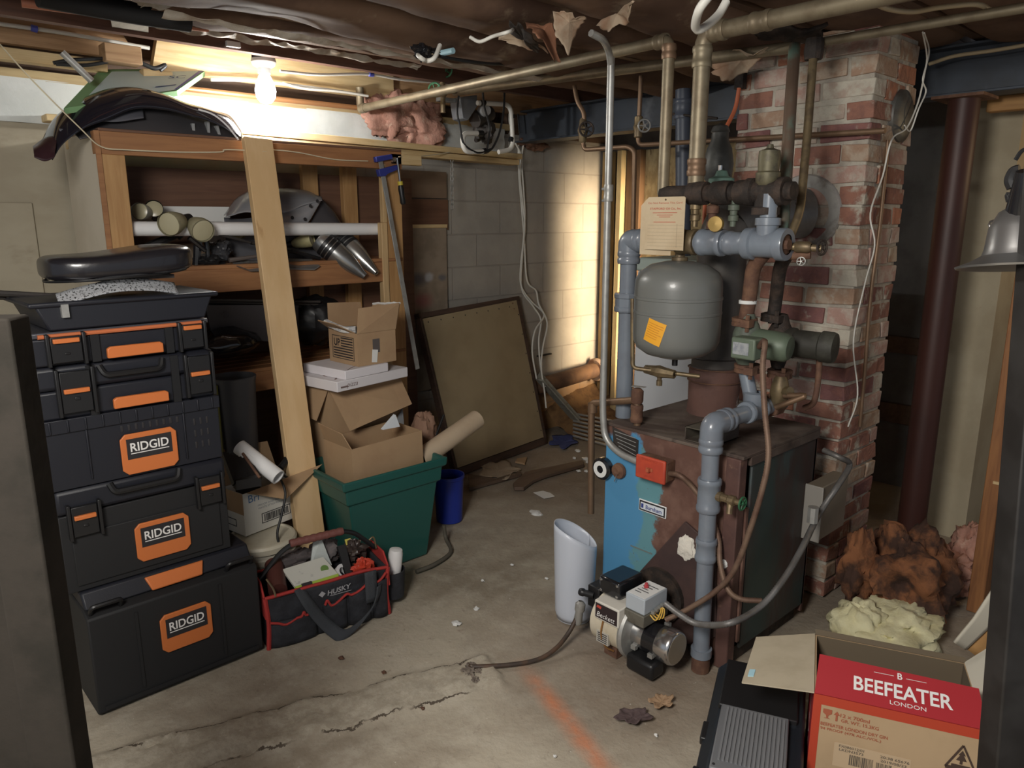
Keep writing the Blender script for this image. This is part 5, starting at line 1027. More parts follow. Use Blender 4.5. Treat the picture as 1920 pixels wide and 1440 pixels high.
# plywood sheets and block-wall side
ply = mat('weathered_plywood', (.21,.145,.095), .75, col2=(.16,.105,.07), scale=5, stretch=(.3,1,1), bump=.08)
def sprayed():
    m, nt, b = newmat('spray_tested_plywood'); b.inputs['Roughness'].default_value = .75; vec = coords(nt)
    c = mixrgb(nt, ramp_(nt, noise_(nt, vec, 9, 4), .4, .65), (.27,.215,.16), (.21,.165,.12))
    sx = nt.nodes.new('ShaderNodeSeparateXYZ'); nt.links.new(vec, sx.inputs[0])
    for (x, z, r, col) in ((-.045,.74,.10,(.07,.07,.09)), (.04,.75,.05,(.42,.43,.46)), (-.02,.60,.12,(.28,.10,.09)), (.15,.74,.05,(.10,.10,.12))):
        d = math_(nt, 'SQRT', math_(nt, 'ADD', math_(nt, 'POWER', math_(nt, 'SUBTRACT', sx.outputs[0], x), 2), math_(nt, 'POWER', math_(nt, 'MULTIPLY', math_(nt, 'SUBTRACT', sx.outputs[2], z), 1.5), 2)))
        d = math_(nt, 'ADD', d, math_(nt, 'MULTIPLY', math_(nt, 'SUBTRACT', noise_(nt, vec, 9, 3), .5), .08))
        k = nt.nodes.new('ShaderNodeMapRange'); k.interpolation_type = 'SMOOTHSTEP'; k.inputs['From Min'].default_value = r; k.inputs['From Max'].default_value = r*.15; nt.links.new(d, k.inputs['Value'])
        c = mixrgb(nt, math_(nt, 'MULTIPLY', k.outputs[0], .8), c, col)
    link(nt, c, b.inputs['Base Color']); return m
a, b_ = PY(746,428,3.945), PY(841,640,3.945)
q = MB(); q.b2((a.x,3.945,.50), (b_.x,3.96,a.z)); q.thing('plywood_sheet', 'plywood sheet with blue and red spray paint marks behind the right shelf post', 'plywood', sprayed(), bevel=.002)
q = MB(); q.b2((a.x,3.935,a.z), (b_.x,3.965,a.z+.022)); q.thing('wood_strip', 'pale edge strip on top of the spray-marked plywood', 'strip', K['lumber_x'])
a, b_ = PY(745,318,3.93), PY(838,372,3.93)
q = MB(); q.b2((a.x,3.93,b_.z), (b_.x,3.965,a.z)); q.thing('plywood_sheet', 'upper brown plywood panel between the shelf and the chain', 'plywood', ply, bevel=.002)
a, b_ = PY(745,372,3.955), PY(841,425,3.955)
q = MB(); q.b2((a.x,3.955,b_.z-.02), (b_.x,3.975,a.z)); q.thing('plywood_sheet', 'dark red-brown plywood strip between the two lighter plywood panels', 'plywood', K['darkply'], bevel=.002)
# leaning board with dark frame
t = T('leaning_board', 'large tan hardboard panel in a dark frame leaning against the block wall', 'board', (3.2,3.65,0))
bl_, br_, tl_, tr_ = V((2.78,3.58,.0)), V((3.725,3.70,.0)), V((2.715,3.86,1.03)), V((3.665,3.945,1.07))
nrm = (br_-bl_).cross(tl_-bl_).normalized()
if nrm.y > 0: nrm = -nrm
def onp(u, v, k=0): return bl_.lerp(br_, u).lerp(tl_.lerp(tr_, u), v)+nrm*k
q = MB(); q.slab([onp(.022,.05,.02), onp(.962,.05,.02), onp(.955,.975,.02), onp(.022,.965,.02)], .006, nrm); q.build('hardboard_panel', mat('tan_hardboard', (.34,.27,.165), .45, col2=(.29,.225,.135), scale=2.5), t)
fr = wood('dark_frame', (.085,.05,.035), (.055,.033,.025), 0)
for (u0, v0, u1, v1) in ((0,0,1,.045), (0,.97,1,1), (0,0,.018,1), (.96,0,1,1)):
    q = MB(); q.slab([onp(u0,v0,-.025), onp(u1,v0,-.025), onp(u1,v1,-.025), onp(u0,v1,-.025)], .046, nrm); q.build('frame_rail', fr, t)
q = MB()
for i in range(8): q.lathe([(0,.002),(.004,.001),(.005,0)], onp(.06+i*.115,.94,.027), nrm, 8)
for i in range(7): q.lathe([(0,.002),(.004,.001),(.005,0)], onp(.945,.1+i*.13,.027), nrm, 8)
q.build('nail_heads', K['ink'], t)
q = MB(); q.box(onp(.90,.92,.0265), (.030,.001,.012)); q.box(onp(.905,.955,.0265), (.012,.001,.02)); q.build('stamp_mark', mat('faint_stamp', (.2,.12,.08), .8), t)
# white cables down the block wall
for k, pts in enumerate([
    [(966,268,3.93),(976,290,3.93),(975,330,3.93),(980,380,3.93),(984,430,3.93),(977,490,3.93),(977,535,3.92),(996,565,3.9),(1020,590,3.86),(1003,620,3.82),(998,660,3.80),(1006,710,3.78)],
    [(982,268,3.93),(978,300,3.93),(982,360,3.93),(984,410,3.93),(980,470,3.93),(978,540,3.92),(1000,575,3.88),(1014,600,3.85),(1010,640,3.82),(1014,690,3.78),(1022,725,3.76)],
    [(972,268,3.94),(973,330,3.94),(978,390,3.94),(983,450,3.94),(988,525,3.92),(1005,545,3.9),(1010,570,3.88),(1026,605,3.84),(1018,650,3.80),(1015,690,3.77),(1021,735,3.74),(1024,765,3.72)]]):
    cable('cable', ('left white cable hanging down the block wall behind the leaning board','middle white cable hanging down the block wall to the grey channel','white cable looping widest to the right down the block wall')[k], [PY(*p) for p in pts], .0065, K['wire_w'], group='white cables down the block wall')
cable('cable', 'pair of white cables draped over the steel beam', [PX(955,190,3.62), PX(954,215,3.62), PX(957,245,3.62), PX(953,255,3.62), PX(955,276,3.62)], .007, K['wire_w'])
cable('cable', 'thin black cord hanging from the steel beam', [PX(968,170,3.62), PX(971,215,3.62), PX(974,250,3.62)], .006, K['wire_k'])
q = MB(); q.blob(PY(1000,268,3.93), (.12,.045,.045), .45, 3, 31); q.thing('insulation_scrap', 'dark scrap of insulation tucked under the beam end on the block wall', 'insulation', K['rust'])
t = T('metal_channel', 'chipped grey metal channel slanting from the wall to the floor in the corner', 'channel', PZ(1092,805,0))
q = MB(); a, b_ = PY(1012,712,3.77), PZ(1090,800,.03)
q.bar(a, b_, .085, .012); q.bar(a+V((.02,.03,.03)), b_+V((.02,.03,.03)), .012, .05); q.build('channel_body', mat('chipped_grey', (.38,.38,.33), .6, .2, col2=(.3,.29,.25), scale=10, col3=(.16,.10,.07), scale3=16, lo3=.6, hi3=.68), t)
q = MB(); q.box(b_, (.07,.05,.06)); q.build('rusty_end', K['rust'], t)
q = MB(); q.bar(PY(1008,668,3.9), PY(1033,663,3.9), .02, .01); q.thing('wall_bracket', 'small dark bracket sticking out of the block wall behind the cables', 'bracket', K['steel_dark'])
# pink insulation and the bracketed heater under the beam
t = T('insulation_lump', 'torn lump of pink fibreglass hanging below the joists beside the pipe', 'insulation', PY(760,270,3.66))
q = MB(); q.blob(PY(735,215,3.885), (.17,.065,.13), .42, 3, 41, 48, 28); q.blob(PY(785,232,3.885), (.19,.065,.15), .42, 3, 43, 48, 28); q.build('fibreglass', K['pink'], t, smooth=80)
t = T('wall_heater', 'grey motor unit in a white bent tube bracket with cords hanging at the beam end', 'motor unit', PY(905,285,3.60))
wt = mat('white_tube', (.62,.60,.55), .4)
q = MB(); q.tube(elbowed([PY(895,193,3.5), PY(958,196,3.5), PY(962,280,3.5), PY(935,285,3.5)], .06, 6), .014, 12); q.build('tube_frame', wt, t)
q = MB(); q.tube(elbowed([PY(897,250,3.48), PY(866,250,3.48), PY(870,285,3.48), PY(908,284,3.48)], .05, 6), .015, 12); q.build('tube_frame', wt, t)
for a_, b_, r_ in (((895,250,3.48),(905,250,3.48),.017), ((905,284,3.48),(912,283,3.48),.017), ((961,215,3.5),(961,222,3.5),.016), ((959,258,3.5),(957,265,3.5),.016), ((900,193,3.5),(909,193,3.5),.016)):
    q = MB(); q.cyl(PY(*a_), PY(*b_), r_, 12); q.build('tube_plug', K['black'], t)
q = MB(); q.slab([PY(862,182,3.56), PY(895,178,3.56), PY(895,200,3.56), PY(878,226,3.56), PY(868,222,3.56)], .10, (0,1,0)); q.build('grey_housing', mat('housing_grey', (.17,.18,.195), .5), t, bevel=.005)
q = MB(); q.blob(PY(905,240,3.66), (.075,.07,.085), .35, 3, 51); q.cyl(PY(890,225,3.6), PY(918,212,3.62), .045, 18); q.build('motor', K['steel_dark'], t)
q = MB(); q.lathe([(0,.03),(.03,.03),(.035,0),(.035,-.03)], PY(908,208,3.56), (-.3,-1,0), 18); q.build('pulley', mat('pale_grey_disc', (.33,.33,.33), .5, .3), t)
q = MB()
for pts in ([(905,170),(908,200),(918,240),(913,280)], [(860,180),(857,210),(862,235),(870,270),(895,286),(920,280)], [(946,165),(944,210),(936,250),(925,275),(915,285)]): q.tube(catmull([PY(p[0],p[1],3.47) for p in pts], 6), .0065, 7)
q.build('power_cord', K['wire_k'], t)
q = MB(); q.b2(PY(827,181,3.58), PY(855,192,3.58)+V((0,.05,0))); q.thing('junction_box', 'small grey box beside the pink insulation lump', 'box', mat('box_grey', (.26,.28,.29), .5), bevel=.003)
for (px, py, lab) in ((836,132,'upper green handled valve above the copper pipe'), (815,168,'lower green handled valve half behind the copper pipe')):
    c_ = PY(px, py, 3.41); tt = T('gate_valve', lab, 'valve', c_)
    q = MB(); q.cyl(c_+V((.07,.02,-.11)), c_+V((.07,.02,2.346-c_.z)), .014, 10); q.cyl(c_, c_+V((.07,.02,0)), .012, 10); q.lathe([(.014,-.03),(.021,-.02),(.021,.02),(.014,.03)], c_+V((.07,.02,0)), n=10); q.build('valve_body', K['bronze'], tt)
    handwheel(tt, c_, (-.8,-.5,0), .034, mat('green_wheel_paint', (.05,.17,.08), .5))
# ---------------------------------------------------------------- stacked tool cases
def rbox(q, a, b_): q.b2(a, b_)
def label_plate(t, c, w, h):
    """orange plate with black field and white lettering on the local front (-y)"""
    x, y, z = c
    q = MB(); k = h*.12; q.prism([(-w/2+k,-h/2),(w/2-k,-h/2),(w/2,-h/2+k),(w/2,h/2-k),(w/2-k,h/2),(-w/2+k,h/2),(-w/2,h/2-k),(-w/2,-h/2+k)], (x,y,z), (1,0,0), (0,0,1), .008)
    p = q.build('label_plate', K['orange'], t, local=True, bevel=.002)
    q = MB(); q.b2((x-w*.40,y-.0095,z-h*.12), (x+w*.40,y-.007,z+h*.38)); q.build('black_field', K['ink'], p, local=True)
    q = MB(); q.text('RIDGID', h*.22, (x,y-.0096,z+h*.17), (1,0,0), (0,0,1), width=w*.68, bold=True); q.b2((x-w*.34,y-.0104,z+h*.005), (x+w*.34,y-.0094,z+h*.025)); q.build('lettering', K['whiteink'], p, local=True)
def latch(t, x, y, z, w=.075, h=.10, tabz=.0):
    q = MB(); q.b2((x-w/2,y-.016,z-h/2), (x+w/2,y,z+h/2)); q.b2((x-w/2-.012,y-.022,z-h/2-.01), (x-w/2-.002,y,z+h/2+.01)); q.b2((x+w/2+.002,y-.022,z-h/2-.01), (x+w/2+.012,y,z+h/2+.01))
    q.b2((x-.008,y-.019,z-h*.2), (x+.008,y-.015,z-h*.12))
    l = q.build('latch', K['black'], t, local=True, bevel=.003)
    q = MB(); q.b2((x-w*.42,y-.026,z+tabz-.007), (x+w*.42,y-.012,z+tabz+.007)); q.build('latch_tab', K['orange'], l, local=True, bevel=.002)
def tool_case(label, cx, y0, z0, w, d, h, rz=0.0, kind='drawer', name='tool_case'):
    M = Matrix.Translation((cx, y0+d/2, z0)) @ Matrix.Rotation(rz, 4, 'Z')
    t = T(name, label, 'tool case', (0,0,0), M=M, group='stacked tool cases'); f = -d/2; dk = K['navy']
    return t, f
# bottom: large box with chamfered lid
t, f = tool_case('large bottom tool case of the black stack, standing on the floor', .735, 2.525, 0, .575, .40, .42, .02)
w, d = .575, .40
q = MB(); q.prism([(f,.012),(f,.355),(f+.05,.375),(d/2,.375),(d/2,.0),(f+.02,.0)], (-w/2,0,0), (0,1,0), (0,0,1), w); q.build('body', K['black_matte'], t, local=True, bevel=.006)
q = MB(); q.prism([(f+.03,.372),(f+.065,.425),(d/2,.425),(d/2,.372)], (-w/2+.005,0,0), (0,1,0), (0,0,1), w-.01); q.build('lid', K['navy'], t, local=True, bevel=.008)
q = MB(); q.b2((-w/2+.14,f-.004,.05), (-w/2+.15,f+.01,.33)); q.b2((w/2-.15,f-.004,.05), (w/2-.14,f+.01,.33)); q.b2((-w/2+.02,f-.006,.02), (w/2-.02,f+.01,.035)); q.build('body_ribs', K['black_matte'], t, local=True)
for sx_ in (-1, 1):
    q = MB(); q.tube(elbowed([(sx_*.225-.045,f+.022,.362), (sx_*.225-.045,f+.0,.395), (sx_*.225+.045,f+.0,.395), (sx_*.225+.045,f+.022,.362)], .012, 4), .008, 8); q.build('latch_loop', K['black'], t, local=True)
q = MB(); q.prism([(-.085,0),(.085,0),(.10,.05),(-.10,.05)], (.01,f+.030,.372), (1,0,0), (0,.62,1), .012); q.build('carry_handle', K['orange'], t, local=True, bevel=.004)
label_plate(t, (.015,f,.215), .175, .142)
# second
W2, D2, YF, XC = .535, .36, 2.595, .692
t, f = tool_case('second tool case from the floor, with two orange latches and an orange label', XC, YF, .427, W2, D2, .36, .0)
q = MB(); q.b2((-W2/2,f,.0), (W2/2,D2/2,.265)); q.b2((-W2/2+.03,f-.006,.02), (W2/2-.03,f,.20)); q.build('body', K['black_matte'], t, local=True, bevel=.010)
q = MB(); q.b2((-W2/2-.004,f-.006,.268), (W2/2+.004,D2/2,.352)); q.build('lid', K['navy'], t, local=True, bevel=.014)
q = MB(); q.tube(elbowed([(-.11,f-.004,.345), (-.10,f-.018,.315), (.10,f-.018,.315), (.11,f-.004,.345)], .02, 4), .011, 8); q.build('carry_handle', K['black'], t, local=True)
latch(t, -.195, f-.006, .245, tabz=.015); latch(t, .205, f-.006, .245, tabz=.015)
label_plate(t, (.035,f-.006,.115), .178, .138)
# third: slotted crate
t, f = tool_case('third case from the floor, a deep crate with slotted ribs and an orange label', XC-.01, YF-.005, .781, .545, D2, .235, .01)
w = .545
q = MB(); q.b2((-w/2,f,.0), (w/2,D2/2,.225)); q.b2((-w/2-.004,f-.008,.185), (w/2+.004,D2/2,.229)); 
for i in range(11): q.b2((-w/2+.02+i*.05,f-.012,.188), (-w/2+.026+i*.05,f-.006,.226))
q.b2((w/2-.125,f-.006,.02), (w/2-.119,f+.002,.185)); q.b2((-w/2+.12,f-.006,.02), (-w/2+.126,f+.002,.185)); q.m = 1
for r_ in range(3):
    for i in range(3): q.b2((w/2-.09+i*.022,f-.001,.05+r_*.042), (w/2-.082+i*.022,f+.003,.075+r_*.042))
for i in range(9): q.b2((-.05+i*.022,f-.001,.155), (-.041+i*.022,f+.003,.177))
q.build('body', [K['navy'], K['ink']], t, local=True, bevel=.003)
label_plate(t, (.03,f-.004,.078), .178, .138)
# fourth
t, f = tool_case('fourth case from the floor, with latches and a broad orange pull handle', XC-.012, YF-.005, 1.010, .535, D2, .17, .015)
w = .535
q = MB(); q.b2((-w/2,f,.0), (w/2,D2/2,.09)); q.build('body', K['navy'], t, local=True, bevel=.008)
q = MB(); q.b2((-w/2-.006,f-.006,.092), (w/2+.006,D2/2,.168)); q.build('lid', K['navy'], t, local=True, bevel=.014)
q = MB(); q.tube(elbowed([(-.09,f-.006,.155), (-.08,f-.02,.125), (.09,f-.02,.125), (.10,f-.006,.155)], .02, 4), .010, 8); q.build('carry_handle', K['black'], t, local=True)
for x_ in (-.13,.125): q = MB(); q.b2((x_,f-.010,.0),(x_+.025,f,.16)); q.build('front_rib', K['black'], t, local=True)
latch(t, -.165, f-.006, .085, .085, .13, .005); latch(t, .215, f-.006, .085, .075, .13, .005)
q = MB(); q.prism([(-.085,-.018),(.085,-.018),(.085,.012),(.075,.018),(-.075,.018),(-.085,.012)], (.02,f-.010,.030), (1,0,0), (0,0,1), .016); q.build('pull_handle', K['orange'], t, local=True, bevel=.003)
# fifth: organiser
t, f = tool_case('topmost case of the stack, a shallow organiser with an orange rim under the tray', XC-.018, YF-.010, 1.181, .53, D2, .11, .03)
w = .53
q = MB(); q.b2((-w/2,f,.0), (w/2,D2/2,.085)); q.build('body', K['navy'], t, local=True, bevel=.006)
q = MB(); q.b2((-w/2-.003,f-.005,.087), (w/2+.003,D2/2,.104)); q.build('clear_lid', mat('smoky_lid', (.06,.06,.07), .2), t, local=True, bevel=.004)
q = MB(); q.tube([(-w/2+.02,f-.006,.092), (w/2-.01,f-.006,.092)], .007, 8); q.tube([(w/2-.004,f,.095),(w/2-.004,D2/2,.095)], .006, 8); q.build('orange_rim', mat('orange_rim', (.52,.15,.06), .35), t, local=True)
latch(t, -.175, f-.006, .05, .085, .08, .028); latch(t, .205, f-.006, .05, .07, .08, .03)
for x_ in (-.105,.12): q = MB(); q.b2((x_,f-.010,.0),(x_+.025,f,.085)); q.build('front_rib', K['black'], t, local=True)
q = MB(); q.prism([(-.085,-.018),(.085,-.018),(.085,.012),(.075,.018),(-.075,.018),(-.085,.012)], (.02,f-.012,.026), (1,0,0), (0,0,1), .016); q.build('pull_handle', K['orange'], t, local=True, bevel=.003)
# tray, bracket and seat on top
t = T('black_tray', 'black plastic tray lying on the topmost tool case', 'tray', (.70,2.755,1.287), .03)
q = MB(); q.prism([(-.27,.085),(-.235,.0),(.235,.0),(.27,.085)], (0,.15,0), (1,0,0), (0,0,1), .32); q.b2((-.285,-.18,.072), (.285,.16,.088)); q.build('tray_body', K['navy'], t, local=True, bevel=.006)
q = MB(); q.b2((-.20,-.186,.04), (-.18,-.17,.08)); q.build('grey_clip', K['galv'], t, local=True)
t = T('steel_bracket', 'curved perforated steel bracket under the black seat', 'bracket', (.66,2.66,1.377))
q = MB(); pts = catmull([PY(112,575,2.58), PY(150,563,2.58), PY(215,548,2.585), PY(280,545,2.59), PY(335,551,2.60)], 8); W_ = V((0,.035,.035))
n_ = len(pts); q.grid(lambda u, v: pts[min(n_-1,int(u*(n_-1)+.5))]+W_*v, n_-1, 4); q.build('strip', mat('pierced_steel', (.50,.51,.53), .35, .4, col2=(.06,.06,.06), scale=160, lo=.54, hi=.58), t, solid=.004)
q = MB(); q.b2(PY(205,545,2.62), PY(232,527,2.62)+V((0,.06,0))); q.build('hinge_block', K['galv'], t, bevel=.003)
q = MB(); q.cyl(PY(255,538,2.61), PY(255,538,2.64), .010, 10); q.cyl(PY(240,538,2.61), PY(240,538,2.64), .009, 10); q.build('bolts', K['chrome'], t)
q = MB(); q.b2(PY(215,548,2.66), PY(262,524,2.66)+V((0,.08,0))); q.build('pivot_bracket', K['black'], t)
t = T('vinyl_seat', 'glossy black padded vinyl seat on top of the stack of tool cases', 'seat', (.69,2.72,1.478))
sc = PY(222,492,2.70); q = MB(); nu, nv = 64, 32; vs = []
def sgn(a, p): return math.copysign(abs(a)**p, a)
for j in range(nv+1):
    th = -pi/2+pi*j/nv
    for i in range(nu):
        ph = 2*pi*i/nu; x = sgn(cos(th), .32)*sgn(cos(ph), .55); y = sgn(cos(th), .32)*sgn(sin(ph), .6); z = sgn(sin(th), .55)
        zz = z*.045 + (.010*(x*x)-.006 if z > 0 else 0)+.006*sin(x*3)*(z > 0)
        vs.append(V((sc.x+x*.222, sc.y+.02+y*.155*(1+.10*x), sc.z+zz+.012*x)))
q.add(vs, [(j*nu+i, j*nu+(i+1) % nu, (j+1)*nu+(i+1) % nu, (j+1)*nu+i) for j in range(nv) for i in range(nu)])
q.build('cushion', mat('black_vinyl', (.014,.013,.016), .27, coat=.2, bump=.06, scale=40), t, smooth=80)
q = MB(); q.tube([V((sc.x+cos(a)*.215, sc.y+.02+sin(a)*.15, sc.z-.040+.012*cos(a))) for a in [2*pi*k/40 for k in range(40)]], .004, 6, closed=True); q.build('piping', K['black'], t)
q = MB(); q.box((sc.x,sc.y+.03,sc.z-.048), (.30,.20,.012)); q.build('base_plate', K['steel_dark'], t)
# ---------------------------------------------------------------- bins, buckets and cartons behind the bag
t = T('waste_bin', 'tall dark grey plastic bin between the tool cases and the leaning stud', 'bin', (1.165,3.19,.40))
q = MB(); c_ = PY(437,706,3.17); r_ = .097; q.lathe([(r_*.8,.415),(r_*.94,c_.z-.03),(r_,c_.z),(r_*.97,c_.z+.004),(r_*.92,c_.z-.02),(r_*.78,.43),(0,.425),(0,.415)], (c_.x,c_.y,0), n=36); bw = q.build('bin_wall', mat('charcoal_bin', (.05,.05,.055), .5), t)
q = MB(); q.bar((c_.x-r_*.97,c_.y-.03,c_.z-.32), (c_.x-r_*.99,c_.y-.03,c_.z-.02), .03, .006, up=(-1,-.6,0)); q.build('olive_strip', mat('olive_strip', (.14,.13,.02), .5), t)
q = MB(); q.b2((.98,3.09,0), (1.30,3.38,.412)); q.thing('storage_crate', 'dark crate hidden behind the tool cases carrying the grey bin', 'crate', K['black_matte'], bevel=.006)
bc = V((1.215,2.93,0)); 
t = T('plastic_bucket', 'white bucket with a cream lid behind the tool cases, under the white carton', 'bucket', bc)
br_ = .142
q = MB(); q.lathe([(0,0),(br_*.88,0),(br_*.96,.20),(br_,.205),(br_,.225),(br_*.97,.23),(br_*.975,.26),(0,.26)], bc, n=40); q.build('bucket_body', mat('cream_bucket', (.58,.55,.46), .5, col2=(.50,.46,.36), scale=5), t)
q = MB(); q.lathe([(br_*1.0,.25),(br_*1.04,.252),(br_*1.05,.275),(br_*1.0,.285),(br_*.93,.287),(br_*.91,.280),(0,.280)], bc, n=40); q.build('lid', mat('cream_lid', (.60,.56,.45), .5, col2=(.50,.45,.34), scale=6), t)
q = MB(); q.b2(bc+V((.0,-br_-.012,.15)), bc+V((.03,-br_*.9,.165))); q.build('white_tag', K['paper'], t)
# carton with printed side
bx0 = PZ(461,1006,.288)
Mx = Matrix.Translation(bx0) @ Matrix.Rotation(.20, 4, 'Z')
t = T('paper_carton', 'white printed carton with open tan flaps standing on the cream bucket lid', 'carton', (0,0,0), M=Mx); cw, cd, ch = .285, .15, .19
q = MB(); th = .004
q.b2((0,0,0), (cw,th,ch)); q.b2((0,cd-th,0), (cw,cd,ch)); q.b2((0,th,0), (th,cd-th,ch)); q.b2((cw-th,th,0), (cw,cd-th,ch)); q.b2((th,th,0), (cw-th,cd-th,th)); q.build('carton_body', mat('white_carton', (.66,.64,.58), .8), t, local=True)
q = MB(); q.b2((-.001,0,ch*.5), (.0005,cd,ch)); q.build('brown_patch', K['card'], t, local=True)
q = MB(); q.slab([(.02,0,ch), (.16,-.075,ch-.055), (cw+.12,-.03,ch+.03), (cw-.01,0.0,ch+.005)], .004); q.build('front_flap', K['card'], t, local=True)
q = MB(); q.slab([(cw,.02,ch), (cw,cd,ch), (cw+.10,cd+.0,ch+.09), (cw+.07,.06,ch+.08)], .004); q.build('side_flap', K['card'], t, local=True)
q = MB(); q.slab([(0,cd,ch), (cw,cd,ch), (cw-.02,cd+.03,ch+.14), (.02,cd+.03,ch+.16)], .004); q.build('back_flap', K['card_dark'], t, local=True)
q = MB(); q.text('Bri', .034, (.052,-.0005,ch-.030), (1,0,0), (0,0,1)); q.build('blue_lettering', mat('blue_print', (.06,.15,.32), .7), t, local=True)
q = MB()
for i, s in enumerate(('PROOF AND DAIRY', 'WHITE STYLE ROLLS')): q.text(s, .008, (.135,-.0005,ch-.072-i*.014), (1,0,0), (0,0,1), width=.13)
q.build('small_print', mat('grey_print', (.22,.24,.27), .7), t, local=True)
q = MB(); x0, x1, z0, z1 = .085, .235, .030, .076
for a, b_ in (((x0,z0),(x1,z0+.003)), ((x0,z1-.003),(x1,z1)), ((x0,z0),(x0+.003,z1)), ((x1-.003,z0),(x1,z1))): q.b2((a[0],-.0012,a[1]), (b_[0],-.0004,b_[1]))
rn = random.Random(2); x = x0+.012
while x < x1-.012:
    w_ = rn.choice((.0015,.003,.0045)); q.b2((x,-.0012,z0+.007), (x+w_,-.0004,z1-.007)); x += w_+rn.choice((.002,.003))
q.build('barcode', K['ink'], t, local=True)
q = MB()
for a, b_ in (((.06,.06),(.155,.063)),((.06,.03),(.155,.033)),((.06,.03),(.063,.063)),((.152,.03),(.155,.063))): q.b2((-.0012,a[0],a[1]), (-.0004,b_[0],b_[1]))
q.build('side_print', K['ink'], t, local=True)
A0, A1 = PY(449,838,3.0), PY(522,895,2.82)
t = T('pvc_tube', 'short white plastic tube sticking out over the printed carton', 'tube', (A0+A1)/2)
q = MB(); d_ = (A1-A0); q.lathe([(.024,0),(.033,.0),(.033,d_.length),(.027,d_.length),(.027,.02)], A0, d_, 24); q.build('tube_wall', K['pvc'], t)
q = MB(); q.text('SCH 40 PVC', .010, A0+d_*.35+d_.cross(V((0,0,1))).normalized()*.026+V((0,0,.0235)), d_, (V((0,0,1))-d_.cross(V((0,0,1))).normalized()*-.8), lift=.0); q.build('faint_print', mat('faint_print', (.5,.5,.5), .7), t)
t = T('brush', 'black ribbed brush head lying beside the white plastic tube', 'brush', PY(450,880,2.86))
q = MB()
for i in range(9): q.bar(PY(418+i*6,850+i*2,2.93), PY(440+i*6,908-i*1,2.84), .012, .03)
q.bar(PY(440,908,2.84), PY(487,900,2.83), .04, .04); q.build('bristle_ribs', K['black'], t)
cable('tube', 'thin brown tube lying against the white plastic tube', [PY(455,850,2.9), PY(487,896,2.80)], .006, K['rust'], 'tube')
t = T('knife_handle', 'black knife handle standing in the printed carton before the leaning stud', 'knife', PY(535,870,3.0))
q = MB(); q.tube(catmull([PY(556,838,3.12), PY(546,846,3.08), PY(538,862,3.04), PY(526,878,3.02)], 5), .016, 10); q.build('handle', K['black'], t)
cable('cable', 'left black cord hanging from the printed carton', [PY(525,895,2.93), PY(535,925,2.88), PY(528,965,2.86), PY(520,1000,2.84), PY(525,1030,2.82)], .0055, K['wire_k'])
cable('cable', 'right black cord hanging before the foot of the leaning stud', [PY(530,890,3.0), PY(560,910,3.0), PY(588,940,3.0), PY(595,975,3.0), PY(603,1000,2.98), PY(600,1030,2.95)], .0055, K['wire_k'])
# green tote
GX0, GX1, GY, GH = 1.522, 2.06, 2.735, .50
t = T('storage_tote', 'deep green plastic tote holding cartons in front of the shelf', 'tote', ((GX0+GX1)/2,GY+.2,0)); gm = mat('green_plastic', (.018,.10,.085), .38, coat=.1)
q = MB(); gd = .40
def tote_ring(z, e): return [V((GX0+e,GY+e*.7,z)), V((GX1-e,GY+e*.7,z)), V((GX1-e,GY+gd-e*.7,z)), V((GX0+e,GY+gd-e*.7,z))]
rings = [tote_ring(0,.075), tote_ring(.38,.028), tote_ring(.385,.012), tote_ring(.455,.006), tote_ring(.46,-.012), tote_ring(.50,-.016), tote_ring(.50,.004), tote_ring(.45,.02), tote_ring(.01,.085)]
vs = [v for r in rings for v in r]; fs = []
for i in range(len(rings)-1):
    for k in range(4): fs.append((i*4+k, i*4+(k+1) % 4, (i+1)*4+(k+1) % 4, (i+1)*4+k))
fs += [(3,2,1,0), tuple(len(vs)-4+k for k in range(4))]; q.add(vs, fs); q.build('tote_body', gm, t, smooth=0, bevel=.012)
q = MB()
for k in range(3): q.b2((GX0+.15+k*.1,GY+.045,.05), (GX0+.155+k*.1,GY+.055,.36))
def open_carton(label, o, rz, w, d, h, name='cardboard_carton', tilt=0):
    M = Matrix.Translation(o) @ Matrix.Rotation(rz, 4, 'Z') @ Matrix.Rotation(tilt, 4, 'Y')
    tt = T(name, label, 'carton', (0,0,0), M=M); th = .005
    q = MB(); q.b2((0,0,0), (w,th,h)); q.b2((0,d-th,0), (w,d,h)); q.b2((0,th,0), (th,d-th,h)); q.b2((w-th,th,0), (w,d-th,h)); q.b2((th,th,0), (w-th,d-th,th)); q.build('carton_body', K['card'], tt, local=True)
    return tt
o_ = PY(622,905,2.80)
t = open_carton('lower open cardboard carton sitting in the green tote', V((1.60,2.785,.29)), .03, .39, .24, .335, tilt=-.03)
q = MB(); q.slab([(.0,.0,.335), (0,.22,.335), (-.03,.22,.42), (-.03,.02,.41)], .004); q.build('side_flap', K['card'], t, local=True)
t = open_carton('middle cardboard carton behind, with a flap hanging open under the white flat box', V((1.64,3.05,.40)), .10, .42, .28, .452)
q = MB(); q.slab([(.0,-.001,.45), (.42,-.001,.45), (.415,-.10,.315), (.03,-.11,.26)], .004); q.build('hanging_flap', K['card'], t, local=True)
q = MB(); q.slab([(-.001,.0,.45), (-.001,.28,.45), (-.05,.26,.32), (-.055,.03,.30)], .004); q.build('side_flap', K['card'], t, local=True)
q = MB(); q.slab([(.421,.0,.45), (.421,.28,.45), (.50,.26,.38), (.49,.03,.34)], .004); q.build('side_flap', K['card_dark'], t, local=True)
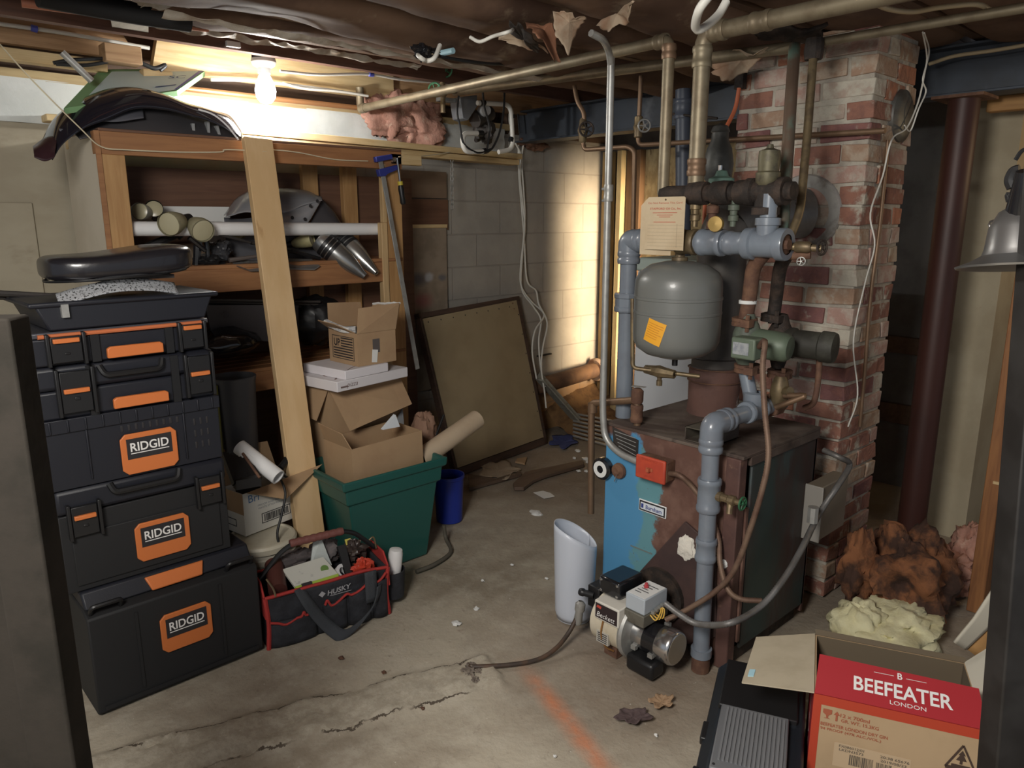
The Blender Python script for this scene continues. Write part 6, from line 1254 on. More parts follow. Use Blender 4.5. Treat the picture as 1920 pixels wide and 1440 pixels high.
# crate hidden inside/behind carrying the middle carton
q = MB(); q.b2((1.67,3.16,0), (2.08,3.36,.398)); q.thing('storage_crate', 'dark crate behind the green tote under the middle carton', 'crate', K['black_matte'], bevel=.006)
M = Matrix.Translation(PY(610,757,2.94)+V((0,0,-.02))) @ Matrix.Rotation(.16, 4, 'Z')
pz = .856
M = Matrix.Translation((1.615,2.925,pz)) @ Matrix.Rotation(.17, 4, 'Z')
t = T('flat_box', 'large flat white box lying across the cartons', 'box', (0,0,0), M=M)
q = MB(); q.b2((0,0,0), (.44,.33,.048)); q.build('box_body', mat('white_board', (.70,.67,.69), .6), t, local=True, bevel=.003)
q = MB()
for a in (((.03,.05),(.10,.09),(.20,.03),(.34,.10)), ((.06,.30),(.10,.22),(.05,.15),(.12,.08)), ((.02,-.001),(.06,-.001))):
    q.tube(catmull([(p[0],p[1],.0485 if p[1] > 0 else .02) for p in a], 6), .004, 5)
q.text('pizza', .028, (.09,0,.022), (1,0,0), (0,0,1), slant=.3); q.build('brown_print', mat('brown_print', (.20,.14,.13), .8), t, local=True)
pt = pz+.049
M = Matrix.Translation(PZ(648,713,pt)) @ Matrix.Rotation(.16, 4, 'Z')
t = T('flat_box', 'small flat white box between the large flat box and the flag carton', 'box', (0,0,0), M=M)
q = MB(); q.b2((-.0,0,0), (.26,.31,.042)); q.build('box_body', mat('white_board_b', (.74,.71,.74), .6), t, local=True, bevel=.003)
q = MB(); q.tube(catmull([(.02,.01,.043), (.10,.05,.043), (.20,.03,.043)], 5), .0015, 5); q.build('brown_print', mat('brown_print_b', (.25,.18,.17), .8), t, local=True)
# flag carton
ft = pt+.043
fo = PZ(672,688,ft); fl = PZ(603,664,ft); fr_ = PZ(743,676,ft)
ang = atan2((fr_-fo).y, (fr_-fo).x); fw, fdp, fh = (fr_-fo).length, .235, .155
M = Matrix.Translation(fo) @ Matrix.Rotation(ang, 4, 'Z')
t = T('flag_carton', 'open cardboard carton printed with a striped flag on top of the stack', 'carton', (0,0,0), M=M)
q = MB(); th = .004
q.b2((0,0,0), (fw,th,fh)); q.b2((0,fdp-th,0), (fw,fdp,fh)); q.b2((0,th,0), (th,fdp-th,fh)); q.b2((fw-th,th,0), (fw,fdp-th,fh)); q.b2((th,th,0), (fw-th,fdp-th,th)); q.build('carton_body', K['card'], t, local=True)
q = MB(); q.slab([(0,0,fh), (fw,0,fh), (fw+.02,-.01,fh+.125), (.02,.01,fh+.115)], .004); q.build('front_flap', K['card'], t, local=True)
q = MB(); q.slab([(fw,0,fh), (fw,fdp,fh), (fw+.03,fdp-.02,fh+.10), (fw+.03,.0,fh+.12)], .004); q.build('side_flap', K['card'], t, local=True)
q = MB(); q.tube([(fw+.032+.004*noise.noise(V((i*3.1,0,0))), .0+i*.0215, fh+.121-.002*i+.006*noise.noise(V((i*2.3,5,0)))) for i in range(11)], .006, 6); q.build('torn_edge', K['paper'], t, local=True)
q = MB(); q.slab([(0,fdp,fh), (fw*.96,fdp,fh), (fw*.95,fdp+.03,fh+.11), (.02,fdp+.03,fh+.12)], .004); q.build('back_flap', K['card'], t, local=True)
q = MB(); q.slab([(0,.02,fh), (0,fdp-.01,fh), (-.075,fdp-.03,fh+.05), (-.08,.06,fh+.045)], .004); q.build('side_flap', K['card_dark'], t, local=True)
q = MB()  # flag on the -x face
def fb(y0, y1, z0, z1): q.b2((-.0012,y0,z0), (-.0004,y1,z1))
f0, f1, g0, g1 = .028, .205, .022, .132
fb(f0,f1,g0,g0+.003); fb(f0,f1,g1-.003,g1); fb(f0,f0+.003,g0,g1); fb(f1-.003,f1,g0,g1)
for i in range(8):
    z = g0+.010+i*.0125; yt = f1-.010 if i < 4 else f1-.072
    fb(f0+.010, yt, z, z+.0055)
q.text('UP', .036, (-.001,f1-.040,g1-.032), (0,-1,0), (0,0,1), width=.05, bold=True); q.build('flag_print', K['ink'], t, local=True)
q = MB(); q.b2((.085,-.0012,.055), (.125,-.0004,.12)); q.build('label_print', mat('label_print', (.10,.085,.08), .8), t, local=True)
q = MB(); q.prism([(0,0),(.03,-.004),(.038,.055),(.006,.06)], (.075,-.0016,.012), (1,0,0), (0,0,1), .0008); q.build('white_sticker', K['paper'], t, local=True)
q = MB(); q.b2((.03,.05,.10), (.10,.18,.165)); q.build('grey_bar', mat('grey_bar', (.16,.16,.16), .5), t, local=True)
M2 = Matrix.Translation(fo) @ Matrix.Rotation(ang, 4, 'Z')
pp = [M2 @ V(p) for p in ((-.02,fdp*.95,fh+.035), (-.01,fdp*.4,fh+.012), (.03,.05,fh+.012))]
q = MB(); q.tube(catmull(pp, 6), .016, 7); q.thing('paper_sleeve', 'crumpled white printed paper poking out of the flag carton', 'paper', mat('printed_paper', (.72,.72,.70), .8, col2=(.35,.35,.36), scale=40, bump=.5))
# things in and around the green tote
q = MB(); t0, t1 = PY(786,862,2.86), PY(894,786,2.92); d_ = t1-t0
q.lathe([(.045,0),(.050,0),(.050,d_.length),(.044,d_.length),(.044,.02)], t0, d_, 28); q.thing('cardboard_tube', 'thick pale cardboard tube sticking out of the green tote', 'tube', mat('pale_card_tube', (.56,.44,.31), .75, col2=(.50,.38,.26), scale=4))
q = MB(); q.slab([PY(718,806,2.84), PY(742,778,2.84), PY(750,800,2.84)], .02, (0,1,0)); q.thing('paper_scrap', 'folded white paper sticking up from the lower carton', 'paper', mat('bluish_paper', (.66,.70,.74), .7))
q = MB(); q.blob(PY(795,812,3.0), (.06,.06,.10), .3, 2.5, 61); q.thing('paper_bag', 'crumpled brown paper bag at the right of the green tote cartons', 'bag', mat('brown_paper', (.26,.15,.10), .8, col2=(.2,.11,.07), scale=8, bump=.4))
q = MB(); q.cyl(PY(805,850,2.95), PY(832,778,3.0), .007, 8); q.thing('black_stick', 'thin black stick standing in the green tote beside the tube', 'stick', K['black'])
q = MB(); q.slab([PY(740,800,3.06), PY(755,765,3.06), PY(758,800,3.06)], .01, (0,1,0)); q.thing('plastic_bag', 'grey clear plastic wrap behind the white paper', 'bag', mat('grey_wrap', (.25,.26,.27), .3))
t = T('blue_bucket', 'small blue plastic bucket on the floor beside the green tote', 'bucket', (2.335,3.06,0))
q = MB(); r_ = .083; q.lathe([(0,.0),(r_*.86,0),(r_*.98,.24),(r_*1.04,.245),(r_*1.04,.262),(r_*.97,.262),(r_*.84,.01),(0,.01)], (2.335,3.06,0), n=36); q.build('bucket_body', mat('blue_plastic', (.015,.035,.30), .4), t)
cable('cable', 'dark hose lying on the floor between the green tote and the blue bucket', [PZ(832,985,.10), PZ(836,1010,.03), PZ(845,1035,.012), PZ(815,1058,.012), PZ(780,1072,.012)], .010, mat('dusty_hose', (.10,.09,.07), .7), 'hose')
# ---------------------------------------------------------------- tool bag
M = Matrix.Translation(((1.035+1.54)/2+.02, (2.527+2.44)/2+.115, 0)) @ Matrix.Rotation(-.17, 4, 'Z')
t = T('tool_bag', 'open black tool bag with red trim and a carry bar on the floor', 'bag', (0,0,0), M=M); BG = t
w, d, h = .50, .23, .215; f = -d/2
fabric = mat('black_fabric', (.018,.019,.024), .85, col2=(.03,.032,.04), scale=20, bump=.3, bscale=120); redt = mat('red_webbing', (.42,.035,.03), .8, bump=.3, bscale=90, col2=(.36,.03,.025), scale=10)
def bagpt(x, y, z):
    k = 1-.04*sin(pi*min(1,max(0,z/h))); return V((x*k+.004*noise.noise(V((z*12,y*9,x*5))), y+.012*noise.noise(V((x*8,z*9,1)))*(.3+z/h), z+.012*noise.noise(V((x*5,1,y*3)))*(z/h)))
q = MB()
for (p0, p1) in (((-w/2,f),(w/2,f)), ((w/2,f),(w/2,d/2)), ((w/2,d/2),(-w/2,d/2)), ((-w/2,d/2),(-w/2,f))):
    q.grid(lambda u, v: bagpt(p0[0]+u*(p1[0]-p0[0]), p0[1]+u*(p1[1]-p0[1]), v*h), 24, 12)
q.grid(lambda u, v: V((-w/2+u*w, f+v*d, .006)), 4, 4); q.build('bag_body', fabric, t, local=True, solid=.008)
for sx_ in (-1, 1):
    q = MB(); q.prism([(f-.004,h-.09),(f+.005,h+.0),(f+.05,h+.045),(d/2-.05,h+.045),(d/2,h),(d/2,h-.09)], (sx_*(w/2+.003),0,0), (0,1,0), (0,0,1), .008); q.build('end_panel', redt, t, local=True, bevel=.003)
    q = MB(); q.prism([(f+.03,h-.05),(f+.06,h+.028),(d/2-.06,h+.028),(d/2-.03,h-.05)], (sx_*(w/2+.003)+.008*sx_,0,0), (0,1,0), (0,0,1), .004); q.build('end_patch', fabric, t, local=True)
q = MB()
q.tube(catmull([bagpt(-w/2,f-.003,h), bagpt(-w/4,f-.003,h+.002), bagpt(0,f-.003,h), bagpt(w/4,f-.003,h), bagpt(w/2,f-.003,h)], 6), .007, 6)
for sx_ in (-1,1): q.tube(catmull([bagpt(sx_*w/2,f-.003,0), bagpt(sx_*w/2,f-.004,h*.5), bagpt(sx_*w/2,f-.003,h)], 5), .009, 6)
q.tube(catmull([bagpt(-w/2,d/2,h), bagpt(0,d/2,h), bagpt(w/2,d/2,h)], 6), .006, 6); q.build('red_piping', redt, t, local=True)
q = MB()
def scallop(pts): q.tube(catmull([V((p[0]*w, f-.022, p[1]*h)) for p in pts], 6), .005, 6)
scallop([(-.48,.55),(-.42,.50),(-.36,.44),(-.28,.50),(-.24,.51),(-.22,.58),(-.20,.51),(-.12,.56)]); scallop([(-.05,.60),(-.03,.68),(0,.56),(.06,.60),(.13,.70),(.17,.66),(.24,.70),(.30,.78),(.33,.74)]); scallop([(.36,.76),(.42,.80),(.47,.92)]); q.build('pocket_trim', redt, t, local=True)
for (x0, x1, z1) in ((-.48,-.11,.50),(-.06,.14,.58),(.15,.34,.68),(.36,.49,.76)):
    q = MB(); q.grid(lambda u, v: V((w*(x0+u*(x1-x0)), f-.004-.018*sin(pi*u)**.5, .004+v*h*z1)), 14, 6); q.build('pocket', fabric, t, local=True, solid=.003)
q = MB(); q.text('HUSKY', .022, (.04,f-.008,h*.80), (1,0,.06), (0,0,1), width=.095, bold=True, slant=.15); q.prism([(0,-.013),(.014,0),(0,.013),(-.014,0)], (-.03,f-.006,h*.79), (1,0,0), (0,0,1), .001); q.b2((-.0,f-.0085,h*.715), (.09,f-.0075,h*.725)); q.build('lettering', mat('faded_white_print', (.38,.38,.40), .8), t, local=True)
q = MB(); tubep = elbowed([(-w/2+.01,-.0,h+.02), (-w/2+.10,.0,h+.115), (-.09,.0,h+.145), (.11,.0,h+.145), (w/2-.09,.0,h+.125), (w/2-.005,.0,h+.04)], .05, 5); q.tube(tubep, .010, 10); q.build('carry_bar', K['black'], t, local=True)
q = MB(); P = [V((-.11+.22*i/24, .0, h+.1435+.002*(i/24))) for i in range(25)]; q.tube(P, [.0165 if i % 3 else .0145 for i in range(25)], 12); q.build('grip', mat('brown_grip', (.17,.06,.05), .6, bump=.3, scale=30), t, local=True)
strap = mat('grey_strap', (.045,.05,.058), .85, bump=.3, bscale=150)
q = MB(); sp_ = catmull([(-.12,f-.006,h+.006), (-.10,f-.030,h*.80), (-.06,f-.035,h*.45), (-.015,f-.05,.035), (.02,f-.08,.012), (.09,f-.07,.03), (.16,f-.05,.075), (.19,f-.04,h*.55), (.20,f-.034,h*.72)], 7)
n_ = len(sp_); q.grid(lambda u, v: sp_[int(u*(n_-1)+.5)]+V((.040*(v-.5)*(1-.3*u), .018*(v-.5), .034*(v-.5)*sin(pi*u))), n_-1, 3); q.build('shoulder_strap', strap, t, local=True, solid=.004)
q = MB(); q.grid(lambda u, v: V((.165+.05*(u-.5), f-.030-.004*v, h+.01-v*(h*.62))), 3, 6); q.build('strap_end', strap, t, local=True, solid=.004)
q = MB(); q.lathe([(.05,0),(.052,.0),(.058,.12),(.054,.12)], (w/2+.055,-.03,.03), n=18); q.lathe([(0,.03),(.05,.03),(.05,.035)], (w/2+.055,-.03,0), n=18); q.build('end_pocket', fabric, t, local=True)
q = MB(); q.tube(catmull([(-w/2+.02,f+.03,h+.06), (-w/2+.035,f+.0,h+.03), (-w/2+.04,f-.01,h-.0)], 5), .004, 6); q.tube(catmull([(w/2-.02,.03,h+.06), (w/2-.0,.02,h+.075), (w/2-.005,-.02,h+.04)], 5), .004, 6); q.build('buckles', K['bronze'], t, local=True)
def inbag(p): return M @ V(p)
q = MB(); q.lathe([(0,0),(.030,0),(.031,.16),(.027,.178),(.010,.182),(0,.182)], inbag((w/2+.058,-.03,.06)), (.10,-.05,1), 24); q.thing('spray_can', 'white capped can standing in the end pocket of the tool bag', 'can', K['white'])
def bagbox(name, label, cat, pts, th, mats, nrm=None): q = MB(); q.slab([inbag(p) for p in pts], th, nrm); return q.thing(name, label, cat, mats, bevel=.002)
t = T('packet', 'white printed packet with a green band lying in the tool bag', 'packet', inbag((-.07,-.02,h-.03)))
q = MB(); q.slab([inbag(p) for p in ((-.13,f+.015,h+.0), (.045,f+.02,h+.005), (.02,.0,h+.045), (-.15,-.01,h+.04))], .010); q.build('packet_body', mat('packet_white', (.62,.62,.56), .6, col2=(.45,.45,.42), scale=30, lo=.6, hi=.7), t)
q = MB(); q.slab([inbag(p) for p in ((-.13,f+.012,h-.012), (.045,f+.017,h-.007), (.045,f+.024,h+.012), (-.13,f+.020,h+.007))], .011, (0,-1,.2)); q.build('green_band', mat('lime_band', (.36,.50,.06), .5), t)
q = MB(); q.slab([inbag(p) for p in ((-.105,f+.010,h-.012), (-.065,f+.011,h-.011), (-.065,f+.018,h+.012), (-.105,f+.018,h+.011))], .012, (0,-1,.2)); q.build('black_block', K['ink'], t)
a_, b_ = inbag((-.035,.0,h+.035)), None
q = MB(); q.lathe([(0,.012),(.016,.012)], inbag((.005,f+.06,h+.022)), (-.15,-.6,.75), 16); q.build('green_seal', mat('green_seal', (.12,.22,.05), .6), t)
q = MB(); q.cyl(inbag((-.19,f+.03,h-.0)), inbag((-.165,.05,h+.05)), .036, 18); q.thing('leather_sleeve', 'dark brown rolled sleeve at the left end of the tool bag', 'sleeve', mat('brown_sleeve', (.085,.028,.022), .5, bump=.1, scale=30))
q = MB(); q.slab([inbag(p) for p in ((-.03,.03,h-.0), (.06,.02,h-.0), (.03,.05,h+.12), (.0,.06,h+.10))], .012); q.thing('packet', 'crumpled pale packet standing in the middle of the tool bag', 'packet', mat('clear_packet', (.48,.52,.50), .35, bump=.3, scale=14))
q = MB(); q.blob(inbag((-.07,.07,h+.03)), (.10,.04,.045), .35, 3, 71); q.thing('work_glove', 'dark grey work glove bunched at the back of the tool bag', 'glove', mat('grey_glove', (.10,.085,.085), .9, bump=.4, scale=16))
q = MB(); q.blob(inbag((.05,.08,h+.03)), (.06,.035,.055), .35, 3, 72); q.thing('work_glove', 'lighter grey cloth bunched beside the glove in the tool bag', 'cloth', mat('grey_cloth', (.17,.15,.15), .9, bump=.4, scale=16))
q = MB(); q.lathe([(.022,0),(.036,0),(.036,.035),(.022,.035),(.022,0)], inbag((.075,f+.075,h-.030)), (.2,-.6,.7), 24); q.thing('tape_roll', 'roll of white tape at the front edge of the tool bag', 'tape', K['white'])
q = MB(); q.slab([inbag(p) for p in ((.09,f+.04,h-.05), (.115,f+.04,h-.05), (.12,.02,h+.07), (.085,.02,h+.07))], .02); q.thing('hand_tool', 'flat black tool handle standing in the tool bag right of the tape', 'tool', K['black_matte'])
q = MB(); q.blob(inbag((.165,f+.05,h-.005)), (.045,.03,.035), .4, 4, 73); q.thing('cutter', 'red plastic tool with white clips in the right half of the tool bag', 'tool', mat('red_tool', (.55,.06,.03), .45, col2=(.6,.58,.55), scale=26, lo=.62, hi=.66))
q = MB(); q.blob(inbag((.16,.03,h+.03)), (.055,.045,.04), .45, 4, 74); q.thing('fastener_pack', 'dark pack of hardware with a yellow card in the tool bag', 'hardware', mat('mixed_hardware', (.05,.035,.03), .4, col2=(.30,.26,.2), scale=30, lo=.6, hi=.64))
q = MB(); q.slab([inbag(p) for p in ((.135,.02,h+.03), (.16,.02,h+.03), (.155,.045,h+.085), (.13,.045,h+.085))], .006); q.thing('yellow_card', 'small yellow card standing behind the red tool in the bag', 'card', mat('yellow_card', (.62,.52,.10), .6))
# ---------------------------------------------------------------- gin carton, lower right
A = PZ(1527,1300,.36); u_ = V((.363,-.932,0)).normalized(); 
vv = Matrix.Rotation(radians(8), 3, 'Z') @ V((-u_.y, u_.x, 0))
M = Matrix.Translation((A.x,A.y,0)) @ Matrix(((u_.x, vv.x, 0, 0), (u_.y, vv.y, 0, 0), (0,0,1,0), (0,0,0,1)))
t = T('liquor_carton', 'open red and tan BEEFEATER gin carton at the lower right corner', 'carton', (0,0,0), M=M); cw, cd, ch = .405, .315, .36
kt = mat('carton_tan', (.45,.32,.19), .8, col2=(.41,.29,.17), scale=6); kr = mat('carton_red', (.38,.022,.03), .55); kg = mat('carton_inside_shade', (.13,.10,.065), .9); ko = mat('carton_orange_red', (.45,.05,.02), .6)  # inside colour darkened to carry the shade within the box
th = .005
q = MB(); q.b2((0,0,0), (cw,th,ch)); q.b2((0,cd-th,0), (cw,cd,ch)); q.b2((0,th,0), (th,cd-th,ch)); q.b2((cw-th,th,0), (cw,cd-th,ch)); q.b2((th,th,0), (cw-th,cd-th,th)); q.build('carton_body', kt, t, local=True)
q = MB(); q.b2((th,cd-th-.001,th), (cw-th,cd-th,ch)); q.b2((cw-th-.001,th,th), (cw-th,cd-th,ch)); q.build('inner_shade', kg, t, local=True)  # inner walls carry the painted shade; no separate lining
q = MB(); q.b2((-.0006,-.0008,0), (.020,0,ch)); q.b2((.02,-.0008,ch-.028), (cw,0,ch)); q.build('red_border', ko, t, local=True)
q = MB(); q.b2((-.0008,-.0004,0), (0,cd,ch)); q.build('red_side', kr, t, local=True)
FL = [(0,0,ch), (cw,0,ch), (cw-.01,.095,ch+.055), (.008,.10,ch+.06)]
q = MB(); q.slab(FL, .004); fl_ = q.build('front_flap', kr, t, local=True)
def onf(u, v): a = V(FL[0]).lerp(V(FL[1]), u); b_ = V(FL[3]).lerp(V(FL[2]), u); return a.lerp(b_, v)
fu = (V(FL[1])-V(FL[0])).normalized(); fv = (V(FL[3])-V(FL[0])); fv = (fv-fu*fv.dot(fu)).normalized()
fn_ = fu.cross(fv); lf = .005 if True else 0
q = MB(); o0 = onf(.545,.50)
for s, hh, oo, ww in (('BEEFEATER',.040,onf(.53,.47),.235), ('LONDON',.011,onf(.56,.17),.085), ('B',.018,onf(.52,.86),.012)): q.text(s, hh, oo, fu, fv, width=ww, bold=(s != 'LONDON'), lift=.0052)
for x0, x1 in ((.36,.48),(.56,.68)): q.box(onf((x0+x1)/2,.84)+fn_*.0050, ((x1-x0)*cw,.001,.001))
q.build('lettering', K['whiteink'], fl_, local=True)
q = MB(); q.slab([(0,0,ch), (0,cd,ch), (-.17,cd-.03,ch-.034), (-.19,.03,ch-.038)], .004); q.build('side_flap', mat('flap_inside', (.48,.42,.31), .85, col2=(.42,.36,.26), scale=7), t, local=True)
q = MB(); q.slab([(-.176,.06,ch-.0352),(-.160,.06,ch-.032),(-.157,.095,ch-.0314),(-.173,.095,ch-.0346)], .0064); q.build('blue_mark', mat('pale_blue_mark', (.4,.65,.75), .6), t, local=True)
q = MB(); q.slab([(cw,0,ch), (cw+.05,.0,ch+.06), (cw+.06,cd,ch+.07), (cw,cd,ch)], .004); q.build('side_flap', mat('flap_white', (.60,.57,.48), .85), t, local=True)
q = MB(); q.slab([(0,cd,ch), (cw,cd,ch), (cw,cd+.01,ch+.012), (0,cd+.012,ch+.012)], .004); q.build('back_flap', kg, t, local=True)
# printing on the front
U, Z_ = (1,0,0), (0,0,1); yk = -.0014
ri = mat('brown_red_print', (.36,.10,.05), .7)
q = MB()
for s, x, z, hh, ww in (('12 x 700ml',.105,.312,.011,.072),('GR. WT. 15.3KG',.118,.297,.010,.092),('BEEFEATER LONDON DRY GIN',.105,.276,.010,.165),('94 PROOF (47% ALC./VOL.)',.098,.261,.010,.150)): q.text(s, hh, (x,yk,z), U, Z_, width=ww, bold=True, lift=0)
q.prism([(0,.014),(.022,.014),(.022,.002),(.014,-.004),(.013,-.012),(.019,-.014),(.003,-.014),(.009,-.012),(.008,-.004),(0,.002)], (.026,yk,.308), U, Z_, .0005)
q.prism([(0,-.014),(.005,-.014),(.005,.004),(.010,.004),(.0025,.015),(-.005,.004),(0,.004)], (.058,yk,.306), U, Z_, .0005); q.build('brown_print', ri, t, local=True)
q = MB(); q.b2((.062,-.0010,.155), (.248,-.0002,.228)); ws = q.build('paper_label', mat('label_paper', (.50,.37,.235), .7), t, local=True)
q = MB()
for s, x, z, ww in (('FX086012/01',.105,.220,.062),('LKDN3573',.105,.209,.06),('20:38 65676',.210,.216,.07),('2019/08/23',.208,.204,.062)): q.text(s, .008, (x,yk,z), U, Z_, width=ww, bold=True, lift=0)
rn = random.Random(5)
for x0, x1, z0, z1 in ((.102,.160,.168,.200),(.168,.206,.160,.196)):
    x = x0
    while x < x1:
        w_ = rn.choice((.0012,.002,.003)); q.b2((x,-.0016,z0), (min(x+w_,x1),-.001,z1)); x += w_+rn.choice((.0012,.002))
q.build('barcode', mat('dark_print', (.10,.08,.06), .8), ws, local=True)
q = MB(); a, b_, c_ = V((.325,yk,.235)), V((.393,yk,.235)), V((.359,yk,.305))
for p0, p1 in ((a,b_),(b_,c_),(c_,a)): q.bar(p0, p1, .005 if p0 is not a else .010, .0008, up=(0,-1,0))
q.prism([(0,.040),(.008,.026),(.004,.026),(.012,.010),(.003,.010),(.003,.0),(-.003,.0),(-.003,.010),(-.012,.010),(-.004,.026),(-.008,.026)], (.359,yk,.25), U, Z_, .0005); q.b2((.338,-.0018,.240), (.380,-.001,.247)); q.build('recycle_mark', mat('black_brown_print', (.06,.035,.025), .7), t, local=True)
q = MB(); q.text('BEEFEATER', .05, (-.0014,.12,.19), (0,-.28,-1), (0,-1,.28), width=.25, bold=True, lift=0)
q.build('side_print', mat('pinkish_print', (.55,.40,.40), .7), t, local=True)
# ---------------------------------------------------------------- black case with ribbed grey lid, below the gin carton flap
t = T('tool_box', 'low black plastic case with a grey ribbed lid beside the gin carton', 'tool box', (0,0,0), M=M)
x0, x1, y0, y1 = -.285, -.012, -.25, .36
q = MB(); q.prism([(x0+.02,0),(x1,0),(x1,.185),(x0+.035,.185),(x0,.15),(x0,.02)], (0,y1,0), (1,0,0), (0,0,1), y1-y0); q.build('case_body', mat('blue_black_case', (.012,.016,.022), .4), t, local=True, bevel=.008)
for y_ in (y0+.02, y0+.22): q = MB(); q.b2((x0-.006,y_,.135), (x0+.02,y_+.08,.16)); q.build('latch', K['black'], t, local=True, bevel=.004)
q = MB(); q.b2((x0+.03,.09,.18), (x1-.02,y1-.02,.20)); q.build('raised_lid', K['black'], t, local=True, bevel=.004)
q = MB(); q.b2((-.245,-.20,.185), (-.055,.085,.207)); gl = q.build('grey_lid', mat('lid_grey', (.15,.155,.165), .5), t, local=True, bevel=.004)
q = MB()
for i in range(15): q.b2((-.228+i*.0112,-.165,.207), (-.222+i*.0112,.07,.2105))
q.build('lid_ribs', mat('lid_grey_ribs', (.19,.195,.205), .5), gl, local=True)
q = MB(); q.cyl((-.235,-.185,.205), (-.235,-.185,.2085), .004, 8); q.build('rivet', K['ink'], gl, local=True)
# ---------------------------------------------------------------- posts in the foreground
t = T('steel_post', 'dark painted post filling the lower left corner of the photo', 'post', (.02,1.32,0))
rt = Matrix.Rotation(radians(-40), 3, 'Z'); pm_ = mat('brown_grey_paint', (.026,.022,.018), .9, col2=(.018,.016,.013), scale=8, bump=.15, spec=.15)
e0 = V((.172,1.198,0)); ex = rt @ V((-1,0,0)); ey = rt @ V((0,1,0))
q = MB(); q.add([e0+ex*a+ey*b_+V((0,0,c_)) for a in (0,.07) for b_ in (0,.05) for c_ in (0,1.488)], [(0,1,3,2), (4,6,7,5), (0,4,5,1), (2,3,7,6), (0,2,6,4), (1,5,7,3)]); q.build('outer_rail', pm_, t, bevel=.004)
q = MB(); q.add([e0+ex*a+ey*b_+V((0,0,c_)) for a in (.068,.28) for b_ in (.012,.06) for c_ in (0,1.488)], [(0,1,3,2), (4,6,7,5), (0,4,5,1), (2,3,7,6), (0,2,6,4), (1,5,7,3)]); q.build('inner_panel', pm_, t, bevel=.003)
def dr(D_, R_, z): return V((D_*cy+R_*sy, D_*sy-R_*cy, z))
q = MB(); q.bar(dr(1.255,1.0,.0), dr(1.495,1.0,2.34), .062, .062, up=(-cy,-sy,0)); q.thing('steel_post', 'black steel post standing right of the gin carton at the right edge', 'post', mat('black_post', (.016,.014,.013), .5, .2, col2=(.03,.028,.027), scale=5), bevel=.004)
# ---------------------------------------------------------------- right hand recess
jx = PX(1847,1000,3.35)
q = MB(); q.b2((3.35,jx.y-.03,0), (3.43,jx.y+.028,2.33)); q.thing('door_jamb', 'upright orange-brown stained jamb behind the black right post', 'jamb', K['jamb'], bevel=.003)
q = MB(); q.b2(PX(1862,902,3.34), PX(1892,914,3.34)+V((.03,0,0))); q.thing('wood_peg', 'small pale peg on the stained jamb', 'peg', K['lumber_x'])
q = MB(); a, b_ = PX(1852,182,3.9), PX(1930,203,3.9); q.b2((3.9,-.8,b_.z), (3.96,a.y,a.z)); q.thing('wood_beam', 'orange lit piece of timber under the steel beam at the right edge', 'beam', wood('orange_timber', (.45,.24,.08), (.36,.18,.06), 1), bevel=.003)
wl = [(1914,925),(1906,985),(1890,1045),(1862,1102),(1824,1160),(1788,1204)]
def sheetpt(u, v):
    k = u*(len(wl)-1); i = min(int(k), len(wl)-2); f_ = k-i; px = wl[i][0]+(wl[i+1][0]-wl[i][0])*f_; py = wl[i][1]+(wl[i+1][1]-wl[i][1])*f_
    return PX(px+v*(22+18*sin(pi*u)), py+v*14, 2.62-.12*u+.05*v)
q = MB(); q.grid(sheetpt, 30, 6); q.thing('curled_sheet', 'white curled edge of a bent sheet behind the gin carton', 'sheet', mat('off_white_sheet', (.58,.54,.44), .7), solid=.006)
def tanpt(u, v):
    a = sheetpt(u, 1)+V((.01,0,0)); b_ = PX(1935, 1010+300*u, 2.72-.05*u); return a.lerp(b_, v)
q = MB(); q.grid(tanpt, 24, 8); q.thing('tan_sheet', 'tan cardboard sheet bent behind the black right post', 'sheet', mat('tan_sheet', (.40,.22,.08), .8, col2=(.34,.18,.065), scale=4), solid=.005)
for (z0, z1, nm) in ((.83,.93,'upper'), (.40,.52,'lower')):
    q = MB(); q.b2((WX-.02,1.305,z0), (WX+.012,1.89,z1)); q.thing('wall_batten', nm+' dark timber batten across the grey wall behind the red column', 'batten', K['old_joist'], bevel=.003)
def wool(name, label, c, rad, mats, seed, amp=.4, flat=.0, k2=None):
    q = MB(); q.blob(c, rad, amp, 3, seed, 56, 32, flat=flat)
    for e in k2 or []: q.blob(e[0], e[1], amp, 3, seed+5, 40, 24, flat=flat)
    o = q.thing(name, label, 'insulation', mats, smooth=80); return o
wool('insulation_wad', 'big scorched brown wad of fibreglass at the foot of the chimney', (3.17,1.0,.15), (.21,.17,.19), K['orange_wool'], 81, .35, .002, [((3.0,1.13,.2),(.10,.07,.15))])
wool('insulation_wad', 'torn pale yellow batt of fibreglass on the floor behind the gin carton', (2.93,.93,.045), (.24,.15,.075), K['yellow_wool'], 84, .3, .002, [((2.80,1.03,.06),(.10,.10,.09))])
wool('insulation_wad', 'pink fibreglass scraps piled near the stained jamb', (3.52,.93,.06), (.12,.10,.09), K['pink'], 88, .4, .002, [((3.72,.92,.12),(.10,.09,.12))])
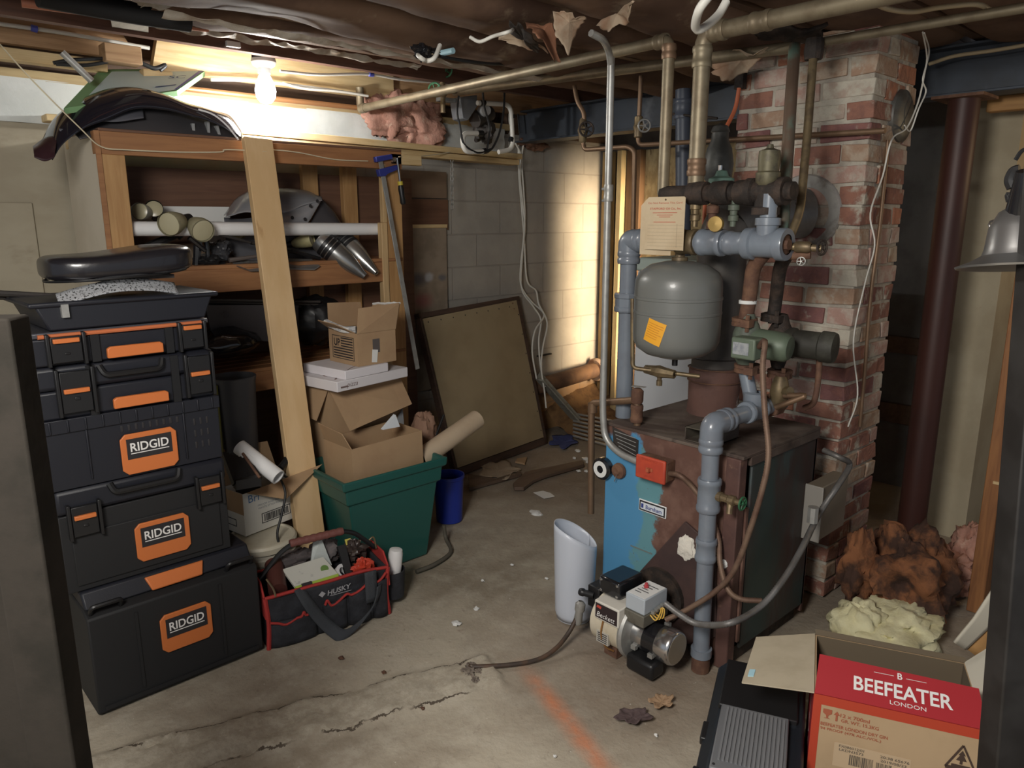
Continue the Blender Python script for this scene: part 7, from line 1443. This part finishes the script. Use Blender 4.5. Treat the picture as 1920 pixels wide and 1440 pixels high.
# clamp lamp hanging at the right edge
lc = PX(1908,478,1.75)
t = T('clamp_lamp', 'shiny metal clamp lamp shade hanging at the right edge', 'lamp', lc+V((0,0,-.05)))
ax = V((.10,.10,1)); q = MB(); q.lathe([(.020,.095),(.036,.085),(.052,.055),(.058,.012),(.062,.0),(.082,-.012),(.108,-.022),(.106,-.026),(.080,-.018),(.055,.002),(.045,.05),(.018,.088)], lc, ax, 40); q.build('reflector', mat('dull_aluminium', (.34,.34,.34), .3, .85), t)
q = MB(); a, b_ = lc+V((0,0,.06)), PX(1925,320,1.72); q.tube([a, a.lerp(b_,.3), b_], [.026,.030,.018], 14); q.build('socket', K['black_gloss'], t)
q = MB(); q.tube(catmull([PX(1898,352,1.74), PX(1893,338,1.74), PX(1900,322,1.74), PX(1912,318,1.74)], 5), .010, 8); q.tube(catmull([PX(1900,348,1.74), PX(1908,362,1.74), PX(1900,372,1.74), PX(1890,365,1.74), PX(1892,378,1.74)], 5), .006, 7); q.tube(catmull([PX(1904,300,1.74), PX(1915,284,1.74), PX(1928,278,1.74)], 5), .004, 6); q.build('clamp', K['black'], t)
q = MB(); q.tube(ring(PX(1864,421,1.80), .0095, (-.7,-.4,.5), 8), .0025, 6, closed=True); q.build('swivel_ring', K['chrome'], t)
# ---------------------------------------------------------------- litter on the floor
def flat(name, label, cat, pts, th, mats, z=.004, **k):
    q = MB(); q.slab([PZ(p[0], p[1], z) for p in pts], th, (0,0,1)); return q.thing(name, label, cat, mats, **k)
dp = wood('dirty_plank', (.13,.085,.06), (.09,.06,.042), 0)
flat('wood_plank', 'dirty plank with a notched end lying on the floor left of the boiler', 'plank', [(962,912),(985,890),(1092,868),(1095,876),(1022,897),(1000,906),(982,920),(964,920)], .022, dp, bevel=.003)
flat('wood_plank', 'flat dark plank on the floor behind the blue bucket', 'plank', [(878,893),(930,902),(975,888),(978,893),(880,920)], .018, dp)
def leafy(label, cx, cy, rx, ry, mats, seed, name='dead_leaf', cat='leaf'):
    q = MB(); c = PZ(cx, cy, .012); rn = random.Random(seed)
    a1, a2 = PZ(cx+rx, cy, .012)-c, PZ(cx, cy-ry, .012)-c
    def fn(u, v): a = 2*pi*u; k = v*(1+.18*sin(5*a+seed)+.12*noise.noise(V((u*14,seed,0)))); return c+a1*cos(a)*k+a2*sin(a)*k+V((0,0,.012*v*noise.noise(V((cos(a)*3,sin(a)*3+seed,v*2)))+.008*v*v))
    q.grid(fn, 40, 6); return q.thing(name, label, cat, mats, smooth=70, solid=.0015)
leafy('dark purple-brown dead leaf on the floor below the boiler', 1187, 1345, 33, 14, mat('dark_leaf', (.09,.06,.06), .8, bump=.4, scale=18), 3)
leafy('curled tan dead leaf on the floor beside the dark one', 1240, 1317, 22, 12, mat('tan_leaf', (.34,.22,.13), .8, bump=.4, scale=18), 5)
leafy('crumpled tan paper on the floor behind the blue bucket', 935, 882, 36, 16, mat('tan_paper', (.32,.25,.18), .85, bump=.4, scale=12), 8, 'paper_scrap', 'paper')
leafy('dark blue rag on the floor in the corner below the grey channel', 1056, 828, 24, 12, mat('blue_rag', (.05,.07,.22), .9, bump=.4, scale=14), 9, 'rag', 'rag')
flat('paint_flake', 'largest white paint flake on the floor between the board and the boiler', 'flake', [(1000,924),(1018,921),(1032,925),(1040,931),(1020,935)], .003, K['paper'])
flat('wood_chip', 'small square tan chip beside the bottom of the leaning board', 'chip', [(970,862),(988,860),(984,872),(966,868)], .012, K['card'])
rn = random.Random(12)
chips = [(1083,846,5,3),(1098,861,6,2),(1102,867,4,3),(1005,963,9,4),(1012,966,4,2),(1085,884,4,2),(855,1170,7,6),(893,1143,5,4),(1100,884,4,2),(1077,860,3,2),(1025,1086,3,2),(960,1060,3,2),(905,1090,3,2),(720,1262,4,3),(793,1330,4,3),(1040,1420,3,2),(930,1250,3,2),(700,1128,3,2),(1230,1380,3,2),(640,1235,5,3)]
for i, (qx, qy, a, b_) in enumerate(chips):
    c = PZ(qx, qy, .0); q = MB(); s = (PZ(qx+a, qy)-PZ(qx-a, qy)).length/2
    q.blob(c+V((0,0,.004)), (s, s*1.2, s*.35+.002), .5, 3, 100+i, 12, 6); o = q.thing('paint_chip', 'whitish paint chip or crumb lying on the concrete floor', 'chip', K['paper'] if i not in (13,14,19) else K['rust'], 'crumbs scattered on the floor')
    if i in (13,14,19): o['label'] = {13:'dark crumb on the bare floor left of the hose patch', 14:'small dark crumb towards the bottom of the photo', 19:'rusty crumb on the floor in front of the tool bag'}[i]; del o['group']
# ---------------------------------------------------------------- light, camera
def light(name, kind, loc, e, col, size=.05, **k):
    l = bpy.data.lights.new(name, kind); l.energy = e; l.color = col
    if kind in ('POINT','SPOT'): l.shadow_soft_size = size
    o = bpy.data.objects.new(name, l); o.location = loc; C.objects.link(o)
    for a, b_ in k.items(): setattr(l, a, b_)
    return o
light('bulb_light', 'POINT', BL+V((0,0,-.075)), 34, (1,.99,.95), .035)
light('fill_light', 'POINT', (-.55,.55,2.25), 175, (1,.97,.91), .38)  # added soft fill beside the camera to lift the shadows; no fixture
s = light('warm_wall_light', 'AREA', (4.47,2.95,1.15), 6.0, (1,.76,.48), shape='RECTANGLE')  # warm glow on the block wall, shaped by spread; lamp unseen, no doorway modelled
s.data.size = .16; s.data.size_y = 1.5; s.data.spread = radians(48)
s.rotation_euler = (pi/2,0,0)
light('recess_lamp', 'POINT', (4.2,.2,1.9), 5, (1,.72,.40), .08)
w = bpy.data.worlds.new('dim'); bpy.context.scene.world = w; w.use_nodes = True
w.node_tree.nodes['Background'].inputs[0].default_value = (.80,.88,1,1); w.node_tree.nodes['Background'].inputs[1].default_value = .21
cam = bpy.data.cameras.new('camera'); co = bpy.data.objects.new('camera', cam); C.objects.link(co)
co.location = (0,0,CAMH); co.rotation_euler = (pi/2-PIT, 0, AZ-pi/2); cam.sensor_width = 36; cam.lens = FPX/1920*36; cam.clip_start = .02
sc_ = bpy.context.scene; sc_.camera = co
vs_ = sc_.view_settings; vs_.view_transform = 'Standard'; vs_.look = 'None'; vs_.exposure = .75; vs_.gamma = 1; vs_.use_curve_mapping = False
